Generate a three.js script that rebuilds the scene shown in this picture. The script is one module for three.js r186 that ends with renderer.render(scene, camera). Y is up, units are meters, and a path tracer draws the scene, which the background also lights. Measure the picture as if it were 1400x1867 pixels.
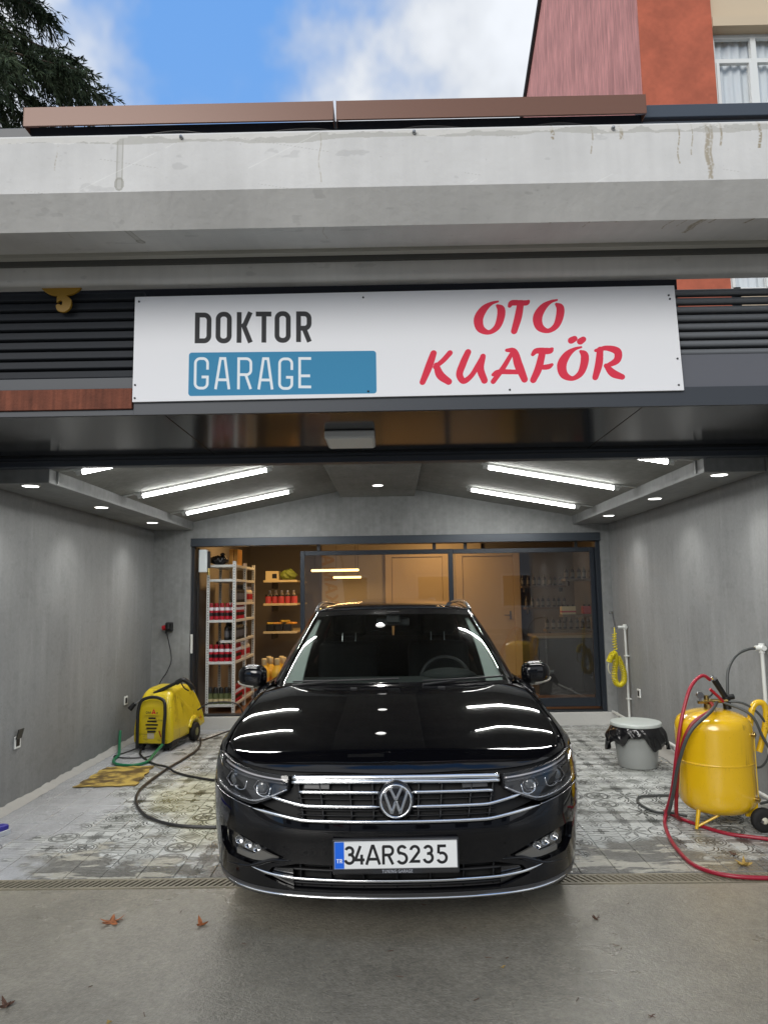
import * as THREE from 'three';
import { RoundedBoxGeometry } from 'three/addons/geometries/RoundedBoxGeometry.js';
import { mergeGeometries } from 'three/addons/utils/BufferGeometryUtils.js';
import { RectAreaLightUniformsLib } from 'three/addons/lights/RectAreaLightUniformsLib.js';

// ---------------------------------------------------------------- camera, sky, sun, exposure
const scene = new THREE.Scene();
const camera = new THREE.PerspectiveCamera(70.93, 767 / 1024, 0.05, 400);
camera.rotation.order = 'YXZ';
camera.position.set(0, 1.5, 0);
camera.rotation.set(0.1155, 0.0103, -0.0145);
const renderer = new THREE.WebGLRenderer({ antialias: true });
renderer.setSize(767, 1024);
renderer.toneMapping = THREE.LinearToneMapping;
renderer.toneMappingExposure = 1.0;
renderer.shadowMap.enabled = true;
RectAreaLightUniformsLib.init();

let seedState = 12345;
function rnd() { seedState = (seedState * 1664525 + 1013904223) >>> 0; return seedState / 4294967296; }
function seed(n) { seedState = (n * 2654435761 + 97) >>> 0; rnd(); rnd(); }
const rr = (a, b) => a + (b - a) * rnd();
const clamp = (v, a = 0, b = 1) => Math.min(b, Math.max(a, v));
const lerp = (a, b, t) => a + (b - a) * t;
const sstep = (a, b, v) => { const t = clamp((v - a) / (b - a)); return t * t * (3 - 2 * t); };

// tileable value noise: n x n samples, cx x cy cells
function noiseField(w, h, cx, cy, sd) {
  seed(sd);
  const g = new Float32Array(cx * cy); for (let i = 0; i < g.length; i++) g[i] = rnd();
  const out = new Float32Array(w * h);
  for (let y = 0; y < h; y++) {
    const fy = y / h * cy, iy = Math.floor(fy), ty = fy - iy, sy = ty * ty * (3 - 2 * ty), r0 = (iy % cy) * cx, r1 = ((iy + 1) % cy) * cx;
    for (let x = 0; x < w; x++) {
      const fx = x / w * cx, ix = Math.floor(fx), tx = fx - ix, sx = tx * tx * (3 - 2 * tx), a = ix % cx, b = (ix + 1) % cx;
      out[y * w + x] = (g[r0 + a] * (1 - sx) + g[r0 + b] * sx) * (1 - sy) + (g[r1 + a] * (1 - sx) + g[r1 + b] * sx) * sy;
    }
  }
  return out;
}
function fbm(w, h, cx, cy, oct, sd, gain = 0.5) {
  const out = new Float32Array(w * h); let amp = 1, tot = 0;
  for (let o = 0; o < oct; o++) {
    const f = noiseField(w, h, Math.min(cx << o, w), Math.min(cy << o, h), sd + o * 17);
    for (let i = 0; i < out.length; i++) out[i] += f[i] * amp;
    tot += amp; amp *= gain;
  }
  for (let i = 0; i < out.length; i++) out[i] /= tot;
  return out;
}
function dataTex(w, h, fn, srgb = false) {
  const d = new Uint8Array(w * h * 4), c = [0, 0, 0];
  for (let i = 0; i < w * h; i++) { fn(i, c, i % w, (i / w) | 0); d[i * 4] = clamp(c[0]) * 255; d[i * 4 + 1] = clamp(c[1]) * 255; d[i * 4 + 2] = clamp(c[2]) * 255; d[i * 4 + 3] = 255; }
  const t = new THREE.DataTexture(d, w, h, THREE.RGBAFormat, THREE.UnsignedByteType);
  t.wrapS = t.wrapT = THREE.RepeatWrapping; t.magFilter = THREE.LinearFilter; t.minFilter = THREE.LinearMipmapLinearFilter; t.generateMipmaps = true;
  if (srgb) t.colorSpace = THREE.SRGBColorSpace; t.needsUpdate = true; return t;
}
function rep(t, x, y) { const c = t.clone(); c.repeat.set(x, y); c.needsUpdate = true; return c; }
function canvasTex(w, h, draw, srgb = true) {
  const c = document.createElement('canvas'); c.width = w; c.height = h; const g = c.getContext('2d'); draw(g, w, h);
  const t = new THREE.CanvasTexture(c); if (srgb) t.colorSpace = THREE.SRGBColorSpace; t.magFilter = THREE.LinearFilter; t.wrapS = t.wrapT = THREE.RepeatWrapping; return t;
}

// sky: blue with broken bright cloud, the same all round
{
  const W = 2048, H = 1024, n1 = fbm(W, H, 14, 9, 7, 71, 0.58), n2 = fbm(W, H, 5, 4, 3, 33), data = new Float32Array(W * H * 4);
  const SHIFT = 0.783;
  for (let y = 0; y < H; y++) for (let x = 0; x < W; x++) {
    const i = y * W + ((x + Math.floor(SHIFT * W)) % W), el = ((y + 0.5) / H - 0.5) * Math.PI, k = (y * W + x) * 4;
    const up = clamp(Math.sin(Math.max(el, 0)));
    const blue = [lerp(0.36, 0.12, Math.pow(up, 0.55)), lerp(0.60, 0.34, Math.pow(up, 0.55)), lerp(0.92, 0.82, Math.pow(up, 0.55))];
    const dens = n1[i] * 0.68 + n2[i] * 0.42, cov = sstep(0.465, 0.62, dens + 0.06 * (1 - up));
    const lit = 0.62 + 0.40 * sstep(0.38, 0.70, n1[i]);
    for (let c = 0; c < 3; c++) data[k + c] = el < 0 ? [0.20, 0.19, 0.18][c] : lerp(blue[c], lit * [0.93, 0.96, 1.0][c], cov * 0.95);
    data[k + 3] = 1;
  }
  const t = new THREE.DataTexture(data, W, H, THREE.RGBAFormat, THREE.FloatType);
  t.mapping = THREE.EquirectangularReflectionMapping; t.magFilter = THREE.LinearFilter; t.minFilter = THREE.LinearFilter; t.wrapS = THREE.RepeatWrapping; t.needsUpdate = true;
  scene.background = t; scene.environment = t;
}
const sun = new THREE.DirectionalLight(new THREE.Color(1.0, 0.965, 0.91), 2.0);
sun.position.set(-7, 9.5, 13); sun.target.position.set(0, 1, -4);
sun.castShadow = true; sun.shadow.radius = 50; sun.shadow.mapSize.set(2048, 2048);
Object.assign(sun.shadow.camera, { left: -12, right: 12, top: 12, bottom: -12, near: 1, far: 60 });
scene.add(sun, sun.target);

// ---------------------------------------------------------------- helpers
const taken = new Map();
function numbered(n) { const k = taken.get(n) || 0; taken.set(n, k + 1); return k ? n + '_' + String(k).padStart(3, '0') : n; }
const V = (x, y, z) => new THREE.Vector3(x, y, z);
function clean(g) { g = g.index ? g.toNonIndexed() : g; for (const k of Object.keys(g.attributes)) if (!['position', 'normal', 'uv'].includes(k)) g.deleteAttribute(k); if (!g.attributes.uv) g.setAttribute('uv', new THREE.BufferAttribute(new Float32Array(g.attributes.position.count * 2), 2)); if (!g.attributes.normal) g.computeVertexNormals(); return g; }
function merged(gs) { return Array.isArray(gs) ? (gs.length === 1 ? gs[0] : mergeGeometries(gs.map(clean))) : gs; }
function mesh(name, geo, material, parent) {
  const m = new THREE.Mesh(merged(geo), material); m.name = name; m.castShadow = m.receiveShadow = true;
  if (parent) parent.add(m); return m;
}
function tag(o, label, category, group) { o.userData.label = label; o.userData.category = category; if (group) o.userData.group = group; return o; }
function thing(name, label, category, p = [0, 0, 0], turn = 0, group) {
  const o = new THREE.Group(); o.name = numbered(name); o.position.set(...p); o.rotation.y = turn; scene.add(o); return tag(o, label, category, group);
}
function single(name, label, category, geo, material, p = [0, 0, 0], group) {
  const m = mesh(numbered(name), geo, material, scene); m.position.set(...p); return tag(m, label, category, group);
}
function struct(name, geo, material, parent) { const m = mesh(parent ? name : numbered(name), geo, material, parent || scene); if (!parent) m.userData.kind = 'structure'; return m; }
function dup(o, p, label, turn) { const c = o.clone(); c.userData = { ...o.userData }; c.name = numbered(o.name.replace(/_\d{3}$/, '')); c.position.set(...p); if (turn !== undefined) c.rotation.y = turn; if (label) c.userData.label = label; scene.add(c); return c; }
// boxes with uv in metres
function box(x0, y0, z0, x1, y1, z1) {
  const w = x1 - x0, h = y1 - y0, d = z1 - z0, g = new THREE.BoxGeometry(w, h, d), uv = g.attributes.uv, p = g.attributes.position, n = g.attributes.normal;
  g.translate((x0 + x1) / 2, (y0 + y1) / 2, (z0 + z1) / 2);
  for (let i = 0; i < uv.count; i++) { const ax = Math.abs(n.getX(i)), ay = Math.abs(n.getY(i)); uv.setXY(i, ax > 0.5 ? p.getZ(i) : p.getX(i), ay > 0.5 ? p.getZ(i) : p.getY(i)); }
  return g;
}
function rbox(x0, y0, z0, x1, y1, z1, r = 0.006, seg = 2) {
  const w = x1 - x0, h = y1 - y0, d = z1 - z0, g = new RoundedBoxGeometry(w, h, d, seg, Math.min(r, w / 2.01, h / 2.01, d / 2.01)), uv = g.attributes.uv, p = g.attributes.position, n = g.attributes.normal;
  g.translate((x0 + x1) / 2, (y0 + y1) / 2, (z0 + z1) / 2);
  for (let i = 0; i < uv.count; i++) { const ax = Math.abs(n.getX(i)), ay = Math.abs(n.getY(i)), az = Math.abs(n.getZ(i)); uv.setXY(i, ax > ay && ax > az ? p.getZ(i) : p.getX(i), ay > az && ay >= ax ? p.getZ(i) : p.getY(i)); }
  return g;
}
function cyl(x, y0, z, y1, r0, r1 = r0, seg = 20, open = false) { const g = new THREE.CylinderGeometry(r1, r0, y1 - y0, seg, 1, open); g.translate(x, (y0 + y1) / 2, z); return g; }
function rod(a, b, r, seg = 10, r2 = r) {
  const A = V(...a), B = V(...b), d = B.clone().sub(A), g = new THREE.CylinderGeometry(r2, r, d.length(), seg);
  g.applyQuaternion(new THREE.Quaternion().setFromUnitVectors(V(0, 1, 0), d.normalize())); const c = A.add(B).multiplyScalar(0.5); g.translate(c.x, c.y, c.z); return g;
}
function tube(pts, r, seg = 60, rad = 8, closed = false) {
  const c = new THREE.CatmullRomCurve3(pts.map((p) => V(...p)), closed, 'centripetal'); const g = new THREE.TubeGeometry(c, seg, r, rad, closed);
  if (closed) return g; const e = [g];
  for (const [t, s] of [[0, -1], [1, 1]]) { const q = c.getPoint(t), d = c.getTangent(t).multiplyScalar(s), h = new THREE.CircleGeometry(r, rad); h.applyQuaternion(new THREE.Quaternion().setFromUnitVectors(V(0, 0, 1), d)); h.translate(q.x, q.y, q.z); e.push(h); }
  return mergeGeometries(e.map(clean));
}
function lathe(pts, seg = 32) { return new THREE.LatheGeometry(pts.map((p) => new THREE.Vector2(...p)), seg); }
function extr(shape, depth, bevel = 0, opt = {}) { return new THREE.ExtrudeGeometry(shape, { depth, bevelEnabled: bevel > 0, bevelSize: bevel, bevelThickness: bevel, bevelSegments: 2, curveSegments: 12, ...opt }); }
function poly(pts) { return new THREE.Shape(pts.map((p) => new THREE.Vector2(...p))); }
function rrect(x0, y0, x1, y1, r) { const s = new THREE.Shape(); s.moveTo(x0 + r, y0); s.lineTo(x1 - r, y0); s.quadraticCurveTo(x1, y0, x1, y0 + r); s.lineTo(x1, y1 - r); s.quadraticCurveTo(x1, y1, x1 - r, y1); s.lineTo(x0 + r, y1); s.quadraticCurveTo(x0, y1, x0, y1 - r); s.lineTo(x0, y0 + r); s.quadraticCurveTo(x0, y0, x0 + r, y0); return s; }
// a prism along x from a (z,y) profile, uv in metres
function prismX(prof, x0, x1) {
  const pos = [], uv = []; let L = 0;
  const P = (x, q) => [x, q[1], q[0]];
  for (let i = 0; i < prof.length; i++) {
    const a = prof[i], b = prof[(i + 1) % prof.length], l = Math.hypot(b[0] - a[0], b[1] - a[1]);
    const q = [P(x0, a), P(x1, a), P(x1, b), P(x0, a), P(x1, b), P(x0, b)]; for (const v of q) pos.push(...v);
    uv.push(x0, L, x1, L, x1, L + l, x0, L, x1, L + l, x0, L + l); L += l;
  }
  const tri = THREE.ShapeUtils.triangulateShape(prof.map((p) => new THREE.Vector2(...p)), []);
  for (const [x, f] of [[x0, 0], [x1, 1]]) for (const t of tri) for (const k of (f ? t : [t[0], t[2], t[1]])) { pos.push(...P(x, prof[k])); uv.push(...prof[k]); }
  const g = new THREE.BufferGeometry(); g.setAttribute('position', new THREE.Float32BufferAttribute(pos, 3)); g.setAttribute('uv', new THREE.Float32BufferAttribute(uv, 2)); g.computeVertexNormals();
  return g;
}
function M(color, rough = 0.6, o = {}) { const c = Array.isArray(color) ? new THREE.Color().setRGB(...color) : new THREE.Color(color); return new THREE.MeshPhysicalMaterial({ color: c, roughness: rough, ...o }); }
function glow(rgb, k) { return new THREE.MeshStandardMaterial({ color: 0x111111, emissive: new THREE.Color().setRGB(...rgb), emissiveIntensity: k, roughness: 0.5 }); }

// ---------------------------------------------------------------- shared textures
const NB = 1024;
const nMid = fbm(NB, NB, 8, 8, 6, 5), nFine = fbm(NB, NB, 64, 64, 4, 9), nBig = fbm(NB, NB, 3, 3, 4, 21), nStreak = fbm(NB, NB, 90, 6, 4, 44), nSpk = noiseField(NB, NB, 512, 512, 3);
const TUBE_L = 150, SPOT_I = 1.9, SHOP_L = 72;
const texFine = dataTex(NB, NB, (i, c) => { c[0] = c[1] = c[2] = nFine[i]; });
// ---------------------------------------------------------------- materials of the setting
const XL = -2.81, XR = 2.55, ZB = -8.45, ZF = -3.95;
const K = 0.953, fz = (z) => z * K, fy = (y) => 1.5 + (y - 1.5) * K;      // facade: scaled from a first survey at 3.8 m
const texPlaster = dataTex(NB, NB, (i, c) => { const v = 0.53 + (nBig[i] - 0.5) * 0.13 + (nStreak[i] - 0.5) * 0.05 + (nMid[i] - 0.5) * 0.08 + (nFine[i] - 0.5) * 0.07 - (nSpk[i] > 0.994 ? 0.10 : 0); c[0] = v * 0.985; c[1] = v * 1.0; c[2] = v * 1.0; }, true);
const plaster = new THREE.MeshStandardMaterial({ map: rep(texPlaster, 0.37, 0.37), bumpMap: rep(texFine, 0.7, 0.5), bumpScale: 0.0008, roughness: 0.62 });
const texWall = (() => { const w = 2048, h = 1024, a = fbm(w, h, 6, 3, 6, 701, 0.55), st = fbm(w, h, 70, 4, 4, 702), pit = noiseField(w, h, 620, 310, 703), cl = fbm(w, h, 9, 5, 4, 704), sp = fbm(w, h, 60, 40, 4, 705), fine = fbm(w, h, 300, 150, 2, 706);
  return dataTex(w, h, (i, c, x, y) => { const Y = y / h * 2.35; let v = 0.515 + (a[i] - 0.5) * 0.085 + (st[i] - 0.5) * 0.06 + (fine[i] - 0.5) * 0.035; if (pit[i] > 0.965 - 0.12 * sstep(0.5, 0.7, cl[i])) v -= 0.055; if (pit[i] < 0.012) v += 0.05;
    const splash = sstep(0.60, 0.66, sp[i] + 0.10 * sstep(0.5, 0.05, Y) - 0.05); v -= splash * 0.016; const scuff = sstep(0.685, 0.71, st[i] * 0.5 + sp[i] * 0.5); v += scuff * 0.02; c[0] = v * 0.985; c[1] = v; c[2] = v * 1.003; }, true); })();
const wallMat = new THREE.MeshStandardMaterial({ map: rep(texWall, 1 / 4.7, 1 / 2.35), bumpMap: rep(texFine, 0.7, 0.5), bumpScale: 0.0008, roughness: 0.6 });
const ceilGrey = new THREE.MeshStandardMaterial({ map: rep(texPlaster, 0.31, 0.45), color: 0xf2f0ea, bumpMap: rep(texFine, 0.6, 0.6), bumpScale: 0.003, roughness: 0.85 });
const nGrain = fbm(NB, NB, 220, 220, 2, 77, 0.7);
seed(812); const SCR = []; for (let k = 0; k < 26; k++) { const x = rnd(), y = rnd(), an = rr(-0.5, 0.5) + (rnd() < 0.3 ? 1.5 : 0), l = rr(0.03, 0.12); SCR.push([x, y, x + Math.cos(an) * l, y + Math.sin(an) * l, rnd() < 0.65 ? 0.09 : -0.10]); }
const scratch = (u, v) => { let s = 0; for (const [x0, y0, x1, y1, k] of SCR) { const dx = x1 - x0, dy = y1 - y0, t = clamp(((u - x0) * dx + (v - y0) * dy) / (dx * dx + dy * dy)), d = Math.hypot(u - x0 - dx * t, v - y0 - dy * t + 0.003 * Math.sin(t * 5)); if (d < 0.0012) s += k * (1 - d / 0.0012); } return s; };
const texCon = dataTex(NB, NB, (i, c) => { const v = 0.535 + scratch((i % NB) / NB, ((i / NB) | 0) / NB) + (nBig[i] - 0.5) * 0.15 + (nMid[i] - 0.5) * 0.10 + (nFine[i] - 0.5) * 0.06 + (nGrain[i] - 0.5) * 0.11 + (nSpk[i] > 0.992 ? 0.12 : 0) - (nSpk[i] < 0.008 ? 0.10 : 0); c[0] = v * 1.0; c[1] = v * 0.962; c[2] = v * 0.868; }, true);
const nTrowel = fbm(NB, NB, 60, 90, 4, 88, 0.75);
const texConBump = dataTex(NB, NB, (i, c) => { c[0] = c[1] = c[2] = 0.70 * nTrowel[i] + 0.22 * nGrain[i] + 0.08 * nMid[i]; });
const texConRough = dataTex(NB, NB, (i, c) => { c[0] = c[1] = c[2] = clamp(0.30 + 0.62 * sstep(0.40, 0.62, nBig[i] * 0.7 + nMid[i] * 0.3) + (nFine[i] - 0.5) * 0.2); });
const wetConcrete = new THREE.MeshStandardMaterial({ map: rep(texCon, 0.36, 0.36), bumpMap: rep(texConBump, 1.5, 1.5), bumpScale: 0.0042, roughness: 0.36, roughnessMap: rep(texConRough, 0.23, 0.23) });
const DRIPS = [[1.45, 0.014, 0.98, 0.55], [1.467, 0.007, 0.80, 0.5], [1.32, 0.004, 0.7, 0.6], [1.38, 0.003, 0.55, 0.6], [1.685, 0.009, 0.45, 0.7], [1.51, 0.006, 0.4, 0.6], [0.93, 0.004, 0.5, 0.5], [1.06, 0.012, 0.25, 0.6], [-0.3, 0.003, 0.9, 0.3], [-1.5, 0.004, 0.6, 0.3], [0.75, 0.012, 0.22, 0.7]];
const makePaint = (marks) => dataTex(2048, 512, (() => { const a = fbm(2048, 512, 16, 4, 6, 61), b = fbm(2048, 512, 200, 5, 3, 62), s = noiseField(2048, 512, 900, 225, 63), d = fbm(2048, 512, 60, 30, 4, 64); return (i, c) => { let v = 0.80 + (a[i] - 0.5) * 0.12 + (b[i] - 0.5) * 0.03; const chip = sstep(0.69, 0.73, d[i] * 0.8 + a[i] * 0.2); v -= chip * 0.045; if (s[i] > 0.985) v -= 0.07; c[0] = v * 1.0; c[1] = v * 0.995; c[2] = v * 0.98;
  if (!marks) return; // marks on the parapet face: X in metres along it, t from its top (0) to its lower edge (1)
  const px = i % 2048, py = (i / 2048) | 0; let X = px / 2048 * 6.25; if (X > 3.125) X -= 6.25; const vm = (py + 0.5) / 512, t = vm > 0.5 ? (vm - 0.969) / 0.173 : (vm + 0.031) / 0.173; if (t < -0.1 || t > 1) return;
  const mk = (k, r, g, bl) => { c[0] = lerp(c[0], r, k); c[1] = lerp(c[1], g, k); c[2] = lerp(c[2], bl, k); };
  for (const [x0, w, t1, k] of DRIPS) { const d = Math.abs(X - x0 - 0.006 * Math.sin(t * 9)); if (d < w && t < t1) mk(k * sstep(w, w * 0.4, d) * sstep(0.30, 0.55, a[i] * 0.5 + d * 0 + s[i] * 0.5), 0.50, 0.44, 0.33); }
  const scar = Math.abs(X + 1.21); if (scar < 0.016 && t > 0.05 && t < 0.92) mk(0.55 * (scar > 0.010 ? 1 : 0.35), 0.58, 0.57, 0.53); const ds = Math.hypot((X + 1.21) / 0.022, (t - 0.86) / 0.12); if (ds < 1) mk(ds > 0.7 ? 0.6 : 0.25, 0.55, 0.54, 0.50);
  if (t < 0.10 + 0.22 * (a[i] - 0.35)) mk(0.45, 0.62, 0.61, 0.57); if (t < 0.05 + 0.3 * (d[i] - 0.45)) mk(0.5, 0.90, 0.89, 0.87);
  const sc = Math.abs(((X * 1.7 + t * 0.9) % 1 + 1) % 1 - 0.5); if (sc < 0.006 && a[i] > 0.54) mk(0.5, 0.90, 0.90, 0.88); const sc2 = Math.abs(((X * 0.9 - t * 1.3 + 0.2) % 1 + 1) % 1 - 0.5); if (sc2 < 0.004 && a[i] > 0.52) mk(0.4, 0.60, 0.59, 0.56); }; })(), true);
const texPaint = makePaint(true), texPaintPlain = makePaint(false);
const paintedConcrete = new THREE.MeshStandardMaterial({ map: rep(texPaint, 0.16, 0.64), bumpMap: rep(texFine, 0.5, 0.5), bumpScale: 0.0015, roughness: 0.8 });
const texRust = dataTex(512, 512, (() => { const a = fbm(512, 512, 10, 10, 6, 14, 0.6), b = fbm(512, 512, 60, 4, 4, 15); return (i, c) => { const v = 0.5 * a[i] + 0.5 * b[i]; c[0] = 0.30 + v * 0.30; c[1] = 0.17 + v * 0.18; c[2] = 0.13 + v * 0.13; }; })(), true);
const rust = new THREE.MeshStandardMaterial({ map: rep(texRust, 1.3, 1.3), roughness: 0.9, bumpMap: rep(texFine, 2, 2), bumpScale: 0.003 });
const anthracite = M(0x3d434d, 0.42), anthracite2 = M(0x33383f, 0.5), louverBlack = M(0x22262c, 0.75), louverGrey = M(0x6b6e72, 0.32), greyPanel = M(0x5b5d64, 0.45);
const glossSoffit = M([0.012, 0.012, 0.013], 0.12, { ior: 1.45 });
const frameBlue = M(0x232a33, 0.4, { metalness: 0.2 });
const whitePlastic = M(0xdcdedb, 0.35), whitePipe = M(0xd2d5d2, 0.3), blackPlastic = M(0x101113, 0.45), rubber = M(0x131313, 0.75), chrome = M(0xd8dadc, 0.12, { metalness: 1 }), steel = M(0x9a9c9e, 0.32, { metalness: 1 }), brass = M(0xb09a60, 0.3, { metalness: 1 });
const clearGlass = new THREE.MeshPhysicalMaterial({ color: 0xffffff, roughness: 0.0, transmission: 1, thickness: 0, ior: 1.5 });

// ---------------------------------------------------------------- ground
struct('ground', box(-120, -0.35, -120, 120, -0.16, 120), M([0.12, 0.115, 0.10], 0.9));
{
  const g = struct('concrete_apron', [rbox(-9, -0.16, fz(-4.10) - 0.02, 9, 0, 14, 0.004, 1)], wetConcrete);
}
// drain channel with slanted slots
const DZ0 = -4.075, DZ1 = -3.945;
{
  const d = thing('drain_grate', 'narrow steel drain grate with slanted slots across the garage entrance', 'drain', [0, 0, 0]);
  mesh('channel', [box(XL, -0.15, DZ0, XR, -0.05, DZ1)], M([0.015, 0.015, 0.014], 0.6), d);
  const gm = new THREE.MeshStandardMaterial({ map: rep(texCon, 1.1, 1.1), color: 0xf0ede2, roughness: 0.6, metalness: 0.0 });
  mesh('side_rail', [box(XL, -0.045, DZ1 - 0.018, XR, -0.002, DZ1 - 0.001)], gm, d); mesh('side_rail', [box(XL, -0.045, DZ0 + 0.001, XR, -0.002, DZ0 + 0.018)], gm, d);
  const N = 160, pitch = (XR - XL) / N, sh = 0.0185;
  const bar = (lean) => { const s = poly([[-sh / 2, 0], [sh / 2, 0], [sh / 2 + lean, 0.096], [-sh / 2 + lean, 0.096]]); const g = extr(s, 0.022); g.rotateX(-Math.PI / 2); g.translate(0, -0.0255, DZ1 - 0.017); return g; };
  const L = bar(0.05), R = bar(-0.05);
  for (let k = 0; k < N; k++) { const x = XL + (k + 0.5) * pitch; if (Math.abs(x) > 2.5 || Math.abs(x) < 0.45) continue; const b = mesh('grate_bar', x < 0 ? L : R, gm, d); b.position.x = x; }
}
// ---------------------------------------------------------------- tiled garage floor
const TZ0 = DZ0 - 0.004, TX0 = XL, TW = XR - XL, TD = TZ0 - ZB, T = 0.2;
const texFloor = (() => {
  const W = 2048, H = 1672, px = W / TW, c = document.createElement('canvas'); c.width = W; c.height = H; const g = c.getContext('2d');
  g.fillStyle = '#a9adab'; g.fillRect(0, 0, W, H); seed(404);
  const t = T * px;
  for (let r = 0; r * T < TD; r++) for (let q = 0; q * T < TW; q++) {
    g.save(); g.translate(q * t, r * t); g.beginPath(); g.rect(0, 0, t, t); g.clip();
    const b = 172 + Math.floor(rnd() * 26); g.fillStyle = `rgb(${b},${b + 3},${b + 1})`; g.fillRect(0, 0, t, t);
    g.translate(t / 2, t / 2); const kind = Math.floor(rnd() * 8), dk = 52 + Math.floor(rnd() * 46), ink = `rgba(${dk},${dk + 2},${dk},0.9)`, soft = `rgba(${dk},${dk + 2},${dk},0.42)`;
    g.strokeStyle = ink; g.fillStyle = soft; g.lineWidth = t * 0.036; const u = t / 2;
    const ring = (x, y, rad) => { g.beginPath(); g.arc(x, y, rad, 0, 7); g.stroke(); };
    const petal = (n, r0, r1, w) => { for (let k = 0; k < n; k++) { g.save(); g.rotate(k * 2 * Math.PI / n); g.beginPath(); g.moveTo(r0, 0); g.quadraticCurveTo((r0 + r1) / 2, w, r1, 0); g.quadraticCurveTo((r0 + r1) / 2, -w, r0, 0); g.fill(); g.stroke(); g.restore(); } };
    const corners = (rad) => { for (const [x, y] of [[-u, -u], [u, -u], [u, u], [-u, u]]) ring(x, y, rad); };
    if (kind === 0) { ring(0, 0, u * 0.86); ring(0, 0, u * 0.68); petal(8, u * 0.1, u * 0.6, u * 0.2); corners(u * 0.34); }
    else if (kind === 1) { petal(4, 0, u * 1.3, u * 0.46); petal(8, 0, u * 0.5, u * 0.12); ring(0, 0, u * 0.22); }
    else if (kind === 2) { for (const k of [0.95, 0.7, 0.42]) { g.beginPath(); g.moveTo(0, -u * k); g.lineTo(u * k, 0); g.lineTo(0, u * k); g.lineTo(-u * k, 0); g.closePath(); if (k === 0.7) g.fill(); g.stroke(); } corners(u * 0.45); corners(u * 0.25); }
    else if (kind === 3) { corners(u * 0.95); corners(u * 0.72); petal(4, u * 0.05, u * 0.5, u * 0.24); }
    else if (kind === 4) { ring(0, 0, u * 0.9); g.lineWidth *= 1.8; ring(0, 0, u * 0.76); g.lineWidth /= 1.8; petal(6, 0, u * 0.62, u * 0.26); petal(4, u * 0.95, u * 1.35, u * 0.2); }
    else if (kind === 5) { for (let k = -2; k <= 2; k++) { g.beginPath(); g.moveTo(-u, k * u * 0.42); g.bezierCurveTo(-u * 0.4, k * u * 0.42 - u * 0.3, u * 0.4, k * u * 0.42 + u * 0.3, u, k * u * 0.42); g.stroke(); } petal(4, 0, u * 0.5, u * 0.2); }
    else if (kind === 6) { petal(8, u * 0.25, u * 0.95, u * 0.16); ring(0, 0, u * 0.25); ring(0, 0, u * 0.12); corners(u * 0.4); }
    else { for (const a of [0, 1, 2, 3]) { g.save(); g.rotate(a * Math.PI / 2); g.beginPath(); g.moveTo(u * 0.15, u * 0.15); g.bezierCurveTo(u * 0.9, u * 0.1, u * 0.9, u * 0.8, u * 0.35, u * 0.6); g.bezierCurveTo(u * 0.1, u * 0.5, u * 0.5, u * 0.25, u * 0.6, u * 0.5); g.stroke(); g.restore(); } ring(0, 0, u * 0.16); ring(0, 0, u * 0.97); }
    g.restore();
  }
  const im = g.getImageData(0, 0, W, H), d = im.data;
  const a = fbm(W, H, 10, 8, 6, 301, 0.58), w = fbm(W, H, 40, 32, 5, 302, 0.6), s = fbm(W, H, 22, 70, 5, 303, 0.6), f = noiseField(W, H, 1000, 800, 304);
  for (let y = 0; y < H; y++) for (let x = 0; x < W; x++) {
    const i = y * W + x, k = i * 4, X = TX0 + x / px, Z = ZB + y / px;   // row 0 of the canvas is the back
    let v = d[k] / 255, R = v, G = d[k + 1] / 255, B = d[k + 2] / 255;
    // worn print: scuffed back to the pale body or down to dark dirt
    const worn = sstep(0.54, 0.68, w[i] * 0.6 + a[i] * 0.4); R = lerp(R, 0.70, worn * 0.45); G = lerp(G, 0.715, worn * 0.45); B = lerp(B, 0.70, worn * 0.45);
    const grime = sstep(0.52, 0.72, w[i] * 0.65 + s[i] * 0.35); R -= grime * 0.13; G -= grime * 0.131; B -= grime * 0.138;
    R += (f[i] - 0.5) * 0.05; G += (f[i] - 0.5) * 0.05; B += (f[i] - 0.5) * 0.05;
    // dark wet silt by the drain, in torn patches
    const silt = sstep(-0.10, 0.10, (Z + 4.40) * 0.9 + (w[i] - 0.5) * 1.0 + (a[i] - 0.5) * 0.9) * 0.85; R = lerp(R, 0.42, silt); G = lerp(G, 0.415, silt); B = lerp(B, 0.395, silt);
    const flake = silt * sstep(0.56, 0.62, s[i]); R = lerp(R, 0.72, flake); G = lerp(G, 0.71, flake); B = lerp(B, 0.66, flake);
    // dried cement film along the left wall, ragged edge
    const edge = -2.12 + (Z + 4.1) * -0.03 + (a[i] - 0.5) * 1.1 + (w[i] - 0.5) * 0.35, film = sstep(0.09, -0.09, X - edge) * 0.93; const fl = 0.655 + (a[i] - 0.5) * 0.22; R = lerp(R, fl, film); G = lerp(G, fl * 1.012, film); B = lerp(B, fl * 1.03, film);
    // pale yellow foam stain
    const q = Math.hypot((X + 1.35) / 0.5, (Z + 5.65) / 1.0) + (a[i] - 0.5) * 1.5; const st = sstep(1.05, 0.45, q) * 0.32; B -= st * 0.20; R += st * 0.03;
    d[k] = clamp(R) * 255; d[k + 1] = clamp(G) * 255; d[k + 2] = clamp(B) * 255;
  }
  g.putImageData(im, 0, 0);
  const tx = new THREE.CanvasTexture(c); tx.colorSpace = THREE.SRGBColorSpace; tx.magFilter = THREE.LinearFilter; return tx;
})();
const floorMat = new THREE.MeshStandardMaterial({ map: texFloor, roughness: 0.34, roughnessMap: rep(texConRough, 3, 3), bumpMap: rep(texFine, 7, 6), bumpScale: 0.003 });
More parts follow.
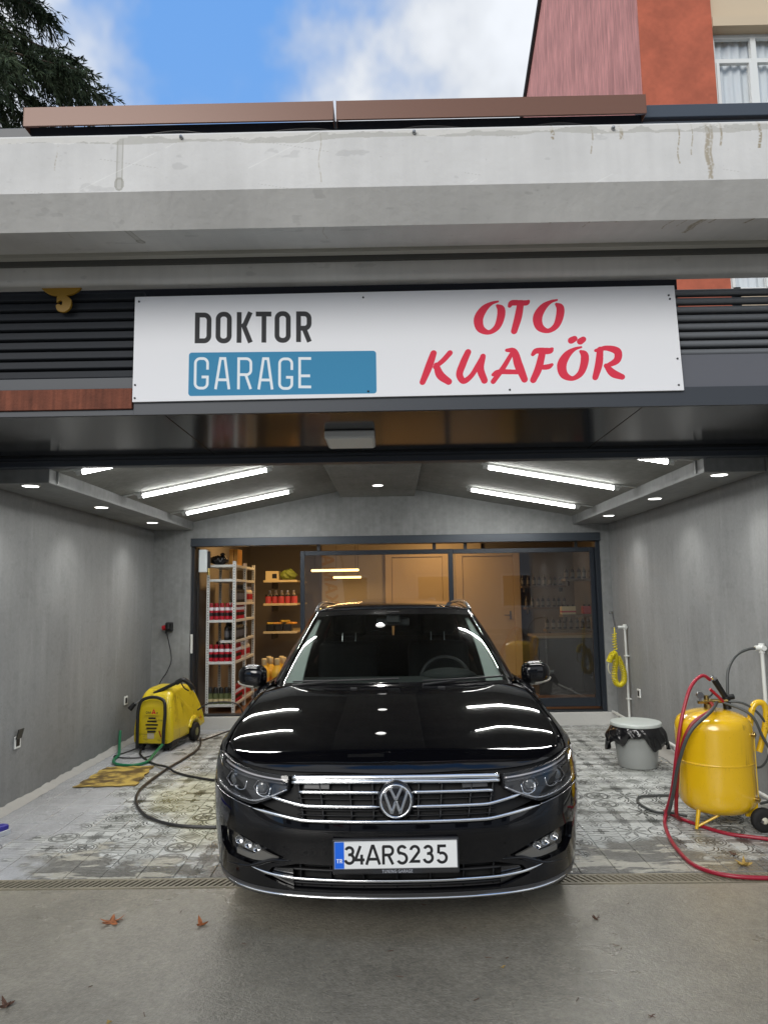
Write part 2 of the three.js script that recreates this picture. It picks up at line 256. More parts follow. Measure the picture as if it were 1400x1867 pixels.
{
  const fl = struct('garage_floor', box(XL, -0.16, ZB, XR, -0.010, DZ0 - 0.001), M([0.10, 0.10, 0.095], 0.9));
  const tile = (x0, z0, x1, z1, h) => {   // bevelled slab, uv over the whole floor
    const b = 0.0022, gp = 0.0013; x0 += gp; x1 -= gp; z0 += gp; z1 -= gp;
    const P = [[x0, -0.009, z0], [x1, -0.009, z0], [x1, -0.009, z1], [x0, -0.009, z1], [x0, h - b, z0], [x1, h - b, z0], [x1, h - b, z1], [x0, h - b, z1], [x0 + b, h, z0 + b], [x1 - b, h, z0 + b], [x1 - b, h, z1 - b], [x0 + b, h, z1 - b]];
    const I = [8, 11, 10, 8, 10, 9]; for (const o of [0, 4]) for (let k = 0; k < 4; k++) { const a = o + k, c = o + (k + 1) % 4; I.push(a, a + 4, c + 4, a, c + 4, c); }
    const g = new THREE.BufferGeometry(), pos = [], uv = [];
    for (const k of I) { pos.push(...P[k]); uv.push((P[k][0] - TX0) / TW, 1 - (P[k][2] - ZB) / TD); }
    g.setAttribute('position', new THREE.Float32BufferAttribute(pos, 3)); g.setAttribute('uv', new THREE.Float32BufferAttribute(uv, 2)); g.computeVertexNormals(); return g;
  };
  seed(77); const rest = []; let own = 0;
  const rows = Math.ceil(TD / T), cols = Math.ceil(TW / T);
  for (let r = rows - 1; r >= 0; r--) for (let q = 0; q < cols; q++) {
    const x0 = TX0 + q * T, x1 = Math.min(x0 + T, XR), z0 = ZB + r * T, z1 = Math.min(z0 + T, TZ0); if (z1 - z0 < 0.01 || x1 - x0 < 0.01) continue;
    const g = tile(x0, z0, x1, z1, rr(-0.0012, 0.0006)), mid = (x0 + x1) / 2;
    const seen = Math.abs(mid) > 0.82 && own < 298;
    if (seen) { mesh('tile', g, floorMat, fl); own++; } else rest.push(g);
  }
  const m = mesh('tile_field', rest, floorMat, fl); m.userData.kind = 'stuff';
}
// ---------------------------------------------------------------- garage walls, ceiling
struct('wall_left', box(XL - 0.25, -0.16, ZB - 0.2, XL, 3.0, ZF), wallMat);
struct('wall_right', box(XR, -0.16, ZB - 0.2, XR + 0.25, 3.0, ZF), wallMat);
const SL = 2.43, RIDGE = 2.745;   // ceiling height at x = -2.163 / 1.926 and along the middle
const OPL = -2.37, OPR = 2.44, HDR = 2.20;
struct('wall_back', [box(XL, -0.16, ZB - 0.2, OPL, HDR, ZB), box(OPR, -0.16, ZB - 0.2, XR, HDR, ZB), box(XL, HDR, ZB - 0.2, XR, 3.0, ZB)], plaster);
{
  const ce = struct('ceiling', prismX([[ZB, 2.86], [-4.86, 2.86], [-4.86, 3.0], [ZB, 3.0]], XL, XR), ceilGrey);
  const slope = (xa, ya, xb, yb) => { const s = poly([[xa, ya], [xb, yb], [xb, yb + 0.08], [xa, ya + 0.08]]); const g = extr(s, -4.865 - (ZB + 0.002)); g.translate(0, 0, ZB + 0.002); return g; };
  mesh('sloped_ceiling', slope(-2.40, 2.386, -0.55, 2.752), ceilGrey, ce); mesh('sloped_ceiling', slope(0.24, 2.748, 2.20, 2.388), ceilGrey, ce);
  mesh('ridge_strip', rbox(-0.60, 2.665, ZB + 0.002, 0.275, 2.85, -4.865, 0.004, 1), ceilGrey, ce);
  mesh('side_soffit', rbox(XL + 0.001, 2.30, ZB + 0.002, -2.345, 2.85, fz(-5.0) - 0.09, 0.006, 1), plaster, ce); mesh('side_soffit', rbox(2.13, 2.30, ZB + 0.002, XR - 0.001, 2.85, fz(-5.0) - 0.09, 0.006, 1), plaster, ce);
}
struct('roof_slab', box(XL - 0.6, 3.002, -13.2, XR + 0.6, 3.06, fz(-4.35)), M([0.3, 0.29, 0.27], 0.9));
// rough mortar coving along the left wall, ledge on the right
{
  seed(9); const cov = [], n = 90;
  const strip = (side, wid, hgt) => { const pos = []; const pt = (i) => { const z = lerp(ZF - 0.05, ZB + 0.01, i / n); const w = wid * (0.85 + 0.35 * nMid[(i * 37 + (side > 0 ? 500 : 0)) % (NB * NB)]) + rr(-0.008, 0.008), h = hgt * (0.8 + 0.5 * nMid[(i * 91 * 7) % (NB * NB)]) + rr(-0.006, 0.008); const x = side < 0 ? XL : XR; return [[x - side * 0.0005, h, z], [x - side * w * 0.35, h * 0.6, z], [x - side * w, 0.0015, z]]; }; const rows = []; for (let i = 0; i <= n; i++) rows.push(pt(i)); for (let i = 0; i < n; i++) for (let k = 0; k < 2; k++) { const a = rows[i][k], b = rows[i + 1][k], c = rows[i + 1][k + 1], d = rows[i][k + 1]; pos.push(...a, ...b, ...c, ...a, ...c, ...d); } const g = new THREE.BufferGeometry(); g.setAttribute('position', new THREE.Float32BufferAttribute(pos, 3)); g.computeVertexNormals(); return g; };
  const cm = M([0.36, 0.355, 0.335], 0.9);
  tag(mesh(numbered('mortar_coving'), strip(-1, 0.065, 0.035), cm, scene), 'rough pale mortar strip along the foot of the wall by the pressure washer', 'skirting');
  tag(mesh(numbered('mortar_ledge'), strip(1, 0.13, 0.05), cm, scene), 'low pale mortar ledge at the wall foot behind the yellow tank', 'skirting');
}
struct('door_step', rbox(XL, -0.01, ZB - 0.2, XR, 0.140, ZB + 0.012, 0.006, 2), M([0.55, 0.55, 0.53], 0.55, { bumpMap: rep(texFine, 1, 1), bumpScale: 0.002 }));

// ---------------------------------------------------------------- facade
const FX = 3.7;
{
  const f = thing('garage_facade', 'pale painted concrete parapet and dark louvred front above the garage entrance', 'facade', [0, 0, 0]);
  const pz = fz(-3.2), P = (z, y) => [fz(z), fy(y)];
  const par = mesh('parapet', prismX([P(-3.2, 3.421), P(-3.2, 3.705), P(-3.215, 3.722), P(-3.9, 3.722), P(-3.9, 3.45), P(-3.705, 3.372), P(-3.315, 3.288)].reverse(), -FX, FX), paintedConcrete, f);
  mesh('drip_edge', prismX([P(-3.70, 3.372), P(-3.695, 3.348), P(-3.73, 3.345), P(-3.735, 3.372)], -FX, FX), M([0.42, 0.41, 0.37], 0.7), f);
  mesh('recess', prismX([P(-3.735, 3.32), P(-3.79, 3.32), P(-3.79, 3.45), P(-3.735, 3.45)].reverse(), -FX, FX), M([0.09, 0.09, 0.085], 0.9), f);
  const bp = []; for (let k = 0; k <= 8; k++) { const a = -Math.PI / 2 * k / 8; bp.push([-3.755 - 0.03 + 0.03 * Math.cos(a), 3.252 + 0.03 * Math.sin(a)]); }
  mesh('beam', prismX([[-3.755, 3.34], ...bp, [-3.84, 3.222], [-3.84, 3.34]].map((q) => P(...q)), -FX, FX), new THREE.MeshStandardMaterial({ map: rep(texPaintPlain, 0.21, 0.9), color: 0xffffff, bumpMap: rep(texFine, 0.5, 0.5), bumpScale: 0.002, roughness: 0.6 }), f);
  // beam behind the signboard, down to the soffit
  mesh('lintel', rbox(-1.325, fy(2.50) + 0.033, fz(-3.98), FX, fy(2.79), fz(-3.84), 0.004, 1), greyPanel, f);
  mesh('lintel_strip', box(-FX, fy(2.497), fz(-3.839), -1.331, fy(2.527), fz(-3.815)), anthracite2, f);
  mesh('lintel_strip', box(-1.33, fy(2.497), fz(-3.839), FX, fy(2.60), fz(-3.815)), anthracite2, f);
  mesh('rusty_beam', rbox(-FX, fy(2.528), fz(-3.97), -1.335, fy(2.643), fz(-3.80), 0.004, 1), rust, f).userData.label = 'rust brown steel beam';
  mesh('fascia_box', rbox(-FX, fy(2.645), fz(-3.97), -1.335, fy(2.711), fz(-3.82), 0.004, 1), anthracite2, f);
  mesh('backing', box(-FX, fy(2.5) + 0.04, fz(-4.16), FX, fy(3.135), fz(-4.12)), M([0.006, 0.006, 0.007], 0.8), f);
  mesh('backing', box(-FX, fy(2.5) + 0.04, fz(-4.16), 1.66, fy(3.45), fz(-4.12)), M([0.006, 0.006, 0.007], 0.8), f).position.z -= 0.05;
  // louvre blades: flat tilted on the left, round-nosed on the right
  const bladeL = rbox(-FX, -0.021, -0.035, -1.30, 0.021, 0.0, 0.006, 2), bladeR = rbox(1.42, -0.017, -0.05, FX, 0.017, 0, 0.016, 4);
  for (let k = 0; k < 9; k++) { const b = mesh('louver_blade', bladeL, louverBlack, f); b.position.set(0, fy(2.742 + k * 0.0565), fz(-3.85)); b.rotation.x = -0.22; }
  for (let k = 0; k < 8; k++) { const b = mesh('louver_blade', bladeR, louverGrey, f); b.position.set(0, fy(2.812 + k * 0.0495), fz(-3.86)); }
  mesh('louver_post', rbox(1.862, fy(2.79), fz(-3.95), 1.895, fy(3.2), fz(-3.905), 0.003, 1), louverBlack, f); mesh('louver_post', rbox(-1.86, fy(2.71), fz(-3.95), -1.83, fy(3.2), fz(-3.90), 0.003, 1), louverBlack, f);
  // side piers outside the entrance
  mesh('pier', box(-FX, -0.16, fz(-4.1), XL - 0.002, fy(2.52), fz(-3.86)), plaster, f); mesh('pier', box(XR + 0.002, -0.16, fz(-4.1), FX, fy(2.49), fz(-3.86)), plaster, f);
  // glossy soffit in three panels and the header beam behind it
  const sy = fy(2.5), s0 = fz(-5.0) + 0.002, s1 = fz(-3.842);
  for (const [a, b] of [[XL, -1.178], [-1.174, 1.31], [1.314, XR]]) mesh('soffit_panel', rbox(a, sy, s0, b, sy + 0.03, s1, 0.002, 1), glossSoffit, f);
  mesh('header_beam', [rbox(XL + 0.002, 2.395, fz(-5.0) - 0.085, XR - 0.002, sy + 0.1, fz(-5.0), 0.004, 1)], anthracite, f);
  mesh('header_trim', [rbox(XL + 0.003, 2.428, fz(-5.0) + 0.001, XR - 0.003, 2.436, fz(-5.0) + 0.012, 0.002, 1)], anthracite2, f);
  // anchor bolts on the parapet
  const bolt = lathe([[0, 0.012], [0.007, 0.010], [0.009, 0], [0.009, -0.004]], 10); bolt.rotateX(Math.PI / 2);
  for (const x of [-0.93, 0.13, 1.03]) { const b = mesh('bolt', bolt, steel, f); b.position.set(x, fy(3.69), fz(-3.2) + 0.003); }
}
// ---------------------------------------------------------------- lights of the garage
const tubeGlow = glow([1, 1, 0.97], 20), spotGlow = glow([1, 0.99, 0.95], 6), fixture = M(0xb9bbba, 0.4);
{
  const mk = (x0, y0, x1, y1, z, where, side) => {
    const t = thing('tube_light', `${where}, ${side} slope of the ceiling`, 'lamp', [0, 0, 0], 0, 'tube lights on the sloped ceiling');
    const A = [x0, y0, z], B = [x1, y1, z], d = V(x1 - x0, y1 - y0, 0).normalize();
    mesh('tube', rod(A, B, 0.016, 14), tubeGlow, t);
    for (const [p, s] of [[A, -1], [B, 1]]) mesh('end_cap', rod(p, [p[0] + d.x * 0.045 * s, p[1] + d.y * 0.045 * s, z], 0.018, 12), fixture, t);
    const n = [-d.y, d.x]; mesh('mounting_rail', rod([x0 - d.x * 0.06 + n[0] * 0.024, y0 - d.y * 0.06 + n[1] * 0.024, z], [x1 + d.x * 0.06 + n[0] * 0.024, y1 + d.y * 0.06 + n[1] * 0.024, z], 0.011, 6), fixture, t);
    const l = new THREE.RectAreaLight(new THREE.Color(1, 0.99, 0.96), TUBE_L, Math.hypot(x1 - x0, y1 - y0), 0.032); const c = V((x0 + x1) / 2 - n[0] * 0.022, (y0 + y1) / 2 - n[1] * 0.022, z);
    l.position.copy(c); l.rotation.order = 'ZXY'; l.rotation.set(-Math.PI / 2, 0, Math.atan2(d.y, d.x)); scene.add(l);
  };
  const rows = [[-4.97, 'glowing white tube light just behind the header beam'], [-6.2, 'glowing white tube light in the middle of the garage'], [-7.55, 'glowing white tube light nearest the shop window']];
  for (const [z, w] of rows) { mk(-2.165, 2.393, -1.085, 2.606, z, w, 'left'); mk(0.85, 2.596, 1.93, 2.397, z, w, 'right'); }
  // surface conduits from the tubes to the side soffits
  for (const [z, w] of [[-4.97, 'front'], [-6.2, 'middle'], [-7.55, 'rear']]) for (const s of [-1, 1]) {
    const xs = s < 0 ? -2.235 : 2.0, ys = s < 0 ? 2.405 : 2.41, xe = s < 0 ? -2.338 : 2.123; const e = z > -5 ? [[xe, ys - 0.005, z], [xe, 2.31, z]] : [[xe, ys - 0.012, z]];
    const pts = [[xs, ys + 0.008, z], ...e], gs = []; for (let k = 0; k + 1 < pts.length; k++) gs.push(rod(pts[k], pts[k + 1], 0.008, 6));
    single('cable_conduit', `grey cable duct at the outer end of the ${w} tube light on the ${s < 0 ? 'left' : 'right'} slope`, 'conduit', gs, fixture, [0, 0, 0], 'cable ducts of the tube lights');
  }
  const disc = cyl(0, -0.006, 0, 0.004, 0.052, 0.052, 28), ring = new THREE.TorusGeometry(0.057, 0.006, 8, 32); ring.rotateX(Math.PI / 2);
  const spot = (x, y, z, label, k) => {
    const t = thing('downlight', label, 'lamp', [x, y, z], 0, 'round recessed downlights');
    mesh('diffuser', disc, spotGlow, t); mesh('trim_ring', ring, whitePlastic, t);
    const l = new THREE.SpotLight(new THREE.Color(1, 0.97, 0.92), SPOT_I * k, 0, 1.0, 0.9, 2); l.position.set(x, y - 0.012, z); l.target.position.set(x, 0, z); l.castShadow = true; l.shadow.radius = 2; scene.add(l, l.target);
  };
  const nm = ['by the entrance', 'in the middle of the row', 'nearest the shop window'];
  [-4.94, -6.17, -7.5].forEach((z, k) => { spot(-2.515, 2.298, z, `round downlight in the left side soffit, ${nm[k]}`, 1); spot(2.27, 2.298, z, `round downlight in the right side soffit, ${nm[k]}`, 1); spot(-0.14, 2.663, z - 0.02 * k - (k ? 0 : 0.06), `round downlight in the ridge strip, ${nm[k]}`, 1); });
  // square lamp under the glossy soffit, unlit
  const q = thing('ceiling_lamp', 'square white unlit ceiling lamp under the glossy black soffit', 'lamp', [-0.235, fy(2.5) - 0.048, fz(-4.42)]);
  mesh('housing', rbox(-0.145, 0, -0.15, 0.145, 0.047, 0.15, 0.012, 3), M(0xc8cac9, 0.45), q); mesh('diffuser', rbox(-0.132, -0.004, -0.137, 0.132, 0.0025, 0.137, 0.003, 1), M(0xe4e5e2, 0.5), q);
}
// ---------------------------------------------------------------- signboard
const texSign = canvasTex(2048, 408, (g) => {
  g.fillStyle = '#e4e5e8'; g.fillRect(0, 0, 2048, 408);
  g.setTransform(2.0635, 0.0454, 0, 2.147, -244.5 * 2.0635, -(542 + 0.02116 * 244.5) * 2.147);
  g.save(); g.translate(330, 530); g.scale(1 / 3.684, 1 / 3.684);
  g.fillStyle = '#3f86ad'; g.beginPath(); g.moveTo(78, 424); g.lineTo(1290, 408); g.arcTo(1311, 408, 1311, 430, 20); g.lineTo(1311, 665); g.arcTo(1311, 687, 1290, 687, 20); g.lineTo(80, 709); g.arcTo(58, 709, 58, 690, 20); g.lineTo(58, 445); g.arcTo(58, 424, 80, 424, 20); g.fill();
  const st = (pts, close) => { g.beginPath(); g.moveTo(...pts[0]); for (let k = 1; k < pts.length; k++) { const p = pts[k]; if (p.length === 2) g.lineTo(...p); else g.arcTo(...p); } if (close) g.closePath(); g.stroke(); };
  const ob = (x0, y0, x1, y1, r) => { g.beginPath(); g.moveTo(x0, y0 + r); g.arcTo(x0, y0, x0 + r, y0, r); g.lineTo(x1 - r, y0); g.arcTo(x1, y0, x1, y0 + r, r); g.lineTo(x1, y1 - r); g.arcTo(x1, y1, x1 - r, y1, r); g.lineTo(x0 + r, y1); g.arcTo(x0, y1, x0, y1 - r, r); g.closePath(); g.stroke(); };
  g.strokeStyle = '#3a3a3c'; g.lineWidth = 32; g.lineCap = 'butt'; g.lineJoin = 'miter';
  // DOKTOR
  g.beginPath(); g.moveTo(111, 174); g.lineTo(155, 174); g.arcTo(190, 174, 190, 210, 34); g.lineTo(190, 310); g.arcTo(190, 346, 155, 346, 34); g.lineTo(111, 346); g.closePath(); g.stroke();
  ob(251, 168, 327, 346, 34); st([[393, 154], [393, 358]]); st([[468, 154], [432, 236], [410, 254]]); st([[420, 236], [470, 356]]);
  st([[505, 166], [610, 166]]); st([[560, 170], [560, 356]]); ob(648, 163, 724, 341, 34);
  st([[793, 148], [793, 352]]); g.beginPath(); g.moveTo(800, 164); g.lineTo(830, 164); g.arcTo(864, 164, 864, 198, 32); g.lineTo(864, 226); g.arcTo(864, 260, 830, 260, 32); g.lineTo(800, 260); g.stroke(); st([[830, 262], [866, 350]]);
  // GARAGE
  g.strokeStyle = '#e2e8ec'; g.lineWidth = 18;
  const G = (x) => { g.beginPath(); g.moveTo(x + 91, 536); g.lineTo(x + 91, 496); g.arcTo(x + 91, 463, x + 58, 463, 32); g.lineTo(x + 42, 463); g.arcTo(x + 9, 463, x + 9, 496, 32); g.lineTo(x + 9, 622); g.arcTo(x + 9, 657, x + 42, 657, 32); g.lineTo(x + 58, 657); g.arcTo(x + 91, 657, x + 91, 622, 32); g.lineTo(x + 91, 584); g.lineTo(x + 52, 584); g.stroke(); };
  const A = (x) => { st([[x + 9, 664], [x + 40, 462], [x + 70, 462], [x + 99, 664]]); st([[x + 20, 602], [x + 90, 602]]); };
  G(93); A(230); st([[392, 454], [392, 664]]); g.beginPath(); g.moveTo(392, 463); g.lineTo(440, 463); g.arcTo(474, 463, 474, 497, 30); g.lineTo(474, 534); g.arcTo(474, 568, 440, 568, 30); g.lineTo(392, 568); g.stroke(); st([[440, 568], [474, 662]]);
  A(518); G(657); st([[877, 460], [800, 460], [800, 646], [877, 646]]); st([[800, 574], [870, 574]]);
  g.restore();
  // OTO KUAFÖR, brush letters: chains of [x, y, width]
  g.save(); g.translate(740, 520); g.scale(1 / 2.692, 1 / 2.692); g.fillStyle = '#d8394f';
  const brush = (pts, dx = 0, dy = 0) => { const c = new THREE.CatmullRomCurve3(pts.map((p) => V(p[0] + dx, p[1] + dy, p[2])), false, 'centripetal'); for (let k = 0; k <= 160; k++) { const p = c.getPoint(k / 160); g.beginPath(); g.ellipse(p.x, p.y, p.z * 0.5, p.z * 0.44, -0.6, 0, 7); g.fill(); } };
  const O = [[456, 84, 10], [425, 93, 18], [385, 122, 38], [358, 170, 48], [366, 215, 40], [405, 234, 24], [444, 212, 32], [466, 165, 40], [470, 122, 38], [452, 104, 14]];
  brush(O); brush([[512, 106, 18], [522, 92, 28], [560, 90, 28], [596, 90, 26], [606, 82, 14]]); brush([[566, 96, 34], [552, 160, 38], [530, 228, 32]]); brush(O, 289, -8);
  brush([[134, 336, 32], [112, 395, 38], [78, 474, 30]]); brush([[214, 334, 28], [180, 370, 26], [140, 402, 22]]); brush([[146, 392, 26], [164, 440, 40], [205, 472, 32]]);
  brush([[302, 330, 32], [276, 385, 36], [258, 440, 34], [276, 468, 30], [310, 448, 26], [350, 390, 26], [374, 348, 22]]); brush([[374, 350, 28], [360, 410, 36], [378, 466, 32]]);
  brush([[490, 320, 16], [524, 324, 30], [545, 390, 42], [572, 460, 32]]); brush([[512, 340, 22], [470, 405, 26], [420, 470, 26]]); brush([[420, 438, 16], [440, 426, 24], [540, 424, 24]]);
  brush([[616, 340, 18], [632, 324, 28], [700, 322, 30], [712, 312, 14]]); brush([[664, 330, 34], [640, 410, 38], [614, 462, 32]]); brush([[650, 402, 22], [690, 398, 26], [708, 388, 14]]);
  brush(O, 397, 220); brush([[806, 272, 34], [822, 264, 30]]); brush([[850, 276, 34], [864, 267, 30]]);
  brush([[944, 316, 32], [934, 385, 38], [914, 448, 30]]); brush([[922, 320, 16], [975, 308, 26], [1028, 326, 38], [1024, 364, 36], [972, 394, 20]]); brush([[968, 392, 22], [1000, 428, 38], [1044, 446, 28]]);
  g.restore();
});
{
  const s = thing('signboard', 'long white signboard with black, blue and red lettering above the garage entrance', 'sign', [0, fy(2.565), fz(-3.80)]);
  const x0 = -1.398 * K, xt = 1.571 * K, xb = 1.589 * K, h = 0.6 * K, sh = poly([[x0, 0.0], [xb, 0.012], [xt, h + 0.004], [x0, h - 0.004]]), g = extr(sh, 0.012); g.translate(0, 0, -0.014);
  mesh('panel', g, M(0xdfe0e2, 0.7), s);
  const f = new THREE.ShapeGeometry(sh), p = f.attributes.position, uv = f.attributes.uv; for (let i = 0; i < p.count; i++) uv.setXY(i, (p.getX(i) - x0) / (xb - x0), (p.getY(i) - 0.004) / h); f.translate(0, 0, 0.001);
  mesh('printed_face', f, new THREE.MeshPhysicalMaterial({ map: texSign, roughness: 0.75, specularIntensity: 0.5 }), s);
  const sc = lathe([[0, 0.005], [0.004, 0.004], [0.0055, 0], [0.0055, -0.002]], 8); sc.rotateX(Math.PI / 2);
  for (const [x, y] of [[-1.31, h - 0.03], [-1.32, 0.09], [-1.32, 0.02], [-0.13, h - 0.03], [-0.11, 0.035], [0.62, 0.03], [1.465, h - 0.05], [1.47, h - 0.07], [1.49, 0.18], [1.488, 0.04]]) { const m = mesh('screw', sc, M(0x55585a, 0.4, { metalness: 0.8 }), s); m.position.set(x, y, 0.003); }
  mesh('frame_rail', rbox(x0 + 0.02, 0.03, -0.05, xt - 0.02, 0.06, -0.015, 0.002, 1), anthracite2, s); mesh('frame_rail', rbox(x0 + 0.02, h - 0.06, -0.06, xt - 0.02, h - 0.03, -0.015, 0.002, 1), anthracite2, s);
}
{ // yellow letter tail hanging below the beam on the louvres
  const s = new THREE.Shape(); s.moveTo(-0.12, 0.10); s.bezierCurveTo(-0.11, 0.03, -0.05, 0.0, -0.012, 0.0); s.lineTo(-0.012, -0.038); s.bezierCurveTo(0.0, -0.025, 0.012, -0.02, 0.018, -0.035); s.bezierCurveTo(0.02, -0.055, 0.008, -0.062, 0.004, -0.05); s.bezierCurveTo(-0.02, -0.045, -0.02, -0.062, -0.005, -0.082); s.bezierCurveTo(0.03, -0.105, 0.075, -0.075, 0.06, -0.025); s.bezierCurveTo(0.052, -0.008, 0.03, -0.002, 0.02, 0.0); s.bezierCurveTo(0.08, 0.0, 0.12, 0.03, 0.14, 0.10); s.lineTo(0.07, 0.10); s.bezierCurveTo(0.05, 0.055, -0.03, 0.055, -0.05, 0.10); s.closePath();
  const g = extr(s, 0.012, 0.002); single('sign_letter', 'dull yellow letter with a curled tail on the black louvres', 'letter', g, M(0x9a7414, 0.5), [-1.735, 3.10, fz(-3.838) + 0.022]);
}
// ---------------------------------------------------------------- roof rail and brown fascia boxes
const brownMetal = M(0x6d4a3a, 0.38, { metalness: 0.1 });
{
  const mk = (x0, x1, label) => {
    const t = thing('fascia_box', label, 'fascia box', [(x0 + x1) / 2, fy(3.945), fz(-3.45)], 0, 'brown fascia boxes on the roof rail'), w = (x1 - x0) / 2;
    const pr = prismX([[0, 0], [0, 0.098], [-0.012, 0.102], [-0.15, 0.102], [-0.15, 0.098], [-0.006, 0.096], [-0.006, 0.0]].map((q) => q).reverse(), -w, w); mesh('cladding', pr, brownMetal, t);
    for (const s of [-1, 1]) mesh('end_plate', box(s * w - 0.001, 0.0, -0.148, s * w + 0.001, 0.1, 0.001), brownMetal, t);
  };
  mk(-1.875 * K, -0.269 * K, 'brown metal fascia box on the roof rail beside the conifer'); mk(-0.252 * K, 1.342 * K, 'brown metal fascia box on the roof rail below the pink wall');
  const r = thing('roof_railing', 'dark grey metal railing on top of the concrete parapet', 'railing', [0, fy(3.72), fz(-3.52)]); const rm = M(0x2c323a, 0.4);
  const y = (v) => fy(v) - fy(3.72);
  mesh('rail', rbox(-3.7, y(3.925), -0.05, 1.28, y(3.985), 0.0, 0.004, 1), rm, r); mesh('rail', rbox(1.281, y(3.962), -0.05, 3.7, y(4.032), 0.01, 0.004, 1), M(0x39424d, 0.4), r); mesh('rail', rbox(1.281, y(3.925), -0.05, 3.7, y(3.945), 0.0, 0.003, 1), rm, r);
  for (const x of [-3.2, -2.2, -1.69, -1.06, -0.26, -0.2, 0.4, 1.02, 1.65, 2.3, 3.2]) mesh('post', rbox(x * K - 0.014, 0, -0.045, x * K + 0.014, y(3.93), -0.012, 0.003, 1), rm, r);
  const ca = []; for (let k = 0; k <= 14; k++) ca.push([lerp(-1.2, 1.2, k / 14), y(3.905) + 0.018 * Math.sin(k * 1.7), 0.03]); single('roof_cable', 'thin black cable strung under the brown fascia boxes', 'cable', tube(ca.map((p) => [p[0], p[1] + fy(3.72), p[2] + fz(-3.52)]), 0.006, 80, 6), blackPlastic);
}
// ---------------------------------------------------------------- apartment building behind
{
  const b = thing('apartment_building', 'tall apartment building with pink side wall, orange front and white windows', 'building', [3.848, -0.16, -10.005]); b.scale.setScalar(0.667);
  const pinkT = dataTex(512, 512, (() => { const a = fbm(512, 512, 60, 5, 5, 201, 0.6), c2 = fbm(512, 512, 6, 6, 4, 202); return (i, c) => { const v = 0.82 + (a[i] - 0.5) * 0.34 + (c2[i] - 0.5) * 0.12; c[0] = v * 1.06; c[1] = v * 0.74; c[2] = v * 0.70; }; })(), true);
  const orT = dataTex(512, 512, (() => { const a = fbm(512, 512, 8, 8, 6, 203), c2 = fbm(512, 512, 50, 50, 3, 204); return (i, c) => { const v = 0.86 + (a[i] - 0.5) * 0.22 + (c2[i] - 0.5) * 0.08; c[0] = v * 0.80; c[1] = v * 0.43; c[2] = v * 0.32; }; })(), true);
  const orange = M(0xffffff, 0.9, { map: rep(orT, 0.25, 0.25) }), cream = M([0.58, 0.47, 0.33], 0.9);
  mesh('side_wall', (() => { // in the x = 0 plane, its top following the pitch of the roof
    const p = [[0, 0, 0], [0, 27.8, 0], [0, 17.3, -25], [0, 0, -25]], I = [0, 2, 1, 0, 3, 2], pos = [], u = [];
    for (const k of I) { pos.push(...p[k]); u.push(p[k][2], p[k][1]); } for (const k of [...I].reverse()) { pos.push(p[k][0] + 0.3, p[k][1], p[k][2]); u.push(p[k][2], p[k][1]); }
    const g = new THREE.BufferGeometry(); g.setAttribute('position', new THREE.Float32BufferAttribute(pos, 3)); g.setAttribute('uv', new THREE.Float32BufferAttribute(u, 2)); g.computeVertexNormals(); return g; })(), M(0xffffff, 0.9, { map: rep(pinkT, 0.3, 0.3) }), b);
  mesh('verge', rod([-0.05, 27.85, 0.1], [-0.05, 17.3, -25.1], 0.09, 6), M([0.05, 0.05, 0.05], 0.7), b);
  mesh('front_wall', box(0.002, 0, -0.3, 1.66, 28, 0), orange, b);
  const fx = 1.66, W = 6;
  for (let k = 3; k < 8; k++) { // storeys of the cream part
    const y0 = 13.0 + (k - 4) * 4.0, H = 2.16, top = y0 + H;
    mesh('cream_wall', box(fx, y0 - 1.60, -0.5, fx + W, y0, -0.2), cream, b); mesh('lintel_band', box(fx, top, -0.5, fx + W, top + 0.24, 0.05), cream, b);
    const bars = [[0.03, 0.13, 0, H], [0.95, 1.07, 0, H], [1.9, 2.0, 0, H], [2.85, 2.95, 0, H]].map(([a2, b2, c2, d2]) => box(fx + a2, y0 + c2, -0.32, fx + b2, y0 + d2, -0.22));
    for (const y of [0, 1.46, H - 0.1]) bars.push(box(fx + 0.13, y0 + y, -0.32, fx + 2.85, y0 + y + 0.1, -0.225)); for (const x of [0.135, 0.88]) bars.push(box(fx + x, y0 + 0.1, -0.30, fx + x + 0.068, y0 + 1.46, -0.205));
    const w = mesh('window', bars, whitePlastic, b); mesh('pane', box(fx + 0.13, y0 + 0.1, -0.285, fx + 2.85, top - 0.1, -0.28), clearGlass, w);
    const cu = new THREE.PlaneGeometry(2.8, H, 90, 1), cp = cu.attributes.position; for (let i = 0; i < cp.count; i++) cp.setZ(i, 0.03 * Math.sin(cp.getX(i) * 31) + 0.02 * Math.sin(cp.getX(i) * 13)); cu.computeVertexNormals(); cu.translate(fx + 1.5, y0 + H / 2, -0.42);
    mesh('curtain', cu, M([0.62, 0.66, 0.68], 0.9), w);
    mesh('wall_beside', box(fx + 2.95, y0, -0.5, fx + W, top, -0.2), cream, b); mesh('room_back', box(fx, y0, -1.6, fx + 3.0, top, -1.5), M([0.2, 0.2, 0.2], 0.9), b);
  }
  mesh('lower_wall', box(fx, 0, -0.5, fx + W, 7.39, -0.2), cream, b);
}
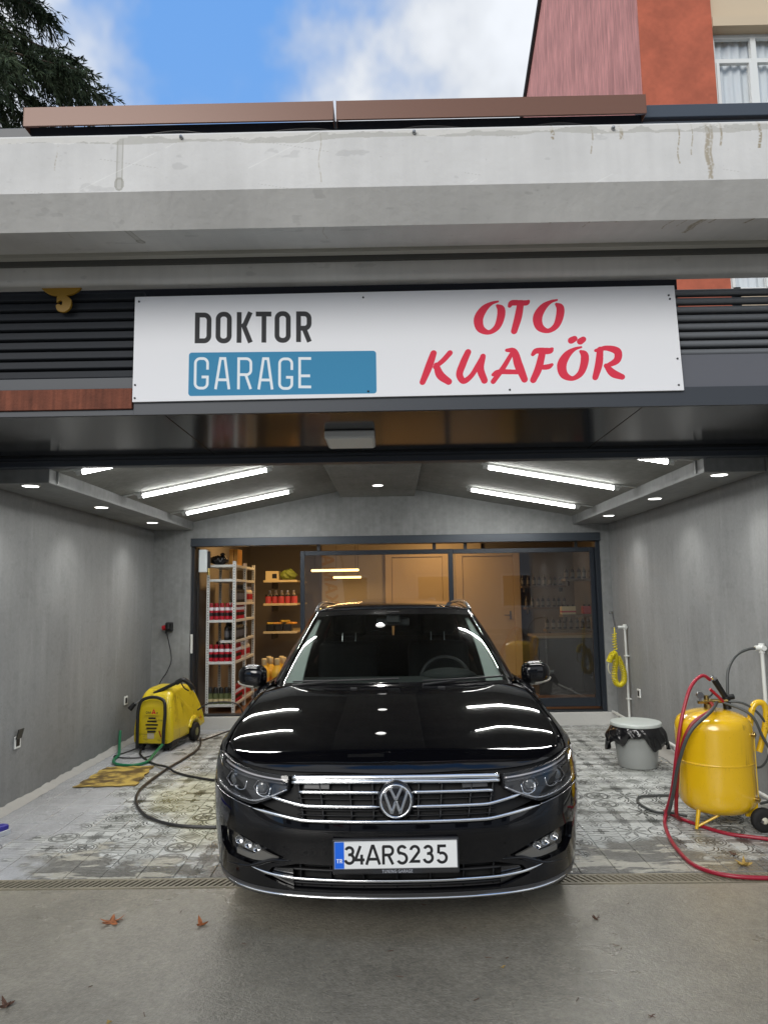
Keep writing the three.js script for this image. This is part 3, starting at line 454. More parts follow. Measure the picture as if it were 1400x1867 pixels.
// ---------------------------------------------------------------- conifer
{
  const t = thing('conifer_tree', 'dark green conifer with drooping feathery branches behind the parapet', 'tree', [-6.18, -0.16, -8.7]);
  const bark = M([0.09, 0.065, 0.045], 0.95), trunk = [], H = 17; seed(31);
  const trunkPts = []; for (let k = 0; k <= 8; k++) trunkPts.push([0.1 * Math.sin(k), k / 8 * H, 0.08 * Math.cos(k * 1.3)]);
  for (let k = 0; k < 8; k++) trunk.push(rod(trunkPts[k], trunkPts[k + 1], lerp(0.26, 0.05, k / 8), 10, lerp(0.26, 0.05, (k + 1) / 8)));
  mesh('trunk', trunk, bark, t);
  const P = [], C = [], branches = []; const leaf = (p, d, l, w) => { // slender needle spray: two crossed blades
    const q = d.clone().cross(V(rr(-1, 1), rr(-1, 1), rr(-1, 1))).normalize().multiplyScalar(w), e = p.clone().addScaledVector(d, l), m = p.clone().addScaledVector(d, l * 0.45), g = rr(0.65, 1.25);
    const put = (a) => { P.push(a.x, a.y, a.z); C.push(0.058 * g, 0.088 * g, 0.042 * g); };
    put(p); put(m.clone().add(q)); put(e); put(p); put(e); put(m.clone().sub(q)); };
  for (let k = 0; k < 235; k++) {
    const y = rr(4.2, 16.4), a = rr(0, 6.283), len = lerp(3.4, 0.5, (y - 4) / 12.6) * rr(0.75, 1.1), dir = V(Math.cos(a), rr(-0.10, 0.16), Math.sin(a)).normalize();
    const near = dir.x > -0.35 && y > 6.2 && y < 12.5;
    const pts = []; for (let j = 0; j <= 8; j++) { const s = j / 8; pts.push(V(dir.x * len * s, y + dir.y * len * s - 0.28 * len * s * s + 0.16 * len * s * s * s, dir.z * len * s)); }
    for (let j = 0; j < 8; j += 2) branches.push(rod(pts[j].toArray(), pts[Math.min(j + 2, 8)].toArray(), 0.035 * (1 - j / 9), 5, 0.035 * (1 - (j + 2) / 9)));
    const nTw = near ? Math.round(36 * len / 2 + 20) : 10;
    for (let m = 0; m < nTw; m++) {
      const s = 0.12 + 0.88 * Math.sqrt(rnd()), f = s * 8, j = Math.min(7, Math.floor(f)), b = pts[j].clone().lerp(pts[j + 1], f - j), out = pts[j + 1].clone().sub(pts[j]).normalize(), sd = V(-out.z, 0, out.x).multiplyScalar(rr(-1, 1));
      const tw = out.clone().multiplyScalar(0.55).addScaledVector(sd, 0.9).add(V(0, rr(-0.9, 0.05), 0)).normalize(), tl = rr(0.28, 0.6) * (1.15 - 0.35 * s);
      const n = near ? 30 : 10;
      for (let i = 0; i < n; i++) { const q = i / n, c = b.clone().addScaledVector(tw, tl * q).add(V(0, -0.20 * tl * q * q, 0)), d = tw.clone().multiplyScalar(0.8).add(V(rr(-0.7, 0.7), rr(-0.9, 0.25), rr(-0.7, 0.7))).normalize(); leaf(c, d, rr(0.07, 0.15) * (near ? 1 : 1.7), near ? 0.0105 : 0.02); }
    }
  }
  mesh('branches', branches, bark, t);
  const g = new THREE.BufferGeometry(); g.setAttribute('position', new THREE.Float32BufferAttribute(P, 3)); g.setAttribute('color', new THREE.Float32BufferAttribute(C, 3)); g.computeVertexNormals();
  const cm = new THREE.Mesh(g, new THREE.MeshPhysicalMaterial({ vertexColors: true, roughness: 0.8, side: THREE.DoubleSide })); cm.name = 'crown'; cm.castShadow = cm.receiveShadow = true; t.add(cm);
}
// ---------------------------------------------------------------- black estate car, nose at local z = 0, pointing to +z
const CAR = thing('estate_car', 'glossy black estate car parked nose out in the garage entrance', 'car', [0.0, 0, -3.245]);
{
  const paint = M([0.0025, 0.0025, 0.0035], 0.02, { ior: 1.5 });
  const trim = M([0.012, 0.012, 0.013], 0.5), piano = M([0.005, 0.005, 0.006], 0.12, { clearcoat: 1, clearcoatRoughness: 0.03 }), satin = M([0.05, 0.05, 0.052], 0.4), deep = M([0.004, 0.004, 0.004], 0.7);
  const chromeC = M(0xeef0f2, 0.16, { metalness: 1 }), silver = M(0xb8babc, 0.25, { metalness: 1 });
  const carGlass = new THREE.MeshPhysicalMaterial({ color: new THREE.Color().setRGB(0.80, 0.86, 0.84), roughness: 0, transmission: 1, thickness: 0, ior: 1.52 });
  const privacy = M([0.006, 0.007, 0.008], 0.03, { clearcoat: 1, clearcoatRoughness: 0.01 });
  const curve = (tab) => (v) => { if (v <= tab[0][0]) return tab[0][1]; for (let i = 0; i + 1 < tab.length; i++) if (v <= tab[i + 1][0]) { const t = (v - tab[i][0]) / (tab[i + 1][0] - tab[i][0]); const m = (k) => { const a = tab[Math.max(0, k - 1)], b = tab[Math.min(tab.length - 1, k + 1)]; return (b[1] - a[1]) / (b[0] - a[0]); }; const h = tab[i + 1][0] - tab[i][0], t2 = t * t, t3 = t2 * t; return (2 * t3 - 3 * t2 + 1) * tab[i][1] + (t3 - 2 * t2 + t) * h * m(i) + (-2 * t3 + 3 * t2) * tab[i + 1][1] + (t3 - t2) * h * m(i + 1); } return tab[tab.length - 1][1]; };
  // plan outline by arc length
  const W = 0.922, LEN = 4.76, PO = []; {
    const raw = []; for (let k = 0; k <= 400; k++) { const th = k / 400 * Math.PI / 2, x = W * Math.pow(Math.sin(th), 0.4), z = -0.52 + 0.52 * Math.cos(th) - 0.15 * x * x; raw.push([x, z]); }
    for (let k = 1; k <= 200; k++) { const t = k / 200; raw.push([W + 0.004 * Math.sin(t * Math.PI), lerp(-0.52 - 0.15 * W * W, -4.1, t)]); }
    for (let k = 1; k <= 300; k++) { const th = Math.PI / 2 - k / 300 * Math.PI / 2; raw.push([W * Math.pow(Math.sin(th), 2 / 3.4), -4.1 - 0.66 * Math.cos(th)]); }
    let s = 0; PO.push([0, ...raw[0]]); for (let i = 1; i < raw.length; i++) { const d = Math.hypot(raw[i][0] - raw[i - 1][0], raw[i][1] - raw[i - 1][1]); if (d < 1e-6) continue; s += d; PO.push([s, ...raw[i]]); }
  }
  const SMAX = PO[PO.length - 1][0];
  const out = (s) => { s = clamp(s, 0, SMAX); let lo = 0, hi = PO.length - 1; while (hi - lo > 1) { const m = (lo + hi) >> 1; if (PO[m][0] <= s) lo = m; else hi = m; } const a = PO[lo], b = PO[hi], t = (s - a[0]) / (b[0] - a[0]); return [lerp(a[1], b[1], t), lerp(a[2], b[2], t)]; };
  const sOfX = (x) => { const ax = Math.abs(x); let lo = 0, hi = 400; while (hi - lo > 1) { const m = (lo + hi) >> 1; if (PO[m][1] <= ax) lo = m; else hi = m; } const a = PO[lo], b = PO[hi]; return Math.sign(x) * lerp(a[0], b[0], clamp((ax - a[1]) / (b[1] - a[1] + 1e-9))); };
  const sOfZ = (z) => { for (let i = 1; i < PO.length; i++) if (PO[i][2] <= z) { const a = PO[i - 1], b = PO[i]; return lerp(a[0], b[0], (a[2] - z) / (a[2] - b[2] + 1e-9)); } return SMAX; };
  const zo = curve([[0.18, -0.06], [0.215, -0.018], [0.26, -0.012], [0.34, -0.016], [0.42, -0.008], [0.468, 0.0], [0.50, -0.003], [0.56, -0.016], [0.64, -0.036], [0.70, -0.055], [0.76, -0.09]]);
  const ws = curve([[0.18, 0.955], [0.24, 0.972], [0.36, 0.988], [0.50, 1.0], [0.60, 1.0], [0.70, 0.988], [0.80, 0.958], [0.90, 0.930], [1.1, 0.89]]);
  const F = (s, y) => { const sg = Math.sign(s) || 1, a = Math.abs(s), [x, z] = out(a), fw = a < 1.2 ? sstep(1.15, 0.35, a) : a > SMAX - 1.2 ? -sstep(1.15, 0.4, SMAX - a) * 0.6 : 0; return V(sg * x * ws(y), y, z + zo(y) * fw); };
  // upper deck
  const base = curve([[-1.7, 1.0], [-1.45, 0.985], [-1.2, 0.962], [-0.9, 0.924], [-0.6, 0.880], [-0.35, 0.835], [-0.18, 0.797], [-0.08, 0.757], [0, 0.724]]);
  const DK = (z) => 0.985 - 0.045 * sstep(-0.25, -0.85, z);
  const zFront = (x) => { const s = Math.abs(sOfX(clamp(Math.abs(x) / 0.985, 0, W - 1e-4))); return out(s)[1] - 0.065; };
  const deck0 = (x, z) => { const ax = Math.abs(x), d1 = Math.max(1e-4, zFront(ax) - z), d2 = Math.max(1e-4, W * DK(z) - ax), d = 1 / Math.pow(Math.pow(1 / d1, 3) + Math.pow(1 / d2, 3), 1 / 3); const crease = 0.0045 * Math.exp(-Math.pow((ax - (0.50 + 0.12 * clamp(-z / 1.2))) / 0.10, 2)) * sstep(0.05, 0.5, d1); return base(z) - 0.028 * Math.pow(ax / 0.9, 2) - 0.045 * Math.exp(-d / 0.014) - 0.026 * Math.exp(-d / 0.14) + crease; };
  const edgeT = curve([[0, 0.716], [0.3, 0.716], [0.47, 0.712], [0.60, 0.714], [0.70, 0.722], [0.78, 0.735], [0.85, 0.752], [0.93, 0.80]]);
  const corrT = []; for (let k = 0; k <= 60; k++) { const x = k / 60 * 0.90; corrT.push(deck0(x, zFront(x) - 0.012) - edgeT(x)); }
  const corr = (x) => { const f = clamp(x / 0.90) * 60, i = Math.min(59, Math.floor(f)); return lerp(corrT[i], corrT[i + 1], f - i); };
  const deckY = (x, z) => { const ax = Math.abs(x), d1 = Math.max(0, zFront(ax) - z); return deck0(x, z) - Math.max(0, corr(ax)) * Math.exp(-d1 / 0.26) * sstep(-1.1, -0.5, z); };
  const D = (x, z) => V(x, deckY(x, z), z);
  const yTop = (s) => { const a = Math.abs(s), [x, z] = out(a); return z > -1.45 ? Math.min(0.925, deckY(x * DK(z), z - 0.065 * sstep(1.15, 0.35, a))) : 0.925; };
  // panels: polygon in a 2-D domain, subdivided, mapped, with smooth normals and an inward rim
  function panel(map, contour, holes = [], o = {}) {
    const me = o.max || 0.045, dens = (c) => { const r = []; for (let i = 0; i < c.length; i++) { const a = c[i], b = c[(i + 1) % c.length], n = Math.max(1, Math.ceil(Math.hypot(a[0] - b[0], a[1] - b[1]) / me)); for (let k = 0; k < n; k++) r.push(new THREE.Vector2(lerp(a[0], b[0], k / n), lerp(a[1], b[1], k / n))); } return r; };
    let C = dens(contour); if (THREE.ShapeUtils.isClockWise(C)) C.reverse(); const Hs = holes.map((h) => { const d = dens(h); if (!THREE.ShapeUtils.isClockWise(d)) d.reverse(); return d; });
    let tris = THREE.ShapeUtils.triangulateShape(C, Hs); const pts = [...C, ...Hs.flat()].map((p) => [p.x, p.y]);
    for (let pass = 0; pass < 9; pass++) {
      const mid = new Map(), next = []; let split = false;
      const m = (a, b) => { if (Math.hypot(pts[a][0] - pts[b][0], pts[a][1] - pts[b][1]) <= me * 1.35) return -1; const k = a < b ? a * 1e6 + b : b * 1e6 + a; let v = mid.get(k); if (v === undefined) { v = pts.length; pts.push([(pts[a][0] + pts[b][0]) / 2, (pts[a][1] + pts[b][1]) / 2]); mid.set(k, v); } return v; };
      for (const [a, b, c] of tris) {
        const ab = m(a, b), bc = m(b, c), ca = m(c, a), n = (ab >= 0) + (bc >= 0) + (ca >= 0); if (n) split = true;
        if (!n) next.push([a, b, c]); else if (n === 3) next.push([a, ab, ca], [ab, b, bc], [ca, bc, c], [ab, bc, ca]);
        else if (n === 1) { if (ab >= 0) next.push([a, ab, c], [ab, b, c]); else if (bc >= 0) next.push([a, b, bc], [a, bc, c]); else next.push([a, b, ca], [ca, b, c]); }
        else { if (ab < 0) next.push([c, ca, bc], [ca, a, b], [ca, b, bc]); else if (bc < 0) next.push([a, ab, ca], [ab, b, c], [ab, c, ca]); else next.push([b, bc, ab], [a, ab, bc], [a, bc, c]); }
      }
      tris = next; if (!split) break;
    }
    const e = 0.004, pos = [], nor = [], uv = [], off = o.off || 0, P = pts.map(([u, v]) => map(u, v)), N = pts.map(([u, v]) => { const n = map(u + e, v).sub(map(u - e, v)).cross(map(u, v + e).sub(map(u, v - e))).normalize(); return o.flip ? n.negate() : n; });
    P.forEach((p, i) => p.addScaledVector(N[i], off));
    const edges = new Map();
    for (let [a, b, c] of tris) {
      const fn = P[b].clone().sub(P[a]).cross(P[c].clone().sub(P[a])); if (fn.dot(N[a]) < 0) [b, c] = [c, b];
      for (const k of [a, b, c]) { pos.push(...P[k].toArray()); nor.push(...N[k].toArray()); uv.push(...pts[k]); }
      for (const [i, j] of [[a, b], [b, c], [c, a]]) { const k = i < j ? i * 1e6 + j : j * 1e6 + i; edges.has(k) ? edges.set(k, null) : edges.set(k, [i, j]); }
    }
    const th = o.thick === undefined ? 0.012 : o.thick;
    if (th > 0) for (const ed of edges.values()) if (ed) { const [i, j] = ed, a = P[i], b = P[j], c = P[j].clone().addScaledVector(N[j], -th), d = P[i].clone().addScaledVector(N[i], -th), fn = a.clone().sub(b).cross(d.clone().sub(b)).normalize(); for (const q of [b, a, d, b, d, c]) { pos.push(...q.toArray()); nor.push(...fn.toArray()); uv.push(0, 0); } }
    const g = new THREE.BufferGeometry(); g.setAttribute('position', new THREE.Float32BufferAttribute(pos, 3)); g.setAttribute('normal', new THREE.Float32BufferAttribute(nor, 3)); g.setAttribute('uv', new THREE.Float32BufferAttribute(uv, 2)); return g;
  }
  const SX = (pts) => pts.map(([x, y]) => [sOfX(x), y]), mir = (pts) => [...pts, ...pts.filter((p) => Math.abs(p[0]) > 1e-6).map(([x, y]) => [-x, y]).reverse()];
  const flipx = (pts) => pts.map(([x, y]) => [-x, y]);
  // a bar along a chain of (s, y) points on the nose, rounded face
  function bar(pts, h, dep, off, o = {}) {
    const ch = []; for (let i = 0; i + 1 < pts.length; i++) { const n = Math.max(2, Math.ceil(Math.hypot(pts[i + 1][0] - pts[i][0], pts[i + 1][1] - pts[i][1]) / 0.02)); for (let k = 0; k < n; k++) ch.push([lerp(pts[i][0], pts[i + 1][0], k / n), lerp(pts[i][1], pts[i + 1][1], k / n)]); } ch.push(pts[pts.length - 1]);
    for (let q = 0; q < 2; q++) for (let i = 1; i + 1 < ch.length; i++) ch[i] = [ch[i][0], (ch[i - 1][1] + 2 * ch[i][1] + ch[i + 1][1]) / 4];
    const prof = o.prof || [[-0.5, -1], [-0.5, -0.25], [-0.38, -0.06], [-0.15, 0], [0.15, 0], [0.38, -0.06], [0.5, -0.25], [0.5, -1]], map = o.map || F, rows = ch.map(([s, y], i) => { const e = 0.004, p = map(s, y), n = map(s + e, y).sub(map(s - e, y)).cross(map(s, y + e).sub(map(s, y - e))).normalize(), a = ch[Math.max(0, i - 1)], b = ch[Math.min(ch.length - 1, i + 1)], t = map(...b).sub(map(...a)).normalize(), u = n.clone().cross(t).normalize(); const tap = o.taper ? Math.min(1, 0.25 + Math.min(i, ch.length - 1 - i) / (ch.length * o.taper)) : 1; return prof.map(([a2, b2]) => p.clone().addScaledVector(u, a2 * h * tap).addScaledVector(n, off + b2 * dep)); });
    const pos = [], idx = []; rows.forEach((r) => r.forEach((p) => pos.push(...p.toArray()))); const m = prof.length;
    for (let i = 0; i + 1 < rows.length; i++) for (let k = 0; k < m; k++) { const k2 = (k + 1) % m, a = i * m + k, b = i * m + k2, c = (i + 1) * m + k, d = (i + 1) * m + k2; idx.push(a, c, b, b, c, d); }
    for (const [i, f] of [[0, 0], [rows.length - 1, 1]]) for (let k = 1; k + 1 < m; k++) idx.push(i * m, i * m + (f ? k + 1 : k), i * m + (f ? k : k + 1));
    const g = new THREE.BufferGeometry(); g.setAttribute('position', new THREE.Float32BufferAttribute(pos, 3)); g.setIndex(idx); g.computeVertexNormals(); return g;
  }
  // ---- bumper
  const WZ = -0.885, WR = 0.365, WY = 0.318, sAx = sOfZ(WZ), RZ = -3.67, sRx = sOfZ(RZ);
  const archFront = []; for (let k = 0; k <= 12; k++) { const a = Math.PI - 0.22 - k / 12 * 0.52; archFront.push(a); }
  const arch = (s0, a0, a1, n = 14) => { const r = []; for (let k = 0; k <= n; k++) { const a = lerp(a0, a1, k / n); r.push([s0 + WR * Math.cos(a), WY + WR * Math.sin(a)]); } return r; };
  const half = [[0, 0.512], ...SX([[0.40, 0.512], [0.60, 0.546], [0.72, 0.570], [0.80, 0.586], [0.866, 0.604]]), [sAx - 0.32, 0.612], [sAx - 0.235, 0.612], ...arch(sAx, Math.PI - 0.92, Math.PI + 0.24), [sAx - WR - 0.02, 0.228], ...SX([[0.80, 0.226], [0.6, 0.226]]), [0, 0.226]];
  const intake = mir([[0, 0.338], ...SX([[0.30, 0.338], [0.44, 0.340], [0.56, 0.315]]), ...SX([[0.60, 0.275], [0.47, 0.236]]), [0, 0.236]]);
  const fogH = SX([[0.50, 0.362], [0.60, 0.405], [0.70, 0.432], [0.80, 0.445], [0.835, 0.43], [0.83, 0.36], [0.79, 0.322], [0.66, 0.315], [0.55, 0.335]]);
  mesh('bumper', panel(F, mir(half), [intake, fogH, flipx(fogH)], { thick: 0.03 }), paint, CAR);
  mesh('intake_back', panel(F, mir([[0, 0.36], ...SX([[0.62, 0.36], [0.62, 0.22]]), [0, 0.22]]), [], { off: -0.07, thick: 0, max: 0.09 }), deep, CAR);
  for (const y of [0.252, 0.308]) mesh('intake_slat', bar([[sOfX(-0.56), y], [0, y], [sOfX(0.56), y]], 0.012, 0.03, -0.03), trim, CAR);
  for (const x of [-0.44, -0.3, -0.15, 0, 0.15, 0.3, 0.44]) mesh('intake_rib', bar([[sOfX(x), 0.238], [sOfX(x), 0.29], [sOfX(x), 0.336]], 0.008, 0.03, -0.035), trim, CAR);
  for (const s of [-1, 1]) { // smooth cover plates at the ends of the intake
    mesh('intake_cover', panel(F, SX([[0.47, 0.240], [0.585, 0.276], [0.555, 0.309], [0.47, 0.312]]).map(([u, v]) => [u * s, v]), [], { off: -0.02, thick: 0.01 }), piano, CAR);
    mesh('bumper_crease', bar([[s * sOfX(0.47), 0.350], [s * sOfX(0.56), 0.345], [s * sOfX(0.68), 0.30], [s * sOfX(0.80), 0.285]], 0.016, 0.02, 0.003, { taper: 0.3 }), paint, CAR);
    const fog = mesh('fog_lamp', panel(F, (s < 0 ? flipx(fogH) : fogH), [], { off: -0.035, thick: 0 }), piano, CAR);
    mesh('fog_trim', panel(F, SX([[0.535, 0.352], [0.62, 0.378], [0.66, 0.352], [0.75, 0.360], [0.75, 0.337], [0.66, 0.330], [0.60, 0.334]]).map(([u, v]) => [u * s, v]), [], { off: -0.012, thick: 0.01 }), M([0.22, 0.215, 0.20], 0.35, { metalness: 0.6 }), fog);
    mesh('reflector', panel(F, SX([[0.605, 0.374], [0.70, 0.402], [0.755, 0.413], [0.758, 0.370], [0.66, 0.352]]).map(([u, v]) => [u * s, v]), [], { off: -0.028, thick: 0.004 }), M([0.35, 0.36, 0.37], 0.22, { metalness: 0.9 }), fog);
    for (const [x, y] of [[0.632, 0.379], [0.675, 0.390], [0.722, 0.399]]) { const p = F(s * sOfX(x), y), g = lathe([[0.004, -0.012], [0.012, -0.006], [0.019, 0.004], [0.021, 0.004]], 7); g.rotateX(Math.PI / 2); g.rotateY(s * 0.3); g.scale(1.05, 0.9, 1); const m = mesh('reflector_cup', g, M([0.6, 0.61, 0.62], 0.12, { metalness: 1 }), fog); m.position.set(p.x, p.y, p.z - 0.024); }
    mesh('cover', panel(F, SX([[0.595, 0.374], [0.70, 0.405], [0.765, 0.418], [0.768, 0.366], [0.66, 0.346]]).map(([u, v]) => [u * s, v]), [], { off: -0.006, thick: 0 }), clearGlass, fog);
  }
  // chrome strips
  mesh('chrome_strip', bar(SX([[-0.66, 0.305], [-0.58, 0.288], [-0.46, 0.279], [-0.2, 0.277], [0, 0.277], [0.2, 0.277], [0.46, 0.279], [0.58, 0.288], [0.66, 0.305]]), 0.013, 0.02, 0.004, { taper: 0.08 }), chromeC, CAR);
  const lipC = [...SX([[0, 0.226], [0.4, 0.226], [0.7, 0.228], [0.85, 0.230]]), [sAx - WR - 0.02, 0.228], [sAx - WR, 0.19], ...SX([[0.85, 0.192], [0.7, 0.186], [0.4, 0.183], [0, 0.183]])];
  mesh('lip_spoiler', panel(F, mir(lipC), [], { thick: 0.05, off: 0.002 }), satin, CAR);
  mesh('chrome_strip', bar(SX([[-0.80, 0.215], [-0.6, 0.206], [-0.3, 0.203], [0, 0.203], [0.3, 0.203], [0.6, 0.206], [0.80, 0.215]]), 0.010, 0.015, 0.008, { taper: 0.1 }), chromeC, CAR);
  // ---- grille
  const gr = mesh('grille', panel(F, mir([[0, 0.706], ...SX([[0.475, 0.700], [0.475, 0.655], [0.64, 0.572], [0.40, 0.516]]), [0, 0.516]]), [], { off: -0.05, thick: 0 }), deep, CAR);
  const rim = [-0.035, -0.02];
  for (const y of [0.69, 0.632, 0.612, 0.566, 0.546]) mesh('grille_slat', bar([[sOfX(-0.44), y], [0, y], [sOfX(0.44), y]], 0.006, 0.03, -0.018), trim, gr);
  for (const x of [-0.33, -0.2, 0.2, 0.33, -0.425, 0.425, -0.10, 0.10]) mesh('grille_rib', bar([[sOfX(x * 1.06), 0.695], [sOfX(x), 0.60], [sOfX(x * 0.97), 0.53]], 0.009, 0.03, -0.02), trim, gr);
  for (const s of [-1, 1]) mesh('sensor_cover', panel(F, SX([[0.30, 0.675], [0.415, 0.678], [0.415, 0.652], [0.30, 0.652]]).map(([u, v]) => [u * s, v]), [], { off: -0.022, thick: 0.004 }), satin, gr);
  mesh('chrome_bar', bar(SX([[-0.466, 0.694], [-0.3, 0.698], [-0.1, 0.699], [0.1, 0.699], [0.3, 0.698], [0.466, 0.694]]), 0.022, 0.03, 0.010), chromeC, gr);
  mesh('chrome_bar', bar(SX([[-0.466, 0.675], [-0.3, 0.681], [-0.1, 0.682], [0.1, 0.682], [0.3, 0.678], [0.466, 0.675]]), 0.017, 0.03, 0.006), chromeC, gr);
  for (const s of [-1, 1]) {
    const q = (pts) => SX(pts).map(([u, v]) => [u * s, v]);
    mesh('chrome_bar', bar(q([[0.075, 0.639], [0.2, 0.639], [0.43, 0.637]]), 0.0145, 0.025, 0.006), chromeC, gr);
    mesh('chrome_bar', bar(q([[0.07, 0.582], [0.2, 0.582], [0.405, 0.582], [0.47, 0.594], [0.555, 0.612]]), 0.015, 0.025, 0.006, { taper: 0.06 }), chromeC, gr);
  }
  mesh('chrome_bar', bar(SX([[-0.645, 0.560], [-0.52, 0.541], [-0.41, 0.524], [-0.2, 0.523], [0, 0.523], [0.2, 0.523], [0.41, 0.524], [0.52, 0.541], [0.645, 0.560]]), 0.0155, 0.025, 0.008, { taper: 0.06 }), chromeC, gr);
  for (const s of [-1, 1]) mesh('trim_line', bar(SX([[0.65, 0.561], [0.75, 0.580], [0.86, 0.602]]).map(([u, v]) => [u * s, v]), 0.006, 0.02, 0.005), M([0.3, 0.3, 0.31], 0.25, { metalness: 1 }), gr);
  // round emblem
  {
    const e = new THREE.Group(); e.name = 'emblem'; const p = F(0, 0.607); e.position.set(0, 0.607, p.z + 0.012); e.rotation.x = -0.10; CAR.add(e);
    const disc = lathe([[0, 0.0], [0.05, -0.001], [0.071, -0.006], [0.085, -0.02], [0.085, -0.05]], 48); disc.rotateX(Math.PI / 2); mesh('badge_plate', disc, piano, e);
    const ring = new THREE.TorusGeometry(0.066, 0.0042, 10, 64); ring.scale(1, 1, 0.7); ring.translate(0, 0, -0.001); mesh('ring', ring, chromeC, e);
    const stroke = (pts) => { const gs = []; for (let i = 0; i + 1 < pts.length; i++) { const [a, b] = [pts[i], pts[i + 1]], d = [b[0] - a[0], b[1] - a[1]], l = Math.hypot(...d), n = [-d[1] / l * 0.0044, d[0] / l * 0.0044]; gs.push(extr(poly([[a[0] + n[0], a[1] + n[1]], [b[0] + n[0], b[1] + n[1]], [b[0] - n[0], b[1] - n[1]], [a[0] - n[0], a[1] - n[1]]]), 0.003, 0.0008)); } return gs; };
    mesh('letter_v', stroke([[-0.027, 0.058], [-0.002, 0.008]]).concat(stroke([[0.027, 0.058], [0.002, 0.008]]), stroke([[-0.004, 0.0085], [0.004, 0.0085]])), chromeC, e);
    mesh('letter_w', stroke([[-0.051, 0.038], [-0.0185, -0.049]]).concat(stroke([[-0.0185, -0.049], [-0.0015, -0.003]]), stroke([[0.0015, -0.003], [0.0185, -0.049]]), stroke([[0.0185, -0.049], [0.051, 0.038]]), stroke([[-0.004, -0.0045], [0.004, -0.0045]])), chromeC, e);
  }
  // ---- number plate
  {
    const pl = new THREE.Group(); pl.name = 'number_plate'; pl.position.set(-0.004, 0.330, F(0, 0.45).z + 0.014); pl.rotation.set(-0.02, 0, 0.006); CAR.add(pl);
    mesh('holder', rbox(-0.272, -0.014, -0.02, 0.272, 0.132, 0.006, 0.008, 3), M([0.02, 0.02, 0.021], 0.4), pl);
    const tx = canvasTex(1040, 220, (g) => {
      g.fillStyle = '#e9eae8'; g.fillRect(0, 0, 1040, 220); g.fillStyle = '#1166e0'; g.fillRect(0, 0, 84, 220);
      g.fillStyle = '#f2f2f2'; g.font = 'bold 46px sans-serif'; g.textAlign = 'center'; g.textBaseline = 'alphabetic'; g.fillText('TR', 44, 172);
      g.strokeStyle = '#1c1c1e'; g.lineWidth = 23; g.lineJoin = 'miter'; g.lineCap = 'butt';
      const H = 44, B = 178; const ln = (...p) => { g.beginPath(); g.moveTo(p[0], p[1]); for (let k = 2; k < p.length; k += 2) g.lineTo(p[k], p[k + 1]); g.stroke(); };
      const three = (x) => { g.beginPath(); g.arc(x + 38, H + 34, 31, Math.PI * 1.12, Math.PI * 0.42); g.stroke(); g.beginPath(); g.arc(x + 38, B - 39, 36, Math.PI * 1.52, Math.PI * 0.92); g.stroke(); ln(x + 28, H + 62, x + 44, H + 62); };
      const two = (x) => { g.beginPath(); g.arc(x + 40, H + 36, 34, Math.PI * 1.05, Math.PI * 0.18); g.stroke(); ln(x + 70, H + 50, x + 10, B - 11, x + 84, B - 11); };
      const five = (x) => { ln(x + 78, H + 2, x + 16, H + 2, x + 13, H + 62); g.beginPath(); g.arc(x + 42, B - 38, 38, Math.PI * 1.30, Math.PI * 0.88); g.stroke(); };
      three(90); ln(222, H - 8, 178, B - 30, 256, B - 30); ln(232, H + 62, 232, B + 8);
      ln(272, B + 10, 322, H - 6, 332, H - 6, 384, B + 10); ln(292, B - 34, 364, B - 34);
      ln(416, B + 10, 416, H - 2); g.beginPath(); g.moveTo(410, H); g.lineTo(462, H); g.arc(462, H + 34, 34, -Math.PI / 2, Math.PI / 2); g.lineTo(410, H + 68); g.stroke(); ln(456, H + 66, 496, B + 10);
      g.beginPath(); g.arc(574, H + 32, 32, -Math.PI * 0.14, -Math.PI * 1.35, true); g.stroke(); g.beginPath(); g.arc(574, B - 36, 38, -Math.PI * 0.38, Math.PI * 0.86); g.stroke(); ln(549, H + 50, 600, B - 68);
      two(642); three(756); five(868);
      g.strokeStyle = '#b9bab8'; g.lineWidth = 3; g.strokeRect(3, 3, 1034, 214);
    });
    const f = new THREE.PlaneGeometry(0.526, 0.111); f.translate(0, 0.067, 0.0095); mesh('plate_face', f, new THREE.MeshPhysicalMaterial({ map: tx, roughness: 0.35, clearcoat: 0.4 }), pl);
    mesh('plate', rbox(-0.263, 0.0115, 0.004, 0.263, 0.1225, 0.0085, 0.003, 2), M(0xd9dad8, 0.4), pl);
    const t2 = canvasTex(512, 44, (g) => { g.fillStyle = '#26272a'; g.fillRect(0, 0, 512, 44); g.fillStyle = '#b9bcc4'; g.font = '41px sans-serif'; g.textAlign = 'center'; g.textBaseline = 'middle'; g.fillText('TUNING GARAGE', 256, 24); });
    const h = new THREE.PlaneGeometry(0.215, 0.0185); h.translate(0.006, -0.0005, 0.0075); mesh('holder_lettering', h, new THREE.MeshPhysicalMaterial({ map: t2, roughness: 0.4 }), pl);
  }
  // ---- headlights
  const HL = [...SX([[0.486, 0.699], [0.56, 0.704], [0.66, 0.713], [0.76, 0.727], [0.82, 0.740], [0.862, 0.750]]), [sOfX(0.862) + 0.10, 0.748], [sOfX(0.862) + 0.145, 0.715], [sOfX(0.862) + 0.12, 0.665], ...SX([[0.868, 0.615], [0.80, 0.596], [0.72, 0.582], [0.645, 0.572], [0.56, 0.605], [0.489, 0.640]])];
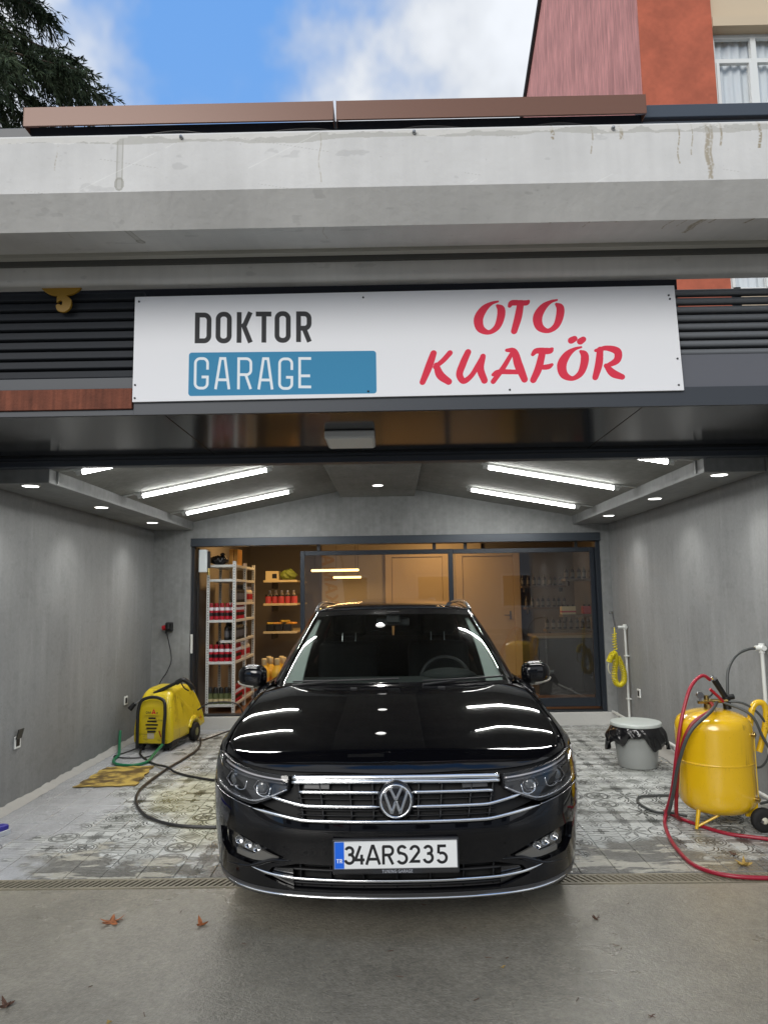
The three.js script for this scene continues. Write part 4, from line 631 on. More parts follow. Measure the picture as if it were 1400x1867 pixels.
  for (const s of [-1, 1]) {
    const q = (pts) => pts.map(([u, v]) => [u * s, v]);
    const hl = mesh('headlight', panel(F, q(HL), [], { off: -0.06, thick: 0 }), M([0.014, 0.014, 0.015], 0.35), CAR);
    mesh('surround', bar(q([...HL, HL[0]]), 0.007, 0.055, -0.003, { prof: [[-0.5, -1], [-0.5, -0.1], [0.5, -0.1], [0.5, -1]] }), M([0.02, 0.02, 0.022], 0.25), hl);
    mesh('lens_cover', panel(F, q(HL), [], { off: 0.0015, thick: 0 }), clearGlass, hl);
    mesh('lower_trim', bar(q(SX([[0.49, 0.645], [0.56, 0.614], [0.645, 0.584], [0.72, 0.593], [0.80, 0.606], [0.86, 0.622]])), 0.010, 0.03, -0.004), M([0.45, 0.45, 0.46], 0.25, { metalness: 0.9 }), hl);
    mesh('light_strip', bar(q(SX([[0.50, 0.683], [0.58, 0.688], [0.68, 0.697], [0.78, 0.712], [0.85, 0.724]])), 0.010, 0.02, -0.02), M([0.5, 0.48, 0.49], 0.15, { metalness: 0.4 }), hl);
    mesh('inner_shelf', bar(q(SX([[0.50, 0.667], [0.62, 0.676], [0.74, 0.690], [0.85, 0.706]])), 0.014, 0.05, -0.012), M([0.03, 0.03, 0.032], 0.18), hl);
    for (const [x, y, r] of [[0.610, 0.640, 0.033], [0.752, 0.655, 0.038]]) {
      const p = F(s * sOfX(x), y), pr = new THREE.Group(); pr.name = 'projector'; pr.position.set(p.x, p.y, p.z - 0.045 - (x > 0.7 ? 0.015 : 0)); pr.rotation.y = s * 0.14; hl.add(pr);
      const bez = lathe([[r * 0.86, -0.03], [r * 0.90, 0.012], [r * 1.02, 0.018], [r * 1.12, 0.012], [r * 1.2, -0.02]], 6); bez.rotateX(Math.PI / 2); bez.rotateZ(Math.PI / 6); bez.scale(1.12, 0.94, 1);
      const body = mesh('projector', [bez], M([0.16, 0.16, 0.17], 0.22, { metalness: 0.9 }), hl); body.position.copy(pr.position); body.rotation.copy(pr.rotation); hl.remove(pr);
      const lens = new THREE.SphereGeometry(r * 0.82, 20, 12, 0, 6.3, 0, Math.PI / 2); lens.rotateX(Math.PI / 2); lens.scale(1, 1, 0.6);
      const lm = mesh('projector_lens', lens, M([0.05, 0.055, 0.06], 0.03, { clearcoat: 1 }), hl); lm.position.copy(pr.position); lm.rotation.copy(pr.rotation);
      const hook = mesh('light_bracket', bar(q(SX([[x - r * 1.1, y + 0.012], [x - r * 0.9, y - r * 0.85], [x, y - r * 1.12], [x + r * 0.9, y - r * 0.8], [x + r * 1.05, y + 0.012]])), 0.006, 0.02, -0.02 - (x > 0.7 ? 0.012 : 0)), chromeC, hl);
    }
  }
  // ---- hood, fenders, sides
  const hoodL = []; for (let k = 0; k <= 24; k++) { const x = k / 24 * 0.825; hoodL.push([x, zFront(x) - lerp(0.010, 0.016, k / 24)]); }
  hoodL.push([0.825, -0.60], [0.808, -0.90], [0.785, -1.22], [0.72, -1.30], [0.60, -1.245], [0.35, -1.185], [0, -1.165]);
  { const o = []; for (let k = 0; k <= 40; k++) { const sv = lerp(0, sOfZ(-1.3), k / 40), [x, z] = out(sv); o.push([x * (DK(z) - 0.013), z - 0.075 * sstep(1.15, 0.35, sv)]); } o.push([0, -1.3]); mesh('inner_panel', panel(D, mir(o), [], { off: -0.022, thick: 0.05, max: 0.06, flip: true }), deep, CAR); }
  mesh('hood', panel(D, mir(hoodL), [], { max: 0.035, thick: 0.018, flip: true }), paint, CAR);
  for (const s of [-1, 1]) {
    const q = (pts) => pts.map(([u, v]) => [u * s, v]);
    const top = []; for (let k = 0; k <= 16; k++) { const sv = lerp(sOfX(0.80), sOfZ(-1.235), k / 16); top.push([sv, yTop(sv) - 0.002]); }
    const st = top.filter(([u]) => u > sOfX(0.862) + 0.16);
    const fend = [[sOfX(0.862) + 0.152, 0.742], ...st, [sOfZ(-1.235), 0.24], [sAx + WR + 0.005, 0.24], ...arch(sAx, -0.2, Math.PI - 0.92), [sAx - 0.235, 0.617], [sAx - 0.32, 0.617], [sOfX(0.862) + 0.07, 0.612], [sOfX(0.862) + 0.126, 0.665]];
    mesh('fender', panel(F, q(fend), [], { thick: 0.02 }), paint, CAR);
    // narrow strip above the headlight and fender crown, beside the hood
    const edge = []; for (let k = 0; k <= 20; k++) { const sv = lerp(sOfX(0.845), sOfZ(-1.60), k / 20), [x, z] = out(sv); edge.push([x * DK(z) * 0.9985, z - 0.067 * sstep(1.15, 0.35, sv)]); }
    mesh('fender_crown', panel(D, q([...edge, [0.79, -1.60], [0.791, -1.22], [0.814, -0.90], [0.831, -0.60], [0.834, zFront(0.834) - 0.020]]), [], { max: 0.03, thick: 0.015, flip: true }), paint, CAR);
    const door = (z0, z1) => { const a = sOfZ(z0) + 0.003, b = sOfZ(z1) - 0.003; return [[a, 0.925], [b, 0.925], [b, 0.24], [a, 0.24]]; };
    const d1 = mesh('door', panel(F, q(door(-1.235, -2.31)), [], { thick: 0.02 }), paint, CAR), d2c = [[sOfZ(-2.31) + 0.003, 0.925], [sOfZ(-3.30), 0.925], [sOfZ(-3.30), 0.50], ...arch(sRx, Math.PI - 0.6, Math.PI + 0.2).slice(0, 9), [sRx - WR - 0.002, 0.24], [sOfZ(-2.31) + 0.003, 0.24]];
    const d2 = mesh('door', panel(F, q(d2c), [], { thick: 0.02 }), paint, CAR);
    for (const [d, z] of [[d1, -2.12], [d2, -3.1]]) mesh('handle', bar(q([[sOfZ(z + 0.1), 0.80], [sOfZ(z), 0.803], [sOfZ(z - 0.1), 0.80]]), 0.028, 0.02, 0.028), paint, d);
    mesh('side_sill', panel(F, q([[sAx + WR, 0.238], [sRx - WR, 0.238], [sRx - WR, 0.17], [sAx + WR, 0.17]]), [], { thick: 0.05, off: -0.005 }), trim, CAR);
    mesh('rear_quarter', panel(F, q([[sOfZ(-3.30) + 0.004, 0.925], [SMAX - 0.62, 0.925], [SMAX - 0.62, 0.30], [sRx + WR, 0.26], ...arch(sRx, -0.15, Math.PI - 0.62), [sOfZ(-3.30) + 0.004, 0.505]]), [], { thick: 0.02 }), paint, CAR);
    mesh('rear_light', panel(F, q([[SMAX - 0.615, 0.90], [SMAX - 0.28, 0.90], [SMAX - 0.28, 0.76], [SMAX - 0.615, 0.72]]), [], { thick: 0.02 }), M([0.25, 0.01, 0.01], 0.1, { clearcoat: 1 }), CAR);
    // wheels
    for (const [z, sx] of [[WZ, s], [RZ, s]]) {
      const w = new THREE.Group(); w.name = 'wheel'; w.position.set(s * 0.748, 0.322, z); CAR.add(w);
      const ty = lathe([[0.215, -0.09], [0.25, -0.105], [0.30, -0.11], [0.318, -0.098], [0.322, -0.06], [0.322, 0.06], [0.318, 0.098], [0.30, 0.11], [0.25, 0.105], [0.215, 0.09]], 56); ty.rotateZ(-s * Math.PI / 2); mesh('tyre', ty, rubber, w);
      const ri = lathe([[0.0, 0.05], [0.03, 0.055], [0.05, 0.045], [0.06, 0.02], [0.19, 0.0], [0.205, 0.07], [0.222, 0.085], [0.222, -0.085], [0.19, -0.06]], 48); ri.rotateZ(-s * Math.PI / 2); const rm = mesh('rim', ri, M([0.06, 0.06, 0.065], 0.3, { metalness: 0.7 }), w);
      for (let k = 0; k < 10; k++) { const a = k * Math.PI / 5; mesh('spoke', rod([s * 0.05, 0.04 * Math.cos(a), 0.04 * Math.sin(a)], [s * 0.072, 0.212 * Math.cos(a), 0.212 * Math.sin(a)], 0.012, 6, 0.009), silver, rm); }
      mesh('wheel_well', cyl(0, -0.14, 0, 0.10, WR - 0.004, WR - 0.004, 32, true).rotateZ(Math.PI / 2), deep, w).position.set(-s * 0.03, 0, 0);
    }
    // mirrors
    {
      const m = new THREE.Group(); m.name = 'mirror'; m.position.set(s * 0.925, 0.955, -1.74); CAR.add(m);
      const g = new THREE.SphereGeometry(1, 36, 24), p = g.attributes.position; for (let i = 0; i < p.count; i++) { let x = p.getX(i), y = p.getY(i), z = p.getZ(i); const pw = (v, n) => Math.sign(v) * Math.pow(Math.abs(v), n); x = pw(x, 0.66); y = pw(y, 0.62); z = pw(z, 0.85); const o = x * s; y *= 1 - 0.30 * clamp(o) * clamp(o) ; y += 0.05 * o; z = z < 0 ? z * 0.35 : z - 0.25 * o; p.setXYZ(i, x * 0.098, y * 0.080, z * 0.085); } g.computeVertexNormals(); g.translate(s * 0.035, 0.012, 0);
      mesh('housing', g, paint, m);
      const ind = new THREE.TorusGeometry(0.105, 0.007, 8, 24, 1.5); ind.scale(1, 0.30, 0.9); ind.rotateX(0.1); if (s > 0) ind.rotateZ(-1.05); else ind.rotateZ(Math.PI - 0.45); ind.translate(s * 0.038, -0.012, 0.052);
      mesh('indicator', tube([[s * 0.130, -0.022, 0.016], [s * 0.115, -0.034, 0.040], [s * 0.075, -0.044, 0.064], [s * 0.015, -0.050, 0.078]], 0.0065, 24, 8), M([0.25, 0.24, 0.21], 0.3, { metalness: 0.3 }), m);
      const arm = tube([[-s * 0.10, -0.12, 0.05], [-s * 0.05, -0.085, 0.035], [s * 0.0, -0.045, 0.01], [s * 0.03, -0.02, 0.0]], 0.024, 24, 12); mesh('arm', arm, paint, m);
      mesh('mirror_glass', (() => { const q2 = new THREE.CircleGeometry(1, 28); q2.scale(0.088, 0.055, 1); q2.rotateY(Math.PI); q2.translate(s * 0.038, 0.012, -0.034); return q2; })(), chromeC, m);
    }
  }
  // ---- greenhouse: belt curve B, roof curve T
  const roofC = curve([[-4.35, 1.392], [-4.1, 1.415], [-3.6, 1.440], [-3.0, 1.450], [-2.6, 1.442], [-2.3, 1.425], [-2.06, 1.400]]);
  const roofY = (x, z) => roofC(z) - 0.012 * Math.pow(Math.abs(x) / 0.6, 2) - 0.032 * Math.pow(Math.abs(x) / 0.62, 6);
  const Bk = [[0, 0.958, -1.20], [0.36, 0.956, -1.225], [0.64, 0.950, -1.32], [0.755, 0.940, -1.47], [0.825, 0.932, -1.85], [0.845, 0.935, -2.5], [0.840, 0.950, -3.3], [0.795, 0.975, -4.05], [0.70, 0.985, -4.52], [0, 0.985, -4.66]];
  const Tk = [[0, 0, -2.09], [0.30, 0, -2.105], [0.505, 0, -2.15], [0.575, 0, -2.22], [0.61, 0, -2.55], [0.622, 0, -2.95], [0.615, 0, -3.5], [0.59, 0, -4.05], [0.53, 0, -4.27], [0, 0, -4.34]].map(([x, , z]) => [x, roofY(x, z), z]);
  const cr = (k, u) => { const n = k.length - 1, i = clamp(Math.floor(u), 0, n - 1), t = u - i, g = (j) => j < 0 ? [-k[1][0], k[1][1], k[1][2]] : j > n ? [-k[n - 1][0], k[n - 1][1], k[n - 1][2]] : k[j], a = g(i - 1), b = g(i), c = g(i + 1), d = g(i + 2); return [0, 1, 2].map((q) => 0.5 * (2 * b[q] + (c[q] - a[q]) * t + (2 * a[q] - 5 * b[q] + 4 * c[q] - d[q]) * t * t + (3 * b[q] - a[q] - 3 * c[q] + d[q]) * t * t * t)); };
  const GH = (u, v) => { const sg = u < 0 ? -1 : 1, a = Math.min(9, Math.abs(u)), b = cr(Bk, a), t = cr(Tk, a), bul = 4 * v * (1 - v), side = sstep(2.5, 3.6, a); return V(sg * (lerp(b[0], t[0], v) + bul * 0.012 * side), lerp(b[1], t[1], v) + bul * 0.016 * (1 - side), lerp(b[2], t[2], v) + bul * 0.02 * (1 - side)); };
  const gp = (c, h, o) => panel(GH, c, h, { max: 0.10, thick: 0.015, ...o });
  mesh('windshield', gp([[-2.80, 0.03], [2.80, 0.03], [2.84, 0.90], [-2.84, 0.90]], [], { thick: 0 }), carGlass, CAR);
  mesh('windshield_band', gp([[-2.84, 0.902], [2.84, 0.902], [2.84, 0.985], [-2.84, 0.985]], [], { thick: 0.004 }), piano, CAR);
  mesh('windshield_base', gp([[-2.80, -0.035], [2.80, -0.035], [2.80, 0.028], [-2.80, 0.028]], [], { thick: 0.004 }), piano, CAR);
  for (const s of [-1, 1]) {
    const q = (pts) => pts.map(([u, v]) => [u * s, v]);
    mesh('pillar_trim', gp(q([[2.80, -0.04], [2.93, -0.04], [2.95, 0.985], [2.845, 0.985]]), [], { off: 0.002 }), piano, CAR);
    mesh('side_frame', gp(q([[2.94, -0.02], [8.25, -0.02], [8.25, 0.99], [2.96, 0.99]]), [q([[3.35, 0.06], [4.86, 0.06], [4.80, 0.90], [3.62, 0.90], [3.42, 0.5]]), q([[4.98, 0.06], [6.35, 0.06], [6.30, 0.90], [4.92, 0.90]]), q([[6.5, 0.10], [7.5, 0.14], [7.2, 0.88], [6.45, 0.90]])], { thick: 0.02 }), paint, CAR);
    mesh('side_window', gp(q([[3.35, 0.06], [4.86, 0.06], [4.80, 0.90], [3.62, 0.90], [3.42, 0.5]]), [], { thick: 0, off: -0.004 }), carGlass, CAR);
    mesh('side_window', gp(q([[4.98, 0.06], [6.35, 0.06], [6.30, 0.90], [4.92, 0.90]]), [], { thick: 0, off: -0.004 }), privacy, CAR);
    mesh('side_window', gp(q([[6.5, 0.10], [7.5, 0.14], [7.2, 0.88], [6.45, 0.90]]), [], { thick: 0, off: -0.004 }), privacy, CAR);
    // shoulder between the doors and the belt line
    const sh = []; const N = 40, rows = []; for (let k = 0; k <= N; k++) { const u = lerp(3.0, 8.6, k / N), b = cr(Bk, u), so = sOfZ(b[2]), f = F(so, 0.925); rows.push([V(s * f.x, 0.925, f.z), V(s * lerp(f.x, b[0], 0.6), lerp(0.925, b[1], 0.85) + 0.004, lerp(f.z, b[2], 0.5)), V(s * (b[0] - 0.003), b[1] + 0.004, b[2])]); }
    const ps = [], ix = []; rows.forEach((r) => r.forEach((p) => ps.push(p.x, p.y, p.z))); for (let i = 0; i < N; i++) for (let k = 0; k < 2; k++) { const a = i * 3 + k, b = a + 1, c = a + 3, d = a + 4; ix.push(a, c, b, b, c, d); } const sg = new THREE.BufferGeometry(); sg.setAttribute('position', new THREE.Float32BufferAttribute(ps, 3)); sg.setIndex(ix); sg.computeVertexNormals(); mesh('shoulder', sg, paint, CAR);
    mesh('roof_rail', [tube([[s * 0.585, roofY(0.585, -2.30) - 0.004, -2.30], [s * 0.578, roofY(0.58, -2.42) + 0.018, -2.42], [s * 0.578, roofY(0.58, -2.7) + 0.026, -2.70], [s * 0.578, roofY(0.58, -3.3) + 0.026, -3.3], [s * 0.568, roofY(0.57, -3.9) + 0.020, -3.9], [s * 0.562, roofY(0.56, -4.1) - 0.002, -4.1]], 0.013, 60, 10)], silver, CAR);
  }
  mesh('rear_window', gp([[8.30, 0.06], [9, 0.06], [9, 0.95], [8.30, 0.95]], [], { thick: 0 }), privacy, CAR); mesh('rear_window', gp([[-8.30, 0.06], [-9, 0.06], [-9, 0.95], [-8.30, 0.95]], [], { thick: 0 }), privacy, CAR);
  const half2 = (s) => [[s * SMAX, 0.98], [s * (SMAX - 0.27), 0.98], [s * (SMAX - 0.27), 0.50], [s * SMAX, 0.50]];
  mesh('tailgate', [panel(F, half2(1), [], { thick: 0.02 }), panel(F, half2(-1), [], { thick: 0.02 })], paint, CAR);
  mesh('rear_bumper', [1, -1].map((s) => panel(F, [[s * SMAX, 0.495], [s * (SMAX - 0.615), 0.715], [s * (SMAX - 0.615), 0.28], [s * SMAX, 0.26]], [], { thick: 0.02 })), paint, CAR);
  // roof
  const rc = []; for (let k = 0; k <= 60; k++) { const t = cr(Tk, k / 60 * 9); rc.push([t[0], t[2]]); }
  const RM = (x, z) => V(x, roofY(x, z), z), rpoly = [...rc, ...rc.slice(1, -1).map(([x, z]) => [-x, z]).reverse()];
  mesh('roof', panel(RM, rpoly, [], { max: 0.06, thick: 0.02, flip: true }), paint, CAR);
  mesh('sunroof', panel(RM, [[-0.43, -2.24], [0.43, -2.24], [0.45, -2.30], [0.45, -3.1], [-0.45, -3.1], [-0.45, -2.30]], [], { max: 0.06, thick: 0.004, off: 0.003, flip: true }), privacy, CAR);
  // cowl, wipers
  mesh('cowl', panel((x, z) => V(x, 0.938 - 0.02 * x * x, z), mir([[0, -1.13], [0.5, -1.18], [0.80, -1.23], [0.80, -1.5], [0.6, -1.40], [0, -1.26]]), [], { thick: 0.03, max: 0.1, flip: true }), trim, CAR);
  for (const [a, b] of [[[-0.50, 0.02], [0.02, 0.045]], [[0.12, 0.02], [0.60, 0.05]]]) {
    const A = GH(a[0] * 3.6, 0.012), pts = []; for (let k = 0; k <= 6; k++) { const x = lerp(a[0], b[0], k / 6), p = GH(x * 3.9, lerp(a[1], b[1], k / 6)); pts.push([p.x, p.y + 0.014, p.z + 0.012]); }
    mesh('wiper', [tube(pts, 0.006, 30, 6), rod([pts[0][0], pts[0][1] - 0.02, pts[0][2] + 0.03], pts[3], 0.008, 8, 0.005)], trim, CAR);
  }
  mesh('washer_nozzle', [-0.24, 0.28].map((x) => { const p = D(x, -1.12); return rbox(x - 0.02, p.y - 0.004, p.z - 0.008, x + 0.02, p.y + 0.008, p.z + 0.008, 0.004, 2); }), trim, CAR);
  // underbody and engine bay
  mesh('underbody', [box(-0.60, 0.19, -4.45, 0.60, 0.30, -0.45), box(-0.58, 0.30, -1.15, 0.58, 0.66, -0.30)], deep, CAR);
  mesh('cabin_floor', box(-0.74, 0.30, -4.4, 0.74, 0.36, -1.2), deep, CAR);
  // ---- cabin
  const cloth = M([0.0045, 0.005, 0.0055], 0.85, { specularIntensity: 0.15 }), lining = M([0.20, 0.225, 0.21], 0.9), dash = M([0.010, 0.012, 0.012], 0.75, { specularIntensity: 0.3 });
  { const pr = [[-1.30, 0.60], [-1.30, 0.925], [-1.50, 0.945], [-1.72, 0.955], [-1.84, 0.94], [-1.88, 0.86], [-1.82, 0.70], [-1.80, 0.55]]; mesh('dashboard', prismX(pr, -0.74, 0.74), dash, CAR); const hump = new THREE.SphereGeometry(1, 24, 14); hump.scale(0.19, 0.055, 0.15); hump.translate(0.37, 0.95, -1.74); mesh('instrument_hood', hump, dash, CAR); }
  { const w = new THREE.TorusGeometry(0.175, 0.016, 12, 48); w.rotateX(-0.42); w.translate(0.37, 0.885, -2.02); mesh('steering_wheel', [w, rod([0.37, 0.885, -2.02], [0.37, 0.83, -1.86], 0.03, 10), rod([0.21, 0.885, -2.02], [0.53, 0.885, -2.02], 0.016, 8)], M([0.012, 0.012, 0.013], 0.5, { specularIntensity: 0.3 }), CAR); }
  for (const x of [-0.37, 0.37]) {
    const st = mesh('seat', [rbox(x - 0.25, 0.42, -2.75, x + 0.25, 0.56, -2.22, 0.05, 4), (() => { const g = rbox(x - 0.25, 0, -0.07, x + 0.25, 0.62, 0.07, 0.06, 4); g.rotateX(-0.26); g.translate(0, 0.52, -2.70); return g; })()], cloth, CAR);
    mesh('headrest', (() => { const g = rbox(x - 0.14, 0, -0.05, x + 0.14, 0.19, 0.05, 0.045, 4); g.rotateX(-0.2); g.translate(0, 1.165, -2.90); return g; })(), cloth, st);
    mesh('headrest_posts', [-0.055, 0.055].map((d) => rod([x + d, 1.08, -2.84], [x + d, 1.20, -2.87], 0.006, 8)), chromeC, st);
  }
  mesh('rear_seat', [rbox(-0.65, 0.42, -3.6, 0.65, 0.56, -3.05, 0.05, 3), (() => { const g = rbox(-0.65, 0, -0.07, 0.65, 0.62, 0.07, 0.06, 3); g.rotateX(-0.28); g.translate(0, 0.52, -3.58); return g; })()], cloth, CAR);
  mesh('headliner', panel(RM, rpoly.map(([x, z]) => [x * 0.94, lerp(-3.2, z, 0.955)]), [], { off: -0.035, thick: 0, max: 0.1, flip: true }), lining, CAR);
  for (const s of [-1, 1]) mesh('pillar_lining', gp([[1.80, 0.03], [2.90, 0.03], [2.92, 0.93], [2.22, 0.93]].map(([u, v]) => [u * s, v]), [], { off: -0.04, thick: 0.01 }), lining, CAR);
  for (const s of [-1, 1]) mesh('door_lining', panel(F, [[sOfZ(-1.5), 0.92], [sOfZ(-3.3), 0.92], [sOfZ(-3.3), 0.4], [sOfZ(-1.5), 0.4]].map(([u, v]) => [u * s, v]), [], { off: -0.09, thick: 0, max: 0.15 }), cloth, CAR);
  mesh('rear_view_mirror', [rbox(-0.12, 1.275, -2.14, 0.12, 1.335, -2.115, 0.02, 3), rbox(-0.05, 1.30, -2.11, 0.05, 1.385, -2.03, 0.01, 2)], trim, CAR);
}
// ---------------------------------------------------------------- shop behind the glass
const SF = 0.14, SZ = -12.4;   // shop floor height, back wall
{
  const wood = dataTex(1024, 1024, (() => { const a = fbm(1024, 1024, 4, 90, 4, 501), b = fbm(1024, 1024, 6, 6, 4, 502); return (i, c) => { const v = 0.8 + (a[i] - 0.5) * 0.4 + (b[i] - 0.5) * 0.3; c[0] = v * 0.55; c[1] = v * 0.38; c[2] = v * 0.25; }; })(), true);
  const woodF = M(0xffffff, 0.4, { map: rep(wood, 0.5, 0.5) });
  const fl = struct('shop_floor', box(XL, 0.0, SZ, 3.2, SF - 0.012, ZB - 0.21), M([0.05, 0.04, 0.03], 0.8));
  for (let k = 0; k < 12; k++) for (let j = 0; j < 3; j++) { const x0 = -2.45 + j * 1.85, z1 = ZB - 0.215 - k * 0.30; mesh('floor_board', box(x0 + 0.002, SF - 0.012, z1 - 0.297, x0 + 1.847, SF, z1), woodF, fl); }
  const dark = M([0.18, 0.165, 0.15], 0.8), wallW = M([0.42, 0.36, 0.27], 0.8), ceilD = M([0.20, 0.18, 0.16], 0.8);
  struct('shop_wall_left', box(-2.55, SF, SZ, -2.45, 2.75, ZB - 0.21), dark); struct('shop_wall_right', box(3.1, SF, SZ, 3.2, 2.75, ZB - 0.21), dark);
  struct('shop_wall_back', [box(-2.55, SF, SZ - 0.12, -1.2, 2.75, SZ)], dark); struct('shop_partition', [box(-1.2, SF, SZ + 0.0, 1.52, 2.75, SZ + 0.1)], wallW); struct('shop_wall_dark', [box(1.52, SF, SZ - 0.1, 3.2, 2.75, SZ)], dark);
  struct('shop_ceiling', box(-2.55, 2.75, SZ, 3.2, 2.85, ZB - 0.21), ceilD);
  // sliding glass front
  const fz0 = ZB - 0.11, hd = thing('door_header', 'dark grey track header above the glass shop front', 'door frame', [0, 0, 0]);
  mesh('header', rbox(OPL, 2.105, ZB - 0.16, OPR, 2.20, ZB + 0.015, 0.005, 1), M(0x3b424a, 0.4, { metalness: 0.3 }), hd); mesh('jamb', rbox(OPL, SF, ZB - 0.17, OPL + 0.035, 2.105, ZB - 0.04, 0.004, 1), M(0x1c2026, 0.5), hd); mesh('jamb', rbox(OPR - 0.05, SF, ZB - 0.17, OPR, 2.105, ZB - 0.03, 0.004, 1), frameBlue, hd); mesh('sill_track', rbox(OPL + 0.036, SF, ZB - 0.16, OPR - 0.051, SF + 0.018, ZB - 0.03, 0.004, 1), M(0x24282d, 0.4), hd);
  const shopGlass = new THREE.MeshPhysicalMaterial({ color: 0xf2f4f2, roughness: 0.0, transmission: 1, thickness: 0, ior: 1.9 });
  const pane = (x0, x1, z, label) => {
    const t = thing('sliding_door', label, 'glass door', [0, 0, 0], 0, 'sliding glass panels of the shop front'), y0 = SF + 0.05, y1 = 2.035, w = 0.055, d = 0.02;
    mesh('stile', rbox(x0, y0, z - d, x0 + w, y1, z + d, 0.004, 1), frameBlue, t); mesh('stile', rbox(x1 - w, y0, z - d, x1, y1, z + d, 0.004, 1), frameBlue, t);
    mesh('rail', rbox(x0 + w, y1 - w, z - d, x1 - w, y1, z + d - 0.002, 0.004, 1), frameBlue, t); mesh('rail', rbox(x0 + w, y0, z - d, x1 - w, y0 + 0.10, z + d - 0.002, 0.004, 1), frameBlue, t);
    const g = new THREE.PlaneGeometry(x1 - x0 - 2 * w, y1 - w - y0 - 0.10); g.translate((x0 + x1) / 2, (y1 - w + y0 + 0.10) / 2, z); mesh('glass', g, shopGlass, t);
    for (const k of [0.12, 0.88]) mesh('hanger', rbox(lerp(x0, x1, k) - 0.02, y1, z - 0.012, lerp(x0, x1, k) + 0.02, 2.106, z + 0.012, 0.003, 1), blackPlastic, t);
  };
  pane(-1.085, 0.715, ZB - 0.065, 'sliding glass panel in dark frame, behind the car roof beside the open doorway'); pane(0.665, OPR - 0.052, ZB - 0.115, 'fixed glass panel in dark frame beside the coiled yellow hose');
  single('wall_panel', 'black side panel inside the open shop doorway', 'panel', rbox(OPL + 0.037, SF + 0.02, ZB - 0.21, OPL + 0.055, 2.10, ZB - 0.165, 0.003, 1), M([0.012, 0.012, 0.013], 0.5));
  single('door_switch', 'slim white switch plate on the dark jamb of the shop doorway', 'switch', rbox(OPL + 0.005, 0.86, ZB - 0.04, OPL + 0.03, 1.08, ZB - 0.028, 0.003, 2), whitePlastic);
  { const t = thing('alarm_box', 'white box with black clip at the top of the open doorway', 'alarm box', [-2.285, 1.80, ZB - 0.10]); mesh('case', rbox(0, 0, 0, 0.10, 0.27, 0.07, 0.012, 3), M(0xcfd6d8, 0.4), t); mesh('clip', rbox(0.101, 0.05, 0.01, 0.13, 0.25, 0.05, 0.006, 2), blackPlastic, t); mesh('knob', cyl(0.112, -0.03, 0.03, 0.05, 0.02, 0.016, 14), brass, t); }
  // warm pendants
  const warm = glow([1, 0.62, 0.22], 5), warmC = new THREE.Color(1, 0.60, 0.24);
  for (const [x0, x1, y, z, l] of [[-1.19, -0.49, 1.86, -10.6, 'long warm glowing linear pendant in the shop'], [-0.95, -0.5, 1.78, -11.6, 'short warm glowing linear pendant near the shop partition']]) {
    const t = thing('pendant_light', l, 'lamp', [0, 0, 0]); mesh('tube', rbox(x0, y, z - 0.02, x1, y + 0.035, z + 0.02, 0.012, 3), warm, t); for (const x of [x0 + 0.05, x1 - 0.05]) mesh('cord', rod([x, y + 0.035, z], [x, 2.75, z], 0.003, 6), blackPlastic, t);
    const L = new THREE.RectAreaLight(warmC, SHOP_L, x1 - x0, 0.04); L.position.set((x0 + x1) / 2, y - 0.006, z); L.rotation.x = -Math.PI / 2; scene.add(L);
  }
  { const t = thing('shop_downlight', 'warm round ceiling light above the shop shelves', 'lamp', [-1.6, 2.735, -9.9]); mesh('diffuser', cyl(0, 0, 0, 0.012, 0.11, 0.11, 28), warm, t); mesh('trim_ring', (() => { const g = new THREE.TorusGeometry(0.115, 0.012, 8, 28); g.rotateX(Math.PI / 2); return g; })(), whitePlastic, t); const L = new THREE.RectAreaLight(warmC, SHOP_L * 3.0, 0.2, 0.2); L.position.set(-1.6, 2.725, -9.9); L.rotation.x = -Math.PI / 2; scene.add(L); }
  { const t = thing('shop_downlight', 'warm round ceiling light in front of the pale inner door', 'lamp', [0.8, 2.735, -11.4]); mesh('diffuser', cyl(0, 0, 0, 0.012, 0.11, 0.11, 28), warm, t); mesh('trim_ring', (() => { const g = new THREE.TorusGeometry(0.115, 0.012, 8, 28); g.rotateX(Math.PI / 2); return g; })(), whitePlastic, t); const L = new THREE.RectAreaLight(warmC, SHOP_L * 2.2, 0.2, 0.2); L.position.set(0.8, 2.725, -11.4); L.rotation.x = -Math.PI / 2; scene.add(L); }
  // inner doors in the partition
  const innerDoor = (x, label) => { const t = thing('inner_door', label, 'door', [x, SF, SZ + 0.102], 0, 'pale doors in the shop partition'), dm = M([0.62, 0.48, 0.30], 0.5); mesh('frame', rbox(-0.54, 0, 0, -0.43, 2.10, 0.05, 0.005, 1), dm, t); mesh('frame', rbox(0.43, 0, 0, 0.54, 2.10, 0.05, 0.005, 1), dm, t); mesh('frame', rbox(-0.43, 2.0, 0, 0.43, 2.10, 0.05, 0.005, 1), dm, t); const l = mesh('leaf', rbox(-0.425, 0.005, 0.001, 0.425, 1.995, 0.03, 0.004, 1), dm, t); mesh('handle', [rod([0.36, 1.0, 0.03], [0.36, 1.0, 0.075], 0.008, 8), rod([0.36, 1.0, 0.07], [0.25, 1.0, 0.07], 0.008, 8), rbox(0.345, 0.93, 0.03, 0.375, 1.07, 0.034, 0.002, 1)], steel, l); };
  innerDoor(0.42, 'pale wooden inner door seen through the glass above the car roof'); innerDoor(1.62, 'pale wooden inner door with lever handle behind the fixed glass panel');
